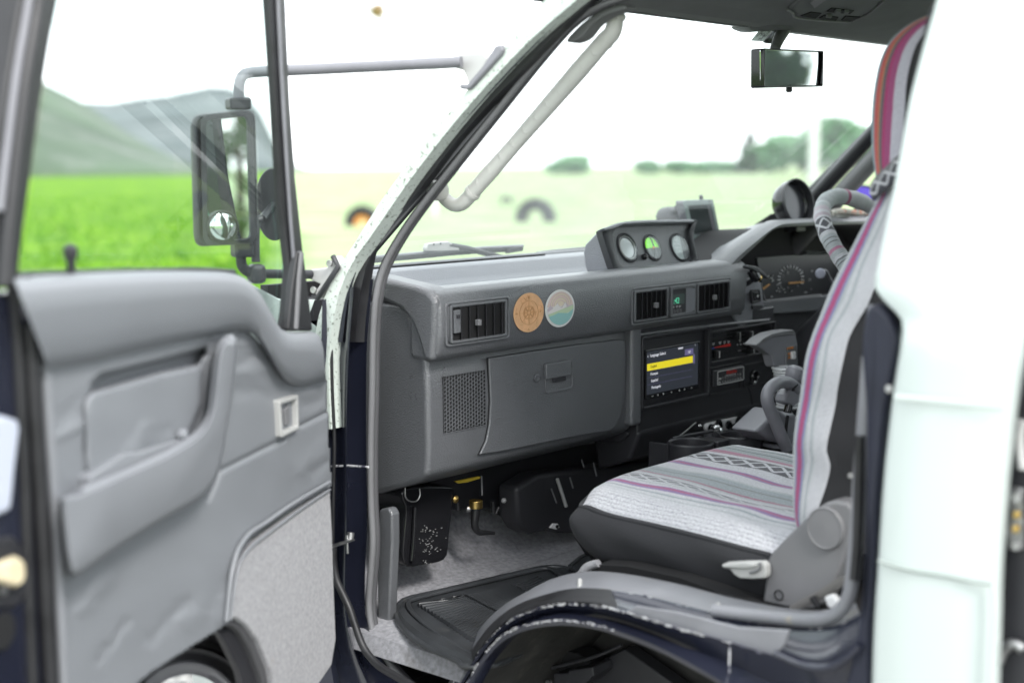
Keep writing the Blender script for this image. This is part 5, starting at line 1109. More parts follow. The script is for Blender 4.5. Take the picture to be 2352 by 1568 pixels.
SK = {k: mat('sticker_'+k, c, .55) for k, c in (('cream', (.70, .62, .48)), ('pink', (.68, .55, .50)), ('peak', (.72, .70, .68)), ('mauve', (.55, .48, .52)), ('green', (.50, .62, .42)), ('teal', (.28, .52, .50)), ('line', (.50, .42, .44)))}
prism('sky_print', el(.88, 8, 172), (0, .0002, 0), SK['pink'], t)
for f, k in ((.66, 'cream'), (.60, 'pink'), (.46, 'cream'), (.34, 'pink'), (.28, 'cream')):
    prism('sun_ring', [p+V((0, -.0002*(1-f), 0)) for p in el(f, 0, 180, 24, .02, .12)], (0, .0001, 0), SK[k], t)
for f in (.70, .58, .44, .30): tube('sun_line', [p+V((0, -.0003, 0)) for p in el(f, 4, 176, 24, .02, .12)], .00022, SK['line'], t, 4)
prism('mountain_print', [p+V((0, -.0004, 0)) for p in (P2(-.87, .02), P2(-.7, .22), P2(-.45, .05), P2(-.2, .30), P2(.02, .06), P2(.12, .10), P2(.32, .32), P2(.55, .12), P2(.86, .14), P2(.88, -.02), P2(.1, -.10), P2(-.85, -.2))], (0, .0001, 0), SK['mauve'], pp)
prism('snow_print', [p+V((0, -.0006, 0)) for p in (P2(-.86, -.12), P2(-.6, -.02), P2(-.2, .28), P2(0, .04), P2(.1, .02), P2(.32, .30), P2(.42, .05), P2(0, -.1), P2(-.84, -.24))], (0, .0001, 0), SK['peak'], pp)
prism('meadow_print', [p+V((0, -.0008, 0)) for p in (P2(-.84, -.26), P2(-.3, -.14), P2(.1, -.05), P2(.5, .02), P2(.87, .12), P2(.87, -.15), P2(.3, -.32), P2(-.1, -.26), P2(-.78, -.40))], (0, .0001, 0), SK['green'], pp)
prism('lake_print', [p+V((0, -.0009, 0)) for p in [P2(.86, -.1), P2(.5, -.30), P2(.2, -.26), P2(-.15, -.22), P2(-.5, -.32)]+el(.88, 205, 352)], (0, .0001, 0), SK['teal'], pp)
# ============================================================ GAUGE POD
YG = 1.68
pod = thing('gauge_pod', 'grey hooded pod with three round dials on the dash shelf', 'gauges', hit((1480, 625), PY(YG+.03)))
x0 = hit(q('L', 400, 250), PY(YG)).x
_pb, _pt = hit(q('L', 545, 795), PX(x0)), hit(q('L', 372, 215), PX(x0))
PU_ = (_pt-_pb).normalized(); PN = XX.cross(PU_).normalized()          # the face leans back; PN points at the viewer
def PG(o=0): return (_pb+PN*o, PN)
x1 = hit(q('L', 1690, 600), PG()).x
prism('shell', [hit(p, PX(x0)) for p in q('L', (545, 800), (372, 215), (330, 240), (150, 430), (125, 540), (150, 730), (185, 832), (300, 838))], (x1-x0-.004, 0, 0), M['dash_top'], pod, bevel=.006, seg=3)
fo = hits(q('L', (380, 225), (420, 205), (640, 128), (1000, 95), (1640, 88), (1676, 125), (1652, 240), (1640, 330), (1658, 440), (1704, 640), (1692, 685), (1500, 735), (1000, 775), (620, 800), (560, 778), (480, 560)), PG(.012))
fi = hits(q('L', (530, 300), (560, 240), (680, 160), (1000, 135), (1610, 118), (1625, 150), (1590, 250), (1590, 330), (1610, 440), (1650, 620), (1635, 650), (1480, 690), (1000, 720), (690, 738), (640, 715), (580, 540)), PG(.012))
fo, fi = crs(fo, 60, True), crs(fi, 60, True)
bm = bmesh.new(); b_loft(bm, [[p-PN*.014 for p in fo], fo, [a.lerp(b, .3)+PN*.0025 for a, b in zip(fo, fi)], [a.lerp(b, .8)+PN*.001 for a, b in zip(fo, fi)], fi, [p-PN*.010 for p in fi]], True)
finish('hood', bm, M['armblack'], pod, smooth=50)
prism('face', [p-PN*.0085 for p in fi], -PN*.003, M['dash'], pod)
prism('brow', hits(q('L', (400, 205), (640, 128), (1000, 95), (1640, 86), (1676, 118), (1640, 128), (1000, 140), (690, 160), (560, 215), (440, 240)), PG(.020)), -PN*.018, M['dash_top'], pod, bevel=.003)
tube('shell_seam', [hit(p, PX(x0-.0005)) for p in q('L', (420, 210), (470, 420), (560, 700), (590, 790))], .0012, M['void'], pod, 6, res=10)
for i, (a, b) in enumerate(((738, 475), (1082, 475), (1452, 470))):
    c = hit(q('L', a, b), PG(.0045)); rr = .0268 if i != 1 else .0245; U_ = PU_
    bz = lathe('dial_bezel', c-PN*.002, PN, [(rr*1.16, -.003), (rr*1.14, .003), (rr*1.04, .0045), (rr*.97, .003), (rr*.95, -.003)], M['armblack'], pod, 44)
    if i == 0:
        disc('dial', c-PN*.003, PN, rr*.95, .001, M['ltrim'], bz, 40)
        lathe('dial_ring', c-PN*.001, PN, [(rr*.95, 0), (rr*.88, .003), (rr*.84, .001)], M['ltrim'], bz, 40)
        lathe('dial_dome', c-PN*.0015, PN, [(rr*.82, 0), (rr*.6, .002), (rr*.3, .003), (.0003, .0035)], mat('dial_white', (.78, .8, .8), .2, coat=.4), bz, 32)
        for k in range(16):
            a_ = R(-60+k*12); d = XX*math.cos(a_)+U_*math.sin(a_); obox('dial_tick', c+d*rr*.90+PN*.0018, d, PN, d.cross(PN), (.0016, .0004, .0006), M['black'], bz)
    elif i == 1:
        disc('dial', c-PN*.003, PN, rr*.95, .001, M['whitep'], bz, 40)
        prism('green_half', [c-PN*.0015+(XX*math.cos(R(180*k/20))+U_*math.sin(R(180*k/20)))*rr*.9 for k in range(21)], PN*.0006, mat('dial_green', (.20, .66, .03), .4, emit=((.2, .7, .02), .25)), bz)
        tube('needle_arc', [c+PN*.001+U_*(rr*.88*math.cos(R(18*k)))+XX*(rr*.16*math.sin(R(18*k))) for k in range(11)], .0013, M['black'], bz, 8, res=24)
        disc('hub', c+PN*.002, PN, .0028, .001, M['orange'], bz, 14)
        tube('needle', [c+PN*.0022, c+PN*.0022+XX*rr*.5], .0007, M['orange'], bz, 6)
        for k in range(13):
            a_ = R(-70+k*11); d = XX*math.cos(a_)+U_*math.sin(a_); obox('dial_tick', c+d*rr*.76-PN*.0008, d, PN, d.cross(PN), (.003, .0005, .0009), M['black'], bz)
    else:
        disc('dial', c-PN*.003, PN, rr*.95, .001, M['void'], bz, 40)
        prism('card', [c-PN*.0015+(XX*math.cos(R(62+k*9.6))+U_*math.sin(R(62+k*9.6)))*rr*.92 for k in range(24)], PN*.0006, mat('dial_card', (.42, .47, .46), .3), bz)
        o_ = c-PN*.0004
        tube('card_line', [o_+XX*-rr*.55+U_*rr*.3, o_+XX*rr*.25+U_*rr*.25], .0006, M['ink'], bz, 6)
        tube('vehicle_outline', [o_+XX*a_*rr+U_*b_*rr for a_, b_ in ((-.45, -.2), (-.4, 0), (.0, 0), (.15, -.2), (.2, -.4), (.1, -.48), (-.1, -.42), (-.4, -.45))], .0006, M['ink'], bz, 6)
        text('card_lettering', 'TILT', o_+XX*-rr*.4+U_*rr*.55, .0065, M['ink'], bz, ey=U_)
    disc('lens', c+PN*.0034, PN, rr*.95, .0004, bpy.data.materials.get('dial_lens') or glass('dial_lens', (.97, .98, .98), .01, .6), bz, 32)
lathe('switch', hit(q('L', 955, 605), PG(.004)), PN, [(.006, 0), (.0065, .004), (.004, .009), (.0003, .010)], M['blackg'], pod, 20)
prism('foot', hits(q('L', (250, 840), (600, 795), (1480, 735), (1480, 840), (1000, 890), (560, 905), (300, 880)), PY(YG+.01)), (0, .05, 0), M['dash'], pod, bevel=.003)

# ============================================================ SMALL DISPLAY ON SUCTION MOUNT
YD_ = 1.80
gps = thing('dash_display', 'small grey framed display on a suction cup behind the gauge pod', 'display', hit((1610, 550), PY(YD_)))
gq2 = [hit(p, PY(YD_)) for p in ((1574, 470), (1637, 458), (1651, 544), (1600, 553))]
gq2 = [hit(p, PY(YD_)) for p in q('D', (375, 1098), (535, 1090), (575, 1290), (425, 1318))]
prism('body', rquad(gq2, .007), (0, .022, 0), M['armgrey'], gps, bevel=.003)
frame('bezel', [p+V((0, -.002, 0)) for p in gq2], .012, .006, (0, .003, 0), mat('pale_teal_plastic', (.27, .33, .32), .4), gps, .001)
plate('screen', [hit(p, PY(YD_-.001)) for p in q('D', (402, 1128), (508, 1120), (540, 1260), (436, 1280))], .003, (0, .001, 0), mat('grey_screen', (.05, .06, .06), .18), gps)
disc('button', hit(q('D', 520, 1100), PY(YD_-.003)), -YY, .002, .001, M['black'], gps, 10)
tube('antenna', [hit(q('D', 476, 1092), PY(YD_+.01)), hit(q('D', 472, 1068), PY(YD_+.01))], .0045, M['black'], gps, 10)
lathe('suction_cup', hit(q('D', 318, 1185), PY(YD_+.06)), V((-.35, -.4, .85)), [(.038, -.004), (.036, .004), (.02, .014), (.008, .018), (.0003, .02)], M['black'], gps, 30)
tube('arm', [hit(q('D', 318, 1165), PY(YD_+.05)), hit(q('D', 350, 1150), PY(YD_+.04)), hit(q('D', 400, 1180), PY(YD_+.02))], .007, M['black'], gps, 10, res=10)
tube('suction_tab', [hit(q('D', 318, 1165), PY(YD_+.05)), hit(q('D', 335, 1130), PY(YD_+.05)), hit(q('D', 350, 1118), PY(YD_+.05))], .0028, M['black'], gps, 8, res=8)
tube('cable', [hit(q('D', 470, 1310), PY(YD_)), hit(q('D', 480, 1335), PY(YD_)), hit(q('D', 478, 1360), PY(YD_))], .0012, M['black'], gps, 6, res=8)

# ============================================================ DRIVER'S INSTRUMENT HOOD
YH = 1.60
ih = thing('instrument_hood', 'dark hood over the dials in front of the driver', 'instruments', hit((1830, 700), PY(YH+.1)))
ho = q('M', (-205, 1000), (-110, 900), (0, 800), (150, 690), (300, 590), (400, 525), (480, 490), (700, 470), (1000, 462), (1400, 455), (1900, 450), (2100, 520), (2300, 800))
hi_ = q('M', (-20, 1010), (60, 930), (180, 820), (290, 720), (370, 640), (440, 590), (540, 560), (760, 545), (1040, 535), (1400, 525), (1850, 520), (2000, 590), (2150, 800))
ho3, hi3 = crs(hits(ho, PY(YH)), 50), crs(hits(hi_, PY(YH-.012)), 50)
hb = crs(hits(hi_, PY(YH+.0)), 50)
hback = [V((p.x+.012, YH+.19, p.z-.012)) for p in hb]; hob = crs(hits([(1585, 660), (1588, 610), (1610, 576), (1650, 556), (1693, 531), (1735, 516), (1770, 509), (1850, 503), (1950, 500), (2100, 498), (2200, 520), (2300, 640)], PY(1.80)), 50)
loft('hood_shell', [hob, [p+V((0, .02, .001)) for p in ho3], ho3, [a.lerp(b, .5)+V((0, -.008, 0)) for a, b in zip(ho3, hi3)], hi3], M['dash'], ih, raw=True, smooth=45)
loft('hood_inner', [hi3, [p+V((.001, .012, -.002)) for p in hi3], hback], M['void'], ih, raw=True, smooth=45)
loft('shelf_shoulder', [hits([(1540, 624), (1600, 619), (1650, 612), (1672, 600)], PY(1.652)), hits([(1552, 612), (1600, 604), (1640, 592), (1668, 578)], PY(1.73)), hits([(1562, 602), (1588, 590), (1612, 575), (1652, 555)], PY(1.80)), hits([(1564, 606), (1590, 594), (1614, 580), (1654, 562)], PY(1.83))], M['dash_top'], ih, 16, solid=.002)
bk = mat('instrument_face', (.010, .010, .012), .4)
cl = hits(q('M', (235, 930), (600, 900), (1100, 890), (2000, 860), (2000, 1300), (1000, 1372), (345, 1442), (320, 1400)), PY(YH+.03))
prism('dial_panel', cl, (0, .006, 0), bk, ih)
prism('hood_back', [V((p.x, YH+.185, p.z)) for p in hits(q('M', (-100, 1500), (100, 600), (400, 400), (2200, 400), (2300, 1500)), PY(YH+.19))], (0, .004, 0), M['void'], ih)
prism('panel_ledge', hits(q('M', (330, 1440), (345, 1448), (1000, 1380), (2000, 1290), (2000, 1700), (1000, 1560), (180, 1620), (170, 1540)), PY(YH+.01)), (0, .02, 0), M['dash'], ih, bevel=.003)
tube('ledge_edge', hits(q('M', (285, 1230), (300, 1320), (325, 1420), (345, 1440), (600, 1415), (1000, 1370)), PY(YH+.006)), .002, M['trim'], ih, 8, res=24)
prism('lower_shroud', hits(q('M', (170, 1560), (1000, 1450), (2300, 1350), (2300, 2300), (400, 2300), (300, 1700)), PY(YH+.03)), (0, .08, 0), M['black'], ih, bevel=.01)
def ym(a, b, o=.0285): return hit(q('M', a, b), PY(YH+o))
rr = random.Random(12)
for (cx_, cy_, r_, a0, a1, n) in ((640, 1180, 165, -20, 200, 15), (330, 1240, 115, 20, 130, 6), (520, 1340, 60, 0, 160, 5)):
    for k in range(n):
        a = R(a0+(a1-a0)*k/(n-1)); p = ym(cx_+r_*math.cos(a)*.95, cy_-r_*math.sin(a)); p2 = ym(cx_+r_*.80*math.cos(a)*.95, cy_-r_*.80*math.sin(a))
        tube('dial_mark', [p, p2], .0009, M['ink'], ih, 6)
for i, (a, b) in enumerate(((590, 1125), (620, 1060), (690, 1075), (760, 1110), (845, 1210), (540, 1160))): text('dial_number', str((2, 4, 6, 8, 10, 0)[i]*10), ym(a, b), .009, M['dim'], ih)
for a, b, w_ in ((470, 1260, .012), (510, 1270, .006), (400, 1400, .012), (495, 1340, .012), (640, 1330, .010), (720, 1270, .006), (880, 1310, .006), (800, 1350, .02), (420, 1150, .005), (410, 1190, .01), (480, 1200, .005), (600, 1290, .005), (540, 1320, .004), (880, 1095, .014)):
    p = ym(a, b); box('warning_mark', (p.x, p.y-.0006, p.z), (p.x+w_*.6, p.y, p.z+.003), M['dim'], ih)
NO = mat('needle_orange', (.6, .3, .08), .5)
prism('needle', [ym(620, 1222, .022), ym(800, 1210, .022), ym(802, 1222, .022), ym(622, 1240, .022)], (0, .002, 0), NO, ih)
prism('needle', [ym(300, 1295, .022), ym(385, 1238, .022), ym(398, 1245, .022), ym(318, 1308, .022)], (0, .002, 0), NO, ih)
tube('trip_stem', [ym(630, 1320, .02), ym(700, 1265, .015)], .002, M['black'], ih, 8)
# switch column left of the dials
sc_ = hits(q('M', (-205, 1000), (-40, 1010), (80, 1000), (160, 1060), (250, 1200), (290, 1230), (330, 1500), (310, 1540), (190, 1560), (190, 1700), (40, 1760), (-60, 1600), (-120, 1300)), PY(YH+.002))
prism('switch_column', sc_, (0, .05, 0), M['dash_top'], ih, bevel=.004)
frame('switch_surround', [hit(q('M', *p), PY(YH-.006)) for p in ((165, 1310), (270, 1300), (290, 1450), (185, 1480))], .004, .004, (0, .006, 0), M['black'], ih, .001)
plate('rocker_switch', [hit(q('M', *p), PY(YH-.006)) for p in ((185, 1340), (255, 1330), (268, 1425), (200, 1440))], .003, (0, .006, 0), M['blackg'], ih, .001)
disc('switch_mark', hit(q('M', 245, 1385), PY(YH-.0068)), -YY, .0025, .0005, M['ink'], ih, 10)
plate('blank_switch', [hit(q('M', *p), PY(YH-.003)) for p in ((185, 1500), (300, 1490), (315, 1530), (190, 1545))], .002, (0, .004, 0), M['black'], ih, .001)
plate('blank_switch', [hit(q('M', *p), PY(YH-.003)) for p in ((25, 1180), (200, 1165), (230, 1300), (60, 1390))], .006, (0, .004, 0), M['armgrey'], ih, .002)
for k in range(4): box('column_slot', (hit(q('M', 70, 1060+k*34), PY(YH-.001)).x, YH-.001, hit(q('M', 70, 1060+k*34), PY(YH)).z), (hit(q('M', 150, 1060+k*34), PY(YH-.001)).x, YH+.001, hit(q('M', 70, 1052+k*34), PY(YH)).z), M['void'], ih)
prism('side_edge', hits(q('L', (2105, 830), (2170, 760), (2200, 800), (2330, 1380), (2290, 1390), (2180, 900)), PY(YH-.004)), (0, .03, 0), M['dash'], ih, bevel=.003)
ph = thing('phone_mount', 'small magnetic phone mount clipped beside the dials', 'phone mount', hit(q('M', 250, 1120), PY(YH-.03)))
prism('pad', [hit(q('M', *p), PY(YH-.035)) for p in ((115, 1030), (135, 1012), (240, 1030), (300, 1080), (385, 1165), (370, 1180), (280, 1120), (200, 1075), (125, 1055))], (0, .012, .0), M['armblack'], ph, bevel=.002)
lathe('ball_joint', hit(q('M', 205, 1140), PY(YH-.025)), V((.4, -.3, -.7)), [(.004, -.014), (.010, -.012), (.0115, 0), (.010, .010), (.005, .014), (.0003, .015)], M['blackg'], ph, 20)
disc('brass_collar', hit(q('M', 245, 1165), PY(YH-.028)), V((.8, -.3, -.4)), .0075, .005, M['brass'], ph, 16)
tube('stem', [hit(q('M', 200, 1180), PY(YH-.02)), hit(q('M', 120, 1240), PY(YH-.005)), hit(q('M', 60, 1250), PY(YH-.002))], .005, M['black'], ph, 8)
# dark speaker-like round gauge on top
gg = thing('round_gauge', 'round black hooded gauge standing on the instrument hood', 'gauge', hit(q('M', 650, 480), PY(1.66)))
gc_ = hit(q('M', 730, 262), PY(1.655)); gn = V((-.12, -.96, .22)).normalized()
lathe('cup', gc_, gn, [(.030, -.052), (.044, -.040), (.052, -.02), (.0545, 0), (.0525, .001), (.050, -.012), (.045, -.02)], M['blackg'], gg, 44)
lathe('visor', gc_, gn, [(.0545, -.002), (.0545, .004), (.0515, .004), (.050, -.010)], M['black'], gg, 44)
disc('dial', gc_-gn*.018, gn, .044, .001, mat('gauge_face', (.05, .05, .06), .2), gg, 36)
box('foot', gc_+V((-.012, -.004, -.068)), gc_+V((.03, .03, -.046)), M['black'], gg, .003)
tube('cable', [gc_+V((-.03, .02, -.036)), gc_+V((-.036, .01, -.048)), gc_+V((-.033, .0, -.066))], .0018, M['black'], gg, 6, res=10)
wc = thing('woven_cord', 'colourful woven cord lying on top of the instrument hood', 'cord', hit(q('M', 1250, 385), PY(1.66)))
cdm = mat('woven_colours', (.4, .38, .34), .9, var=(120, .5), dirt=((.6, .14, .05), 70, .56, .04))
tube('cord', hits(q('M', (1115, 400), (1180, 380), (1260, 372), (1340, 382), (1430, 392), (1560, 385)), PY(1.62)), .0075, cdm, wc, 10, res=30)
tube('cord_rest', hits(q('M', (1160, 440), (1240, 415), (1320, 430)), PY(1.63)), .007, M['ltrim'], wc, 10, res=16)
# driver side exterior mirror seen past the seat
om = thing('driver_door_mirror', 'black driver side mirror with a violet blue glass, behind the steering wheel', 'mirror', hit(q('M', 1480, 175), PY(1.95)))
mcc = hit(q('M', 1485, 190), PY(1.95))
lathe('shell', mcc, (-.85, -.5, 0), [(.0005, -.03), (.045, -.022), (.052, 0), (.048, .002)], M['black'], om, 36, ex=Z, sx=.62)
disc('glass', mcc, (-.85, -.5, 0), .044, .002, mat('violet_glass', (.10, .07, .42), .2), om, 36, ex=Z, sx=.6)
tube('arm', [mcc+V((.02, .02, -.02)), mcc+V((.03, .05, -.12)), V((3.13, 1.93, 1.25))], .01, M['black'], om, 8)
dsc = thing('stalk_knob', 'pale round stalk end in front of the dark dials', 'stalk', hit(q('M', 995, 1115), PY(1.50)))
lathe('cap', hit(q('M', 995, 1115), PY(1.50)), V((-.75, -.6, .1)), [(.0105, -.004), (.011, 0), (.009, .003), (.0003, .004)], mat('pale_knob', (.32, .33, .40), .4), dsc, 24)
tube('stem', hits(q('M', (1040, 1075), (1070, 1090), (1100, 1160), (1160, 1250)), PY(1.51)), .003, M['armgrey'], dsc, 8)

# ============================================================ STEERING WHEEL
WCN = V((2.74, 1.351, 1.294)); T_ = R(46.5); wx, wy = XX, V((0, math.cos(T_), math.sin(T_))); wn = wx.cross(wy)
sw = thing('steering_wheel', 'steering wheel in a woven striped cover, half hidden by the seat', 'steering wheel', WCN)
wf = fabric('woven_wheel_cover', [(0, LG), (.02, W), (.03, LG), (.055, (.42, .36, .40)), (.085, W), (.10, (.42, .36, .40)), (.115, W), (.128, DK), (.195, W), (.21, LG), (.225, (.1, .1, .11)), (.228, LG), (.24, (.1, .1, .11)), (.243, LG), (.262, (.42, .16, .26)), (.275, LG), (.295, W), (.305, (.1, .1, .11)), (.309, LG), (.318, (.1, .1, .11)), (.322, LG), (.40, W), (.42, (.12, .12, .13)), (.427, W), (.435, (.12, .12, .13)), (.442, LG), (.49, W), (.52, GG), (.56, LG), (.62, W), (.70, W), (.80, MG), (.82, LG)], xo=[(.162, .034, W)], usc=1, uper=.2, sx=.45)
bm = bmesh.new(); lay = bm.loops.layers.uv.verify(); NR, NT = 120, 16; rg = []
for i in range(NR):
    a = 2*math.pi*i/NR; d = wx*math.cos(a)+wy*math.sin(a); rr_ = .0172*(1+.035*math.sin(a*17)+.03*math.sin(a*41))
    rg.append([bm.verts.new(WCN+d*.19+(d*math.cos(b)+wn*math.sin(b))*rr_) for b in [2*math.pi*k/NT for k in range(NT)]])
for i in range(NR):
    for k in range(NT):
        f = bm.faces.new((rg[i][k], rg[i][(k+1) % NT], rg[(i+1) % NR][(k+1) % NT], rg[(i+1) % NR][k]))
        for lp, (a, b) in zip(f.loops, ((i, k), (i, k+1), (i+1, k+1), (i+1, k))): lp[lay].uv = (((a/NR)*1.9+.62-.95) % 1.0 if False else (a/NR*2.0+.348) % 1.0 if (i/NR*2.0+.348) % 1 < .985 else .99, b/NT*1.6)
finish('rim', bm, wf, sw, smooth=80)
lathe('hub', WCN-wn*.04, wn, [(.055, -.02), (.06, 0), (.05, .014), (.0005, .018)], M['black'], sw, 32)
for a in (0, 180, 235, 305): 
    d = wx*math.cos(R(a))+wy*math.sin(R(a)); tube('spoke', [WCN-wn*.035+d*.03, WCN-wn*.02+d*.11, WCN+d*.178], .011, M['black'], sw, 10, res=10)
tube('column', [WCN-wn*.05, WCN-wn*.30], .04, M['black'], sw, 20)

# ============================================================ PASSENGER SEAT
st_ = thing('passenger_seat', 'front passenger seat in a white woven striped cover with dark sides', 'seat', (1.95, 1.15, .84))
PK = (.33, .25, .30); TG = (.26, .30, .31)
cs = [(0, W), (.062, LG), (.066, W), (.078, TG), (.084, W), (.096, PU), (.103, MG), (.110, PU), (.115, W), (.124, LG), (.130, W), (.136, (.13, .135, .15)), (.168, W), (.176, LG), (.184, WN), (.192, TG), (.214, (.16, .17, .18)), (.217, TG), (.232, LG), (.240, W), (.282, PU), (.290, MG), (.297, PU), (.303, W), (.334, DK), (.374, W), (.388, WN), (.406, MG), (.414, PK)]
cs = cs[:31]
cs2 = [(0, W), (.42, TG), (.444, DK), (.447, TG), (.458, LG), (.466, DK), (.469, TG), (.476, W), (.515, BL), (.522, MG), (.533, BL), (.54, LG)]
cf = fabric('woven_seat_cover', cs, xo=[(.354, .0195, W), (.152, .0155, W)], dots=[(.035, .030, (.25, .22, .3)), (.264, .016, (.3, .3, .36)), (.498, .016, (.25, .22, .25))], usc=.56, uper=.019, more=cs2)
seam = crs(hits([(1324, 1130), (1336, 1146), (1360, 1162), (1410, 1180), (1500, 1200), (1600, 1224), (1700, 1251), (1762, 1266), (1800, 1280)], PX(1.70)), 40)
NB, NA = 44, 60
ys_ = [p.y for p in seam]; 
def seam_at(t): 
    f = t*39; i = min(38, int(f)); return seam[i].lerp(seam[i+1], f-i)-Z*(.02*max(0, 1-t/.09)**1.5)+V((.010, -.006, 0))*max(0, 1-t/.05)
rows, RR = [], .50
for i in range(NB):
    t = i/(NB-1); sl_ = seam_at(t); row = []
    for j in range(NA):
        a = j/(NA-1); x = 1.70+a*RR
        yr = 1.40-(1.40-.93)*t; y = sl_.y*(1-min(1, a*3.2))**1.5+yr*(1-(1-min(1, a*3.2))**1.5) if a < .32 else yr
        zt_ = 1.0-.022*t; e = abs(2*a-1); z = zt_+.006*(1-e**4)-.028*max(0, (e-.82)/.18)**2
        fr_ = max(0, 1-t/.10); z -= .024*fr_**2.0
        z += .0035*math.sin(a*26+t*3+1.2*math.sin(t*5))*math.exp(-((t-.55)/.3)**2)+.003*noise.noise(V((a*5, t*5, 1)))-.010*math.exp(-((a-.4)/.25)**2-((t-.6)/.3)**2)
        w0 = max(0, 1-a*14); z = z*(1-w0)+sl_.z*w0
        row.append(V((x if a > .02 else sl_.x, y, z)))
    rows.append(row)
bm = bmesh.new(); wav = lambda i, j: .010*math.sin(i*.16+j*.05)+.007*noise.noise(V((i*.14, j*.08, 3)))
b_loft(bm, rows, uv=lambda i, j: (max(0.001, j/(NA-1)*.54+wav(i, j)*min(1, j/10)), i/(NB-1)*.50))
finish('seat_cushion_cover', bm, cf, st_, smooth=80)
# dark skirt: runs from the far front corner round to the rear along this side
frontl = [V((1.70+RR*(1-k/8.), 1.402-.0*k, .978)) for k in range(8)]
top_c = frontl+[seam_at(t) for t in [k/22 for k in range(23)]]
top_c = [rows[0][NA-1-int(k*(NA-5)/7.)]+V((0, .003, -.002)) for k in range(8)]+[seam_at(k/22)+V((-.001, 0, 0)) for k in range(1, 23)]
botl = crs(hits([(1318, 1215), (1330, 1245), (1352, 1270), (1385, 1292), (1440, 1306), (1500, 1318), (1560, 1331), (1640, 1358), (1700, 1380), (1765, 1402)], PX(1.715)), 22)
bot_c = [V((1.70+RR*(1-k/8.), 1.372, .865)) for k in range(8)]+botl
nn_ = 60; T1, B1 = crs(top_c, nn_), crs(bot_c, nn_); rows2 = []
for f in [0, .04, .1, .2, .35, .5, .65, .8, .92, 1]:
    row = []
    for k, (a, b) in enumerate(zip(T1, B1)):
        g = k/(nn_-1); out = math.sin(f*math.pi)**.7*.022*(1 if f < .5 else .9)
        d = V((-1, 0, 0)) if g > .45 else (V((0, 1, 0)) if g < .28 else V((-(g-.28)/.17, 1-(g-.28)/.17, 0)).normalized())
        wr_ = .003*math.sin(g*30-f*7)*math.sin(f*math.pi)*(1 if g > .5 else .3)
        row.append(a.lerp(b, f)+d*(out+wr_))
    rows2.append(row)
loft('seat_skirt', rows2, M['fabricdark'], st_, raw=True, smooth=80, solid=.004)
tube('piping', [p+V((-.003, .001, -.003)) for p in T1], .0035, M['fabricdark'], st_, 8)
box('seat_pan', (1.74, .95, .84), (2.16, 1.36, .93), M['void'], st_, .01)
for x_ in (1.78, 2.14): box('seat_rail', (x_, .95, .80), (x_+.03, 1.34, .85), M['black'], st_, .003)
tube('rail_lever', [hit(p, PX(1.70)) for p in q('H', (700, 940), (740, 960), (780, 985), (820, 1000), (815, 1015), (770, 1005))], .0035, M['trim'], st_, 8, res=16)
# backrest: side profile read on the outer side
Fc = hits([(1842, 1235), (1828, 1175), (1822, 1100), (1827, 1000), (1839, 900), (1859, 800), (1889, 700), (1930, 600), (1972, 510), (1997, 455), (2006, 425)], PX(1.725))
Mc = hits([(1862, 1235), (1880, 1165), (1906, 1075), (1898, 1035), (1906, 985), (1915, 935), (1921, 895), (1938, 830), (1952, 765), (1990, 690), (2015, 610), (2052, 460), (2056, 430)], PX(1.70))
Bc = hits([(1975, 1235), (1985, 1165), (1986, 1000), (1990, 900), (2002, 760), (2030, 640), (2080, 450), (2090, 420)], PX(1.71))
def yat(c, z):
    c = sorted(c, key=lambda p: p.z)
    for a, b in zip(c, c[1:]):
        if a.z <= z <= b.z: return a.y+(b.y-a.y)*(z-a.z)/max(1e-6, b.z-a.z)
    return c[0].y if z < c[0].z else c[-1].y
z0_, z1_ = Fc[0].z, Fc[-1].z; NZ = 60; Fd, Md, Bd = crs(Fc, 60), crs(Mc, 60), crs(Bc, 60)
bm = bmesh.new(); lay = bm.loops.layers.uv.verify(); G = []; US = []
xr_ = 2.19
for i in range(NZ):
    z = z0_+(z1_-z0_)*i/(NZ-1); yf_, ym_, yb_ = yat(Fd, z), yat(Md, z), yat(Bd, z); t = i/(NZ-1)
    xl_ = 1.70+.03*max(0, t-.6)/.4+.002*math.sin(z*60)
    loop = [(xl_+.03, yb_-.03), (xl_+.006, yb_-.012)]; uu = [-1, -.8]
    for k in range(5): loop.append((xl_+.0006*k, yb_+(ym_-yb_)*(k+.5)/5)); uu.append(-.6+.1*k)
    for k in range(13):                                     # striped side, curling onto the front
        f = k/12; a = f**1.6; loop.append((xl_+.025*a+.0, ym_+(yf_-ym_)*math.sin(min(1, f*1.02)*math.pi/2))); uu.append(math.sin(f*math.pi/2))
    for k in range(1, 12):
        f = k/11; loop.append((xl_+.025+(xr_-xl_-.05)*f, yf_+.006*math.sin(f*math.pi)-.022*math.sin(f*math.pi)**2)); uu.append(1+f*4)
    loop += [(xr_, yf_-.03), (xr_, yb_), (xr_-.03, yb_-.03)]; uu += [5.3, -1, -1]
    G.append([bm.verts.new((x, y+.0025*noise.noise(V((x*8, z*14, 2))), z)) for x, y in loop]); US.append(uu)
NL = len(G[0])
for i in range(NZ-1):
    for j in range(NL):
        j2 = (j+1) % NL; f = bm.faces.new((G[i][j], G[i][j2], G[i+1][j2], G[i+1][j]))
        u_a, u_b = US[i][j], US[i][j2]; f.material_index = 0 if (u_a >= 0 and u_b >= 0 and j2) else 1
        for lp, (a, b) in zip(f.loops, ((i, u_a), (i, u_b), (i+1, u_b), (i+1, u_a))): lp[lay].uv = (max(0, b)+.03*math.sin(a*.5)*(0 < b < .6), a/NZ*.55*8)
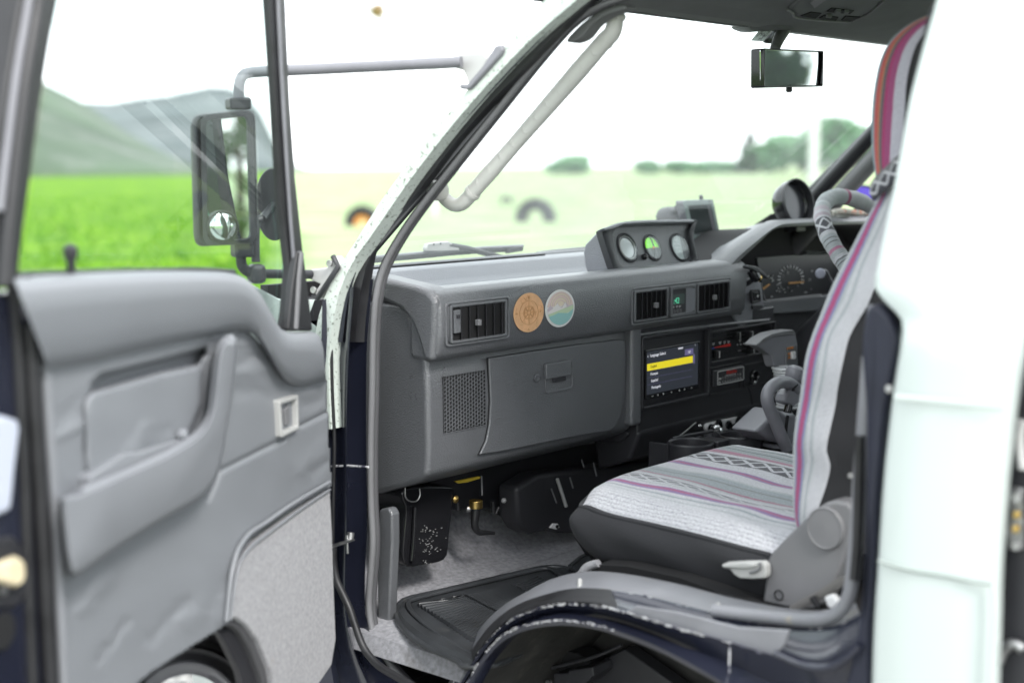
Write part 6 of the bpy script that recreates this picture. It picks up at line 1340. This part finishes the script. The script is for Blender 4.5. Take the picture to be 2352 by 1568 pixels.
bf = fabric('woven_backrest_cover', [(0, W), (.36, LG), (.45, W), (.54, LG), (.60, BL), (.655, MG), (.80, BL), (.84, LG), (.93, W), (1.3, LG), (1.8, W), (2.2, WN), (2.4, W), (3, DK), (3.3, W), (4, MG), (4.2, W)], dots=[(.24, .15, (.34, .32, .40))], usc=5.4, uper=.2, sx=.2)
bm.faces.new(G[-1])
finish('backrest', bm, [bf, M['fabricblack']], st_, smooth=60)
# headrest section with its own cloth
Hf = hits([(2008, 432), (2002, 400), (1996, 360), (1993, 310), (1994, 250), (2000, 195), (2012, 140), (2034, 95), (2070, 62), (2110, 40), (2150, 25)], PX(1.775))
Hb = hits([(2062, 440), (2066, 380), (2072, 320), (2078, 250), (2082, 190), (2092, 140), (2104, 105), (2120, 80), (2140, 60), (2160, 48), (2190, 35)], PX(1.765))
n_ = 30; A_, B_ = crs(Hf, n_), crs(Hb, n_)
bm = bmesh.new(); lay = bm.loops.layers.uv.verify(); rows = []
for i, (a, b) in enumerate(zip(A_, B_)):
    row = [b+V((.0, -.06, 0)), b+V((-.003, -.02, 0))]
    for k in range(13): f = k/12; p = b.lerp(a, math.sin(f*math.pi/2)); row.append(V((b.x+(a.x-b.x+.014)*f**1.8, p.y, p.z)))
    row += [a+V((.05, .004, 0)), a+V((.14, .006, 0)), a+V((.23, .004, 0)), a+V((.29, -.004, 0)), b+V((.31, -.03, 0)), b+V((.29, -.06, 0))]
    rows.append(row)
uh = [-.3, -.1]+[math.sin(k/12*math.pi/2) for k in range(13)]+[1.2, 1.6, 2.1, 2.5, -1, -1]
G = [[bm.verts.new(p) for p in r_] for r_ in rows]; NL = len(uh)
for i in range(n_-1):
    for j in range(NL):
        j2 = (j+1) % NL; f = bm.faces.new((G[i][j], G[i][j2], G[i+1][j2], G[i+1][j])); f.material_index = 0 if (uh[j] >= 0 and uh[j2] >= 0 and j2) else 1
        for lp, (a, b) in zip(f.loops, ((i, uh[j]), (i, uh[j2]), (i+1, uh[j2]), (i+1, uh[j]))): lp[lay].uv = (max(0, b), a/n_*.5*6)
bm.faces.new(G[0]); bm.faces.new(G[-1])
TL = (.19, .28, .33)
hf = fabric('woven_headrest_cover', [(0, (.45, .44, .5)), (.30, (.30, .05, .16)), (.47, (.34, .02, .12)), (.56, (.10, .09, .10)), (.66, (.40, .19, .09)), (.70, (.46, .06, .05)), (.83, TL), (1.05, (.45, .4, .22)), (1.15, TL), (1.6, WN), (2.0, TL)], usc=2.6, uper=.2, sx=.12)
finish('headrest', bm, [hf, M['fabricblack']], st_, smooth=70)
xb = [hit(p, PX(1.735)) for p in ((2006, 400), (2052, 355), (2062, 372), (2058, 420), (2010, 455), (2000, 430))]
xof = fabric('woven_neck_band', [(0, DK)], xo=[(.5, .42, W)], usc=1, uper=.25, sx=.2)
bm = bmesh.new(); lay = bm.loops.layers.uv.verify()
na = hits([(2066, 352), (2040, 378), (2012, 404), (1999, 424)], PX(1.74)); nb = hits([(2072, 395), (2052, 420), (2026, 442), (2004, 462)], PX(1.72))
b_loft(bm, [crs(nb, 14), [a.lerp(b, .5)+V((-.006, 0, 0)) for a, b in zip(crs(na, 14), crs(nb, 14))], crs(na, 14)], uv=lambda i, j: (i/2, j/14*1.6)); finish('neck_band', bm, xof, st_, smooth=80, solid=.004)
# recliner cover, its round cap, hole, lever, buckle
rc = hits(q('H', (1228, 860), (1262, 810), (1330, 738), (1420, 650), (1500, 575), (1560, 535), (1620, 520), (1690, 530), (1722, 570), (1722, 660), (1690, 800), (1620, 985), (1560, 1110), (1500, 1145), (1430, 1150), (1320, 1135), (1200, 1108), (1208, 1040), (1220, 950)), PX(1.672))
prism('recliner_cover', rc, (.035, 0, 0), M['trim'], st_, bevel=.006, seg=3)
rc0 = hit(q('H', 1566, 678), PX(1.669)); rz_ = abs(hit(q('H', 1566, 556), PX(1.669)).z-rc0.z); ry_ = abs(hit(q('H', 1462, 678), PX(1.669)).y-rc0.y)
lathe('recliner_cap', rc0, -XX, [(1, -.003), (1, .0015), (.94, .0035), (.90, .0025), (.0005, .0035)], M['trim'], st_, 44, ex=YY, sx=ry_, sy=rz_)
lathe('screw_hole', hit(q('H', 1298, 1062), PX(1.6715)), -XX, [(.0075, 0), (.0075, .0012), (.006, .0012), (.0055, -.004), (.0003, -.004)], M['void'], st_, 24)
lv = hits(q('H', (960, 892), (990, 878), (1100, 872), (1200, 872), (1222, 890), (1226, 940), (1218, 968), (1140, 972), (1070, 968), (1035, 945), (1015, 918), (975, 908)), PX(1.655))
rlv = prism('recliner_lever', lv, (.014, 0, 0), M['ltrim'], st_, bevel=.004, seg=3)
prism('lever_grip', hits(q('H', (962, 892), (1100, 876), (1160, 884), (1165, 902), (1100, 912), (985, 908)), PX(1.651)), (.008, 0, 0), M['ltrim'], rlv, bevel=.0025, seg=3)
tube('lever_fork', hits(q('H', (1186, 875), (1190, 905), (1165, 925), (1130, 935)), PX(1.652)), .002, M['trim'], st_, 8, res=12)
# belt and stray things behind the recliner
bl_ = thing('seat_belt', 'pale grey seat belt webbing and buckle behind the seat hinge', 'seat belt', hit(q('H', 1600, 1090), PX(1.60)))
tube('webbing', hits(q('H', (1370, 1150), (1440, 1110), (1520, 1070), (1600, 1020), (1660, 985), (1710, 965)), PX(1.62)), .006, mat('webbing', (.12, .115, .11), .8, grain=(400, .5)), bl_, 8, res=20, flat=.25, up=XX)
prism('buckle', hits(q('H', (1552, 1075), (1600, 1060), (1660, 1120), (1640, 1150), (1575, 1135)), PX(1.60)), (.012, 0, 0), M['whitep'], bl_, bevel=.003)
tube('anchor_strap', hits(q('H', (1490, 1070), (1505, 1100), (1530, 1130)), PX(1.61)), .005, M['fabricblack'], bl_, 8)
# loose carpet edge by the seat
tube('frayed_carpet_edge', hits(q('G', (1640, 918), (1710, 880), (1770, 845), (1800, 800), (1830, 775), (1885, 758)), PX(1.66)), [.006, .007, .008, .009, .008, .006], M['dcarpet'], van, 10, res=24)
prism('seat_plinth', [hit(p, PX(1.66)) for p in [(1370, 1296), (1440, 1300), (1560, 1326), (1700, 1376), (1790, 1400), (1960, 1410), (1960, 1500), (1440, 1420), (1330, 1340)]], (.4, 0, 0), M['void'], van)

# ============================================================ DRIVER'S SEAT (hidden, seen from other angles)
dsx = thing('bucket_seat', 'driver seat in dark fabric beyond the passenger seat', 'seat', (2.74, .95, .84))
box('cushion', (2.50, .68, .86), (2.98, 1.14, .99), M['fabricdark'], dsx, .04, seg=4)
prism('backrest', [V((2.50, y, z)) for y, z in ((.72, .95), (.60, .95), (.50, 1.45), (.58, 1.48), (.66, 1.4))], (.48, 0, 0), M['fabricdark'], dsx, bevel=.03, seg=4)
box('base', (2.55, .70, .80), (2.93, 1.10, .86), M['black'], dsx)
box('engine_cover', (2.10, .2, .5), (3.12, 1.405, .80), M['carpet'], van, .02)
box('seat_floor', (1.80, .2, .5), (2.10, 1.405, .78), M['carpet'], van, .01)

# ============================================================ CONSOLE
con = thing('centre_console', 'grey centre console with lever boots beside the passenger seat', 'console', (2.45, 1.35, .80))
ZC = .955
co = hits([(1630, 1052), (1660, 1018), (1700, 1008), (1760, 990), (1840, 960), (1990, 940), (2080, 1000), (2080, 1100), (1700, 1100)], PZ(ZC))
prism('console_top', co, (0, 0, -.05), M['trim'], con, bevel=.006)
box('console_body', (2.22, 1.0, .76), (2.62, 1.50, .935), M['dash'], con, .01)
bt_ = hit(q('N', 1700, 470), PZ(ZC+.03)); 
b0 = hits(q('N', (1180, 740), (1260, 650), (1400, 600), (1700, 560), (2000, 600), (2100, 800), (1700, 900), (1400, 840)), PZ(ZC+.008))
cb0 = sum(b0, V((0, 0, 0)))/8
for k, (s, dz) in enumerate(((1.0, 0), (.9, .014), (.8, .028), (.68, .042))):
    prism('boot_fold', [cb0+(p-cb0)*s+V((0, 0, dz)) for p in b0], (0, 0, .010), M['armgrey'] if k % 2 == 0 else M['dash'], con, bevel=.004, rnd=36)
sh = hits(q('N', (1345, 610), (1480, 480), (1720, 250), (1840, 330), (1960, 310), (2100, 420), (2100, 820), (1800, 800), (1600, 760)), PY(1.36))
prism('lever_shroud', sh, (0, .06, 0), M['armgrey'], con, bevel=.008)
tube('shroud_shadow_gap', hits(q('N', (1850, 350), (1830, 500), (1810, 700)), PY(1.355)), .003, M['void'], con, 8)
gb_ = thing('curved_lever', 'thick curved grey lever arching beside the passenger seat', 'lever', hit(q('N', 1760, 840), PY(1.36)))
tube('lever', hits(q('K', (1990, 1640), (1925, 1500), (1850, 1320), (1790, 1180), (1742, 1040), (1745, 940), (1795, 860), (1880, 805), (1980, 800), (2060, 835), (2120, 890)), PY(1.345)), .0118, M['armgrey'], gb_, 18, res=60)
tube('grip_joint', hits(q('K', (2060, 905), (2100, 860), (2130, 830)), PY(1.333)), .0016, M['void'], gb_, 6, res=8)
prism('lever_clamp', hits(q('K', (2050, 880), (2120, 830), (2200, 870), (2180, 1050), (2090, 1110), (1965, 1065), (1990, 960)), PY(1.34)), (0, .025, 0), M['armgrey'], gb_, bevel=.006)
tube('clamp_foot', hits(q('K', (2020, 1090), (2000, 1180)), PY(1.345)), .0075, M['blackg'], gb_, 12)
disc('clamp_screw', hit(q('K', 2070, 890), PY(1.337)), -YY, .003, .002, M['void'], gb_, 12)
gl_ = thing('gear_lever', 'gear lever with grey knob and pleated pale boot', 'lever', hit(q('K', 1980, 1100), PY(1.43)))
p0, p1 = hit(q('K', 1990, 600), PY(1.43)), hit(q('K', 2010, 1130), PY(1.43)); NP_ = 13
for k in range(NP_):
    c = p0.lerp(p1, (k+.5)/NP_); r0_ = .026+.004*(1-k/NP_)-.006*math.sin(k/NP_*3.14); h_ = (p0.z-p1.z)/NP_
    lathe('boot_pleat', c, Z, [(r0_-.004, -h_*.5), (r0_, -h_*.15), (r0_, h_*.2), (r0_-.004, h_*.48)], mat('boot_white', (.62, .63, .64), .6) if k == 0 else bpy.data.materials['boot_white'], gl_, 26)
lathe('knob', hit(q('K', 2100, 655), PY(1.36)), V((.2, -.25, 1)), [(.010, -.022), (.0155, -.016), (.0175, -.004), (.015, .006), (.008, .010), (.0003, .011)], M['armgrey'], gl_, 26)
sc2 = thing('column_cover', 'grey plastic steering column cover with a small orange marked switch', 'cover', hit(q('K', 1950, 500), PY(1.46)))
prism('cover', hits(q('K', (1605, 320), (1700, 235), (1810, 178), (1960, 145), (2075, 132), (2110, 160), (2135, 300), (2140, 575), (1842, 612), (1800, 450), (1700, 385), (1640, 350)), PY(1.455)), (0, .025, 0), M['armgrey'], sc2, bevel=.008, seg=3)
prism('cover_cap', hits(q('K', (1608, 320), (1700, 235), (1810, 178), (1960, 145), (2075, 132), (2105, 160), (2110, 195), (1960, 205), (1830, 225), (1720, 280), (1615, 345)), PY(1.451)), (0, .03, 0), M['trim'], sc2, bevel=.004)
prism('switch_panel', hits(q('K', (1990, 350), (2120, 320), (2140, 575), (1980, 588)), PY(1.453)), (0, .01, 0), M['dash'], sc2, bevel=.002)
plate('switch', hits(q('K', (2068, 410), (2108, 400), (2112, 500), (2072, 510)), PY(1.447)), .004, (0, .006, 0), M['whitep'], sc2)
for s_, a, b in (('HAZARD', 1992, 385), ('PUSH', 2005, 455), ('OFF', 2005, 500)): text('switch_lettering', s_, hit(q('K', a, b), PY(1.4525)), .0065, M['orange'], sc2)
# cup holder with two wells
ch = thing('cup_holder', 'black plastic twin cup holder in front of the console', 'cup holder', hit((1590, 1040), PZ(.90)))
c1_, c2_ = hit(q('N', 300, 790), PZ(.985)), hit(q('N', 1080, 665), PZ(.985)); rr1 = .041
for c in (c1_, c2_):
    lathe('well', c, Z, [(rr1-.003, .0), (rr1, .003), (rr1+.003, .0), (rr1+.0025, -.06), (rr1-.006, -.062), (rr1-.004, -.055), (rr1-.003, 0)], M['black'], ch, 48)
    disc('well_floor', c+V((0, 0, -.06)), Z, rr1-.004, .003, M['void'], ch, 30)
mm = (c1_+c2_)/2
box('bridge', mm+V((-.02, -.02, -.06)), mm+V((.02, .03, .0)), M['black'], ch, .004)
prism('holder_body', hits(q('N', (-30, 800), (60, 860), (240, 900), (400, 925), (600, 890), (640, 1040), (600, 1300), (-40, 1300)), PY(1.50)), (0, .05, 0), M['black'], ch, bevel=.004)
prism('holder_fin', hits(q('N', (430, 690), (480, 680), (522, 710), (515, 860), (460, 860)), PY(1.53)), (0, .004, 0), M['dash'], ch, bevel=.001)
prism('holder_fin', hits(q('N', (640, 600), (700, 600), (830, 640), (870, 620), (830, 740), (820, 860), (640, 860)), PY(1.55)), (0, .02, 0), M['dash'], ch, bevel=.002)
tube('holder_rim', hits(q('N', (10, 720), (200, 680), (430, 640), (650, 600)), PZ(.986)), .0035, M['black'], ch, 8)
# chrome key and socket panel
kp = thing('socket_panel', 'pale panel of power sockets standing behind the cup holder', 'socket panel', hit(q('N', 880, 520), PY(1.61)))
prism('panel', hits(q('N', (575, 600), (555, 545), (565, 500), (600, 475), (780, 435), (1060, 378), (1110, 380), (1170, 440), (1205, 500), (1190, 560), (850, 600)), PY(1.60)), (0, .01, 0), M['whitep'], kp, bevel=.003)
for a, b, r_ in ((620, 560, .010), (735, 515, .013), (895, 500, .009), (1060, 460, .0125), (980, 540, .008)):
    lathe('socket', hit(q('N', a, b), PY(1.598)), -YY, [(r_, 0), (r_, .004), (r_*.8, .006), (r_*.7, .001), (.0003, .001)], M['blackg'], kp, 24)
lathe('chrome_plug', hit(q('N', 735, 545), PY(1.57)), V((.1, -.5, .8)), [(.012, -.012), (.013, 0), (.009, .004), (.0003, .005)], M['chrome'], kp, 20)
lathe('chrome_plug', hit(q('N', 1072, 478), PY(1.585)), -YY, [(.003, 0), (.003, .003), (.0002, .004)], M['chrome'], kp, 12)
tube('socket_strap', hits(q('N', (1110, 440), (1180, 480), (1220, 480), (1180, 520)), PY(1.585)), .003, M['blackg'], kp, 8, res=12)
kn = thing('thin_metal_rod', 'thin bright rod slanting up from the left cup well', 'rod', hit(q('N', 130, 680), PY(1.56)))
tube('rod', hits(q('N', (120, 680), (250, 580), (350, 490), (385, 468)), PY(1.56)), .0016, M['steel'], kn, 8, res=10)
lathe('bead', hit(q('N', 440, 515), PY(1.56)), Z, [(.002, -.002), (.005, 0), (.002, .003), (.0002, .003)], M['chrome'], kn, 12)

# ============================================================ FLOOR MAT
ZM = .764
fm = thing('floor_mat', 'black ribbed rubber mat on the passenger floor', 'floor mat', hit(q('G', 1000, 1100), PZ(ZM)))
mo = hits(q('G', (520, 1062), (545, 1025), (600, 995), (800, 950), (1100, 880), (1400, 810), (1545, 783), (1680, 795), (1800, 850), (1850, 920), (1700, 1100), (1300, 1400), (1000, 1460), (930, 1415), (740, 1330), (620, 1250), (545, 1170), (522, 1110)), PZ(ZM))
prism('mat_base', mo, (0, 0, -.006), M['mat'], fm, bevel=.002)
mi_ = hits(q('G', (600, 1030), (640, 1000), (900, 935), (1200, 865), (1480, 800), (1560, 800), (1640, 850), (1700, 900), (1500, 1200), (1200, 1440), (1080, 1400), (900, 1300), (720, 1180), (625, 1090)), PZ(ZM+.004))
tube('raised_lip', mi_, .0042, M['mat'], fm, 10, res=90, closed=True)
tube('outer_lip', crs(mo, 60, True), .0045, M['mat'], fm, 10, closed=True)
# transverse ribs: bowed rubber bars either side of a notched spine
def gm(a, b): return hit(q('G', a, b), PZ(ZM+.003))
L0, L1 = (668, 1040), (1030, 1275); Sp0, Sp1 = (985, 990), (1225, 1115); E0_, E1_ = (1300, 912), (1440, 985)
bm = bmesh.new()
for k in range(17):
    t = k/16
    l = (L0[0]+(L1[0]-L0[0])*t, L0[1]+(L1[1]-L0[1])*t); s = (Sp0[0]+(Sp1[0]-Sp0[0])*t, Sp0[1]+(Sp1[1]-Sp0[1])*t)
    e = (E0_[0]+(E1_[0]-E0_[0])*t, E0_[1]+(E1_[1]-E0_[1])*t); f_ = (1470+150*t, 850+85*t)
    mdl = ((l[0]+s[0])/2, (l[1]+s[1])/2+6)
    b_tube(bm, [gm(*l), gm(*mdl), gm(s[0]-22, s[1]+4)], .005, 6)
    b_tube(bm, [gm(s[0], s[1]), gm((s[0]+e[0])/2, (s[1]+e[1])/2+3), gm(e[0]-16, e[1]+3)], .005, 6)
    if k % 2 == 0: b_tube(bm, [gm(e[0]+6, e[1]-4), gm((e[0]+f_[0])/2, (e[1]+f_[1])/2+8), gm(f_[0], f_[1])], .003, 6)
    b_tube(bm, [gm(s[0]-6, s[1]-8), gm(s[0]-2, s[1]+10)], .005, 6); b_tube(bm, [gm(e[0]-6, e[1]-6), gm(e[0], e[1]+8)], .0026, 6)
for k in range(3): b_tube(bm, [gm(740+80*k, 1026-15*k), gm(850+45*k, 1022-14*k), gm(940+14*k, 1008-13*k)], .005, 6)
finish('ribs', bm, M['mat'], fm, smooth=60, stuff=True)
loft('raised_border', [[p+V((0, 0, 0)) for p in hits(q('G', (522, 1110), (545, 1172), (620, 1252), (740, 1332), (930, 1416), (1000, 1462)), PZ(ZM))], hits(q('G', (540, 1080), (570, 1130), (650, 1200), (760, 1270), (960, 1370), (1040, 1420)), PZ(ZM+.010)), hits(q('G', (570, 1050), (605, 1100), (690, 1175), (800, 1240), (1000, 1340), (1090, 1390)), PZ(ZM+.006))], M['mat'], fm, 40)
m2 = thing('floor_mat', 'corner of a second black mat poking out beside the seat front', 'floor mat', hit(q('G', 1750, 740), PZ(ZM)))
prism('mat_base', hits(q('G', (1690, 780), (1760, 720), (1840, 680), (1990, 700), (2000, 820), (1800, 850)), PZ(ZM+.012)), (0, 0, -.006), M['mat'], m2, bevel=.002)
tube('raised_lip', hits(q('G', (1690, 778), (1760, 718), (1840, 682)), PZ(ZM+.014)), .004, M['mat'], m2, 8)

# ============================================================ GRAB HANDLE ON THE PILLAR
gh_ = thing('grab_handle', 'long ivory grab handle bolted along the windscreen pillar', 'handle', side(q('C', 600, 860), .1))
hpts = sides(q('C', (578, 850), (600, 868), (625, 900), (660, 922), (695, 918), (730, 885), (770, 838), (1000, 575), (1200, 345), (1330, 195), (1372, 150), (1386, 100), (1378, 66), (1356, 50)), .10)
tube('bar', hpts, [.010, .0115, .0122, .0122, .0122, .0118, .0114, .0118, .0118, .0122, .0134, .0138, .013, .012], M['handle'], gh_, 20, res=120)
for a, b in ((744, 868), (1340, 186)):
    c = side(q('C', a, b), .10); d = (side(q('C', a+20, b-22), .10)-c).normalized(); lathe('collar', c, d, [(.0122, -.0035), (.0134, -.003), (.0136, .0), (.0128, .0006), (.0134, .0012), (.0134, .0035), (.0122, .004)], M['handle'], gh_, 24)
for k in range(11):
    a, b = 775+k*51.5, 822-k*58; c = side(q('C', a, b), .10)+V((-.0088, -.0082, .001))
    lathe('finger_dimple', c, V((-.73, -.68, .05)), [(.0062, -.001), (.0054, .0012), (.0042, .0008), (.0028, -.001), (.0003, -.0018)], M['handle'], gh_, 16)
lathe('mount_plate', side(q('C', 585, 858), .075), (-1, -.2, 0), [(.016, -.01), (.016, .004), (.012, .012), (.0003, .013)], M['handle'], gh_, 20)
prism('mount_plate', sides(q('C', (1330, 70), (1390, 50), (1405, 70), (1395, 95), (1340, 90)), .09), (.02, 0, 0), M['handle'], gh_, bevel=.003)

# ============================================================ INTERIOR MIRROR, HEADER CONSOLE, LABEL
YM = 1.37
im = thing('interior_mirror', 'rectangular interior mirror on a grey stalk at the windscreen top', 'mirror', hit((1812, 160), PY(YM)))
mq = hits(q('Q', (478, 550), (1148, 578), (1142, 980), (476, 992)), PY(YM))
prism('housing', rquad(mq, .004), (0, .018, 0), M['blackg'], im, bevel=.002)
MN_ = V((0, -1, -.05)).normalized(); mg = hits(q('Q', (492, 562), (1140, 584), (1136, 962), (494, 974)), (hit(q('Q', 812, 770), PY(YM-.0045)), MN_))
plate('mirror_plate', mg, .003, (0, .0015, 0), M['mirror'], im, 0)
frame('rim', [p+V((0, -.0105, 0)) for p in mq], .0028, .004, (0, .013, 0), M['blackg'], im, .0008)
lathe('dip_knob', hit(q('Q', 814, 1004), PY(YM)), Z, [(.004, .008), (.006, 0), (.006, -.004), (.004, -.006), (.0003, -.006)], M['armblack'], im, 14)
for b_2 in (740, 812): disc('side_button', hit(q('Q', 474, b_2), PY(YM+.004)), -XX, .002, .003, M['blackg'], im, 8)
tube('stalk', hits(q('Q', (765, 320), (720, 400), (680, 480), (655, 550)), PY(YM+.02)), [.0125, .0115, .010, .0095], M['trim'], im, 14, res=12)
prism('sensor_box', hits(q('Q', (560, 455), (650, 345), (700, 335), (780, 425), (720, 470), (640, 492), (590, 485)), PY(YM+.045)), (0, .012, 0), M['armblack'], im, bevel=.003)
prism('mount_cowl', hits(q('Q', (620, 275), (700, 200), (800, 120), (900, 190), (1030, 225), (900, 318), (820, 332), (720, 328), (660, 305)), PY(YM-.02)), (0, .09, 0), M['liner'], im, bevel=.008)
lb = thing('windscreen_label', 'small pale printed label stuck at the windscreen top', 'label', hit((1745, 75), WPL))
lq = [hit(p, WPL)+V((0, -.004, -.003)) for p in q('Q', (495, 282), (632, 292), (500, 455), (366, 444))]
prism('paper', lq, WPL[1]*.0006, glass('label_paper', (.8, .82, .8), .8, .3), lb)
bm = bmesh.new(); rr = random.Random(4); ex_ = (lq[1]-lq[0]); ey_ = (lq[3]-lq[0])
for row, (f0, f1) in enumerate(((.12, .34), (.42, .62), (.68, .86))):
    for c_ in range(9 if row < 2 else 4):
        o = lq[0]+ex_*(.12+.082*c_+(.3 if row == 2 else 0))+ey_*f0-WPL[1]*.0008
        for s_ in range(3):
            a0_ = o+ex_*rr.uniform(0, .05)+ey_*rr.uniform(0, f1-f0-.05); b0_ = a0_+(ex_*.05 if rr.random() < .5 else ey_*(f1-f0)*.7); t_ = (b0_-a0_).normalized(); nn = t_.cross(WPL[1])*.0007
            bm.faces.new([bm.verts.new(p) for p in (a0_-nn, b0_-nn, b0_+nn, a0_+nn)])
finish('label_print', bm, M['black'], lb, smooth=0, stuff=True)
# overhead console
oc = thing('overhead_console', 'grey overhead console with switches on the cab ceiling', 'console', V((2.45, 1.15, 1.80)))
OP = (V((0, 1.30, 1.745)), V((0, .30, 1)).normalized())
def oh(pts, off=0): return [hit(p, (OP[0]+V((0, 0, -off)), OP[1])) for p in pts]
prism('console_shell', oh(q('Q', (800, 115), (1060, -120), (1700, -300), (1980, -100), (1830, 60), (1690, 170), (1500, 250), (900, 205), (870, 160))), (0, 0, .05), M['liner'], oc, bevel=.008)
tube('shell_edge', oh(q('Q', (790, 112), (855, 150), (890, 200), (1150, 232), (1480, 250), (1560, 225), (1720, 150), (1880, 10)), .001), .0022, M['trim'], oc, 8, res=30)
for pts in (((940, 190), (1060, 145), (1180, 160), (1110, 215)), ((1150, 215), (1210, 180), (1370, 205), (1340, 238)), ((1240, 140), (1290, 100), (1545, 130), (1500, 165)), ((1400, 235), (1450, 190), (1620, 200), (1500, 248))):
    prism('switch_recess', oh(q('Q', *pts), .002), (0, 0, .002), M['void'], oc, bevel=.0005)
for pts in (((1225, 205), (1250, 190), (1300, 196), (1285, 214)), ((1320, 160), (1345, 132), (1400, 138), (1390, 162)), ((1420, 164), (1440, 138), (1490, 143), (1480, 168))):
    prism('switch', oh(q('Q', *pts), .007), (0, 0, .005), M['liner'], oc, bevel=.001)
prism('lamp_lens', oh(q('Q', (1050, 40), (1100, 0), (1240, 0), (1100, 100)), .004), (0, 0, .004), M['trim'], oc, bevel=.001)
for a, b in (((240, 215), (430, 225)), ((1480, 350), (1660, 362))):
    p0, p1 = hit(q('Q', *a), PY(1.375)), hit(q('Q', *b), PY(1.375)); tube('visor_clip', [p0, (p0+p1)/2+V((0, 0, .01)), p1], .006, M['liner'], oc, 10, res=12)
sv = thing('sun_visor', 'padded grey sun visor folded against the header', 'sun visor', V((1.95, 1.26, 1.755)))
prism('pad', [V((x, y, z)) for x, y, z in ((1.68, 1.34, 1.742), (2.22, 1.34, 1.742), (2.22, 1.18, 1.785), (1.68, 1.18, 1.785))], (0, .004, .014), M['liner'], sv, bevel=.005, seg=3)

# ============================================================ WIPERS
def wiper(lab, blade, arm, head):
    t = thing('windscreen_wiper', lab, 'wiper', hit(blade[0], PY(1.985)), 'wipers lying at the foot of the windscreen')
    B_ = hits(blade, PY(1.985))
    tube('blade', B_, .0055, M['rub'], t, 8); tube('blade_spine', [p+V((0, -.004, .006)) for p in B_], .0034, M['armgrey'], t, 8)
    tube('arm', hits(arm, PY(1.975)), .006, M['rub'], t, 8)
    if head: prism('joint_cover', hits(head, PY(1.97)), (0, .012, 0), M['ltrim'], t, bevel=.002)
    return t
w1 = wiper('long black wiper blade resting above the left end of the dashboard', q('C', (300, 1172), (540, 1150), (640, 1140), (800, 1128), (965, 1120)), q('C', (640, 1105), (720, 1118), (800, 1140), (895, 1165)), q('C', (537, 1118), (545, 1098), (600, 1090), (640, 1088), (682, 1112), (690, 1128), (600, 1132), (540, 1132)))
for a, b in ((570, 1100), (600, 1097), (645, 1105)): disc('rivet', hit(q('C', a, b), PY(1.969)), -YY, .002, .001, M['black'], w1, 8)
prism('end_cap', hits(q('C', (905, 1122), (968, 1108), (970, 1130), (905, 1142)), PY(1.975)), (0, .01, 0), M['black'], w1, bevel=.002)
wiper('short end of the second wiper blade just left of the gauge pod', q('C', (1030, 1152), (1100, 1142), (1250, 1128), (1600, 1105)), q('C', (1400, 1110), (1600, 1120), (1800, 1140)), None)
# trees standing where the interior mirror looks
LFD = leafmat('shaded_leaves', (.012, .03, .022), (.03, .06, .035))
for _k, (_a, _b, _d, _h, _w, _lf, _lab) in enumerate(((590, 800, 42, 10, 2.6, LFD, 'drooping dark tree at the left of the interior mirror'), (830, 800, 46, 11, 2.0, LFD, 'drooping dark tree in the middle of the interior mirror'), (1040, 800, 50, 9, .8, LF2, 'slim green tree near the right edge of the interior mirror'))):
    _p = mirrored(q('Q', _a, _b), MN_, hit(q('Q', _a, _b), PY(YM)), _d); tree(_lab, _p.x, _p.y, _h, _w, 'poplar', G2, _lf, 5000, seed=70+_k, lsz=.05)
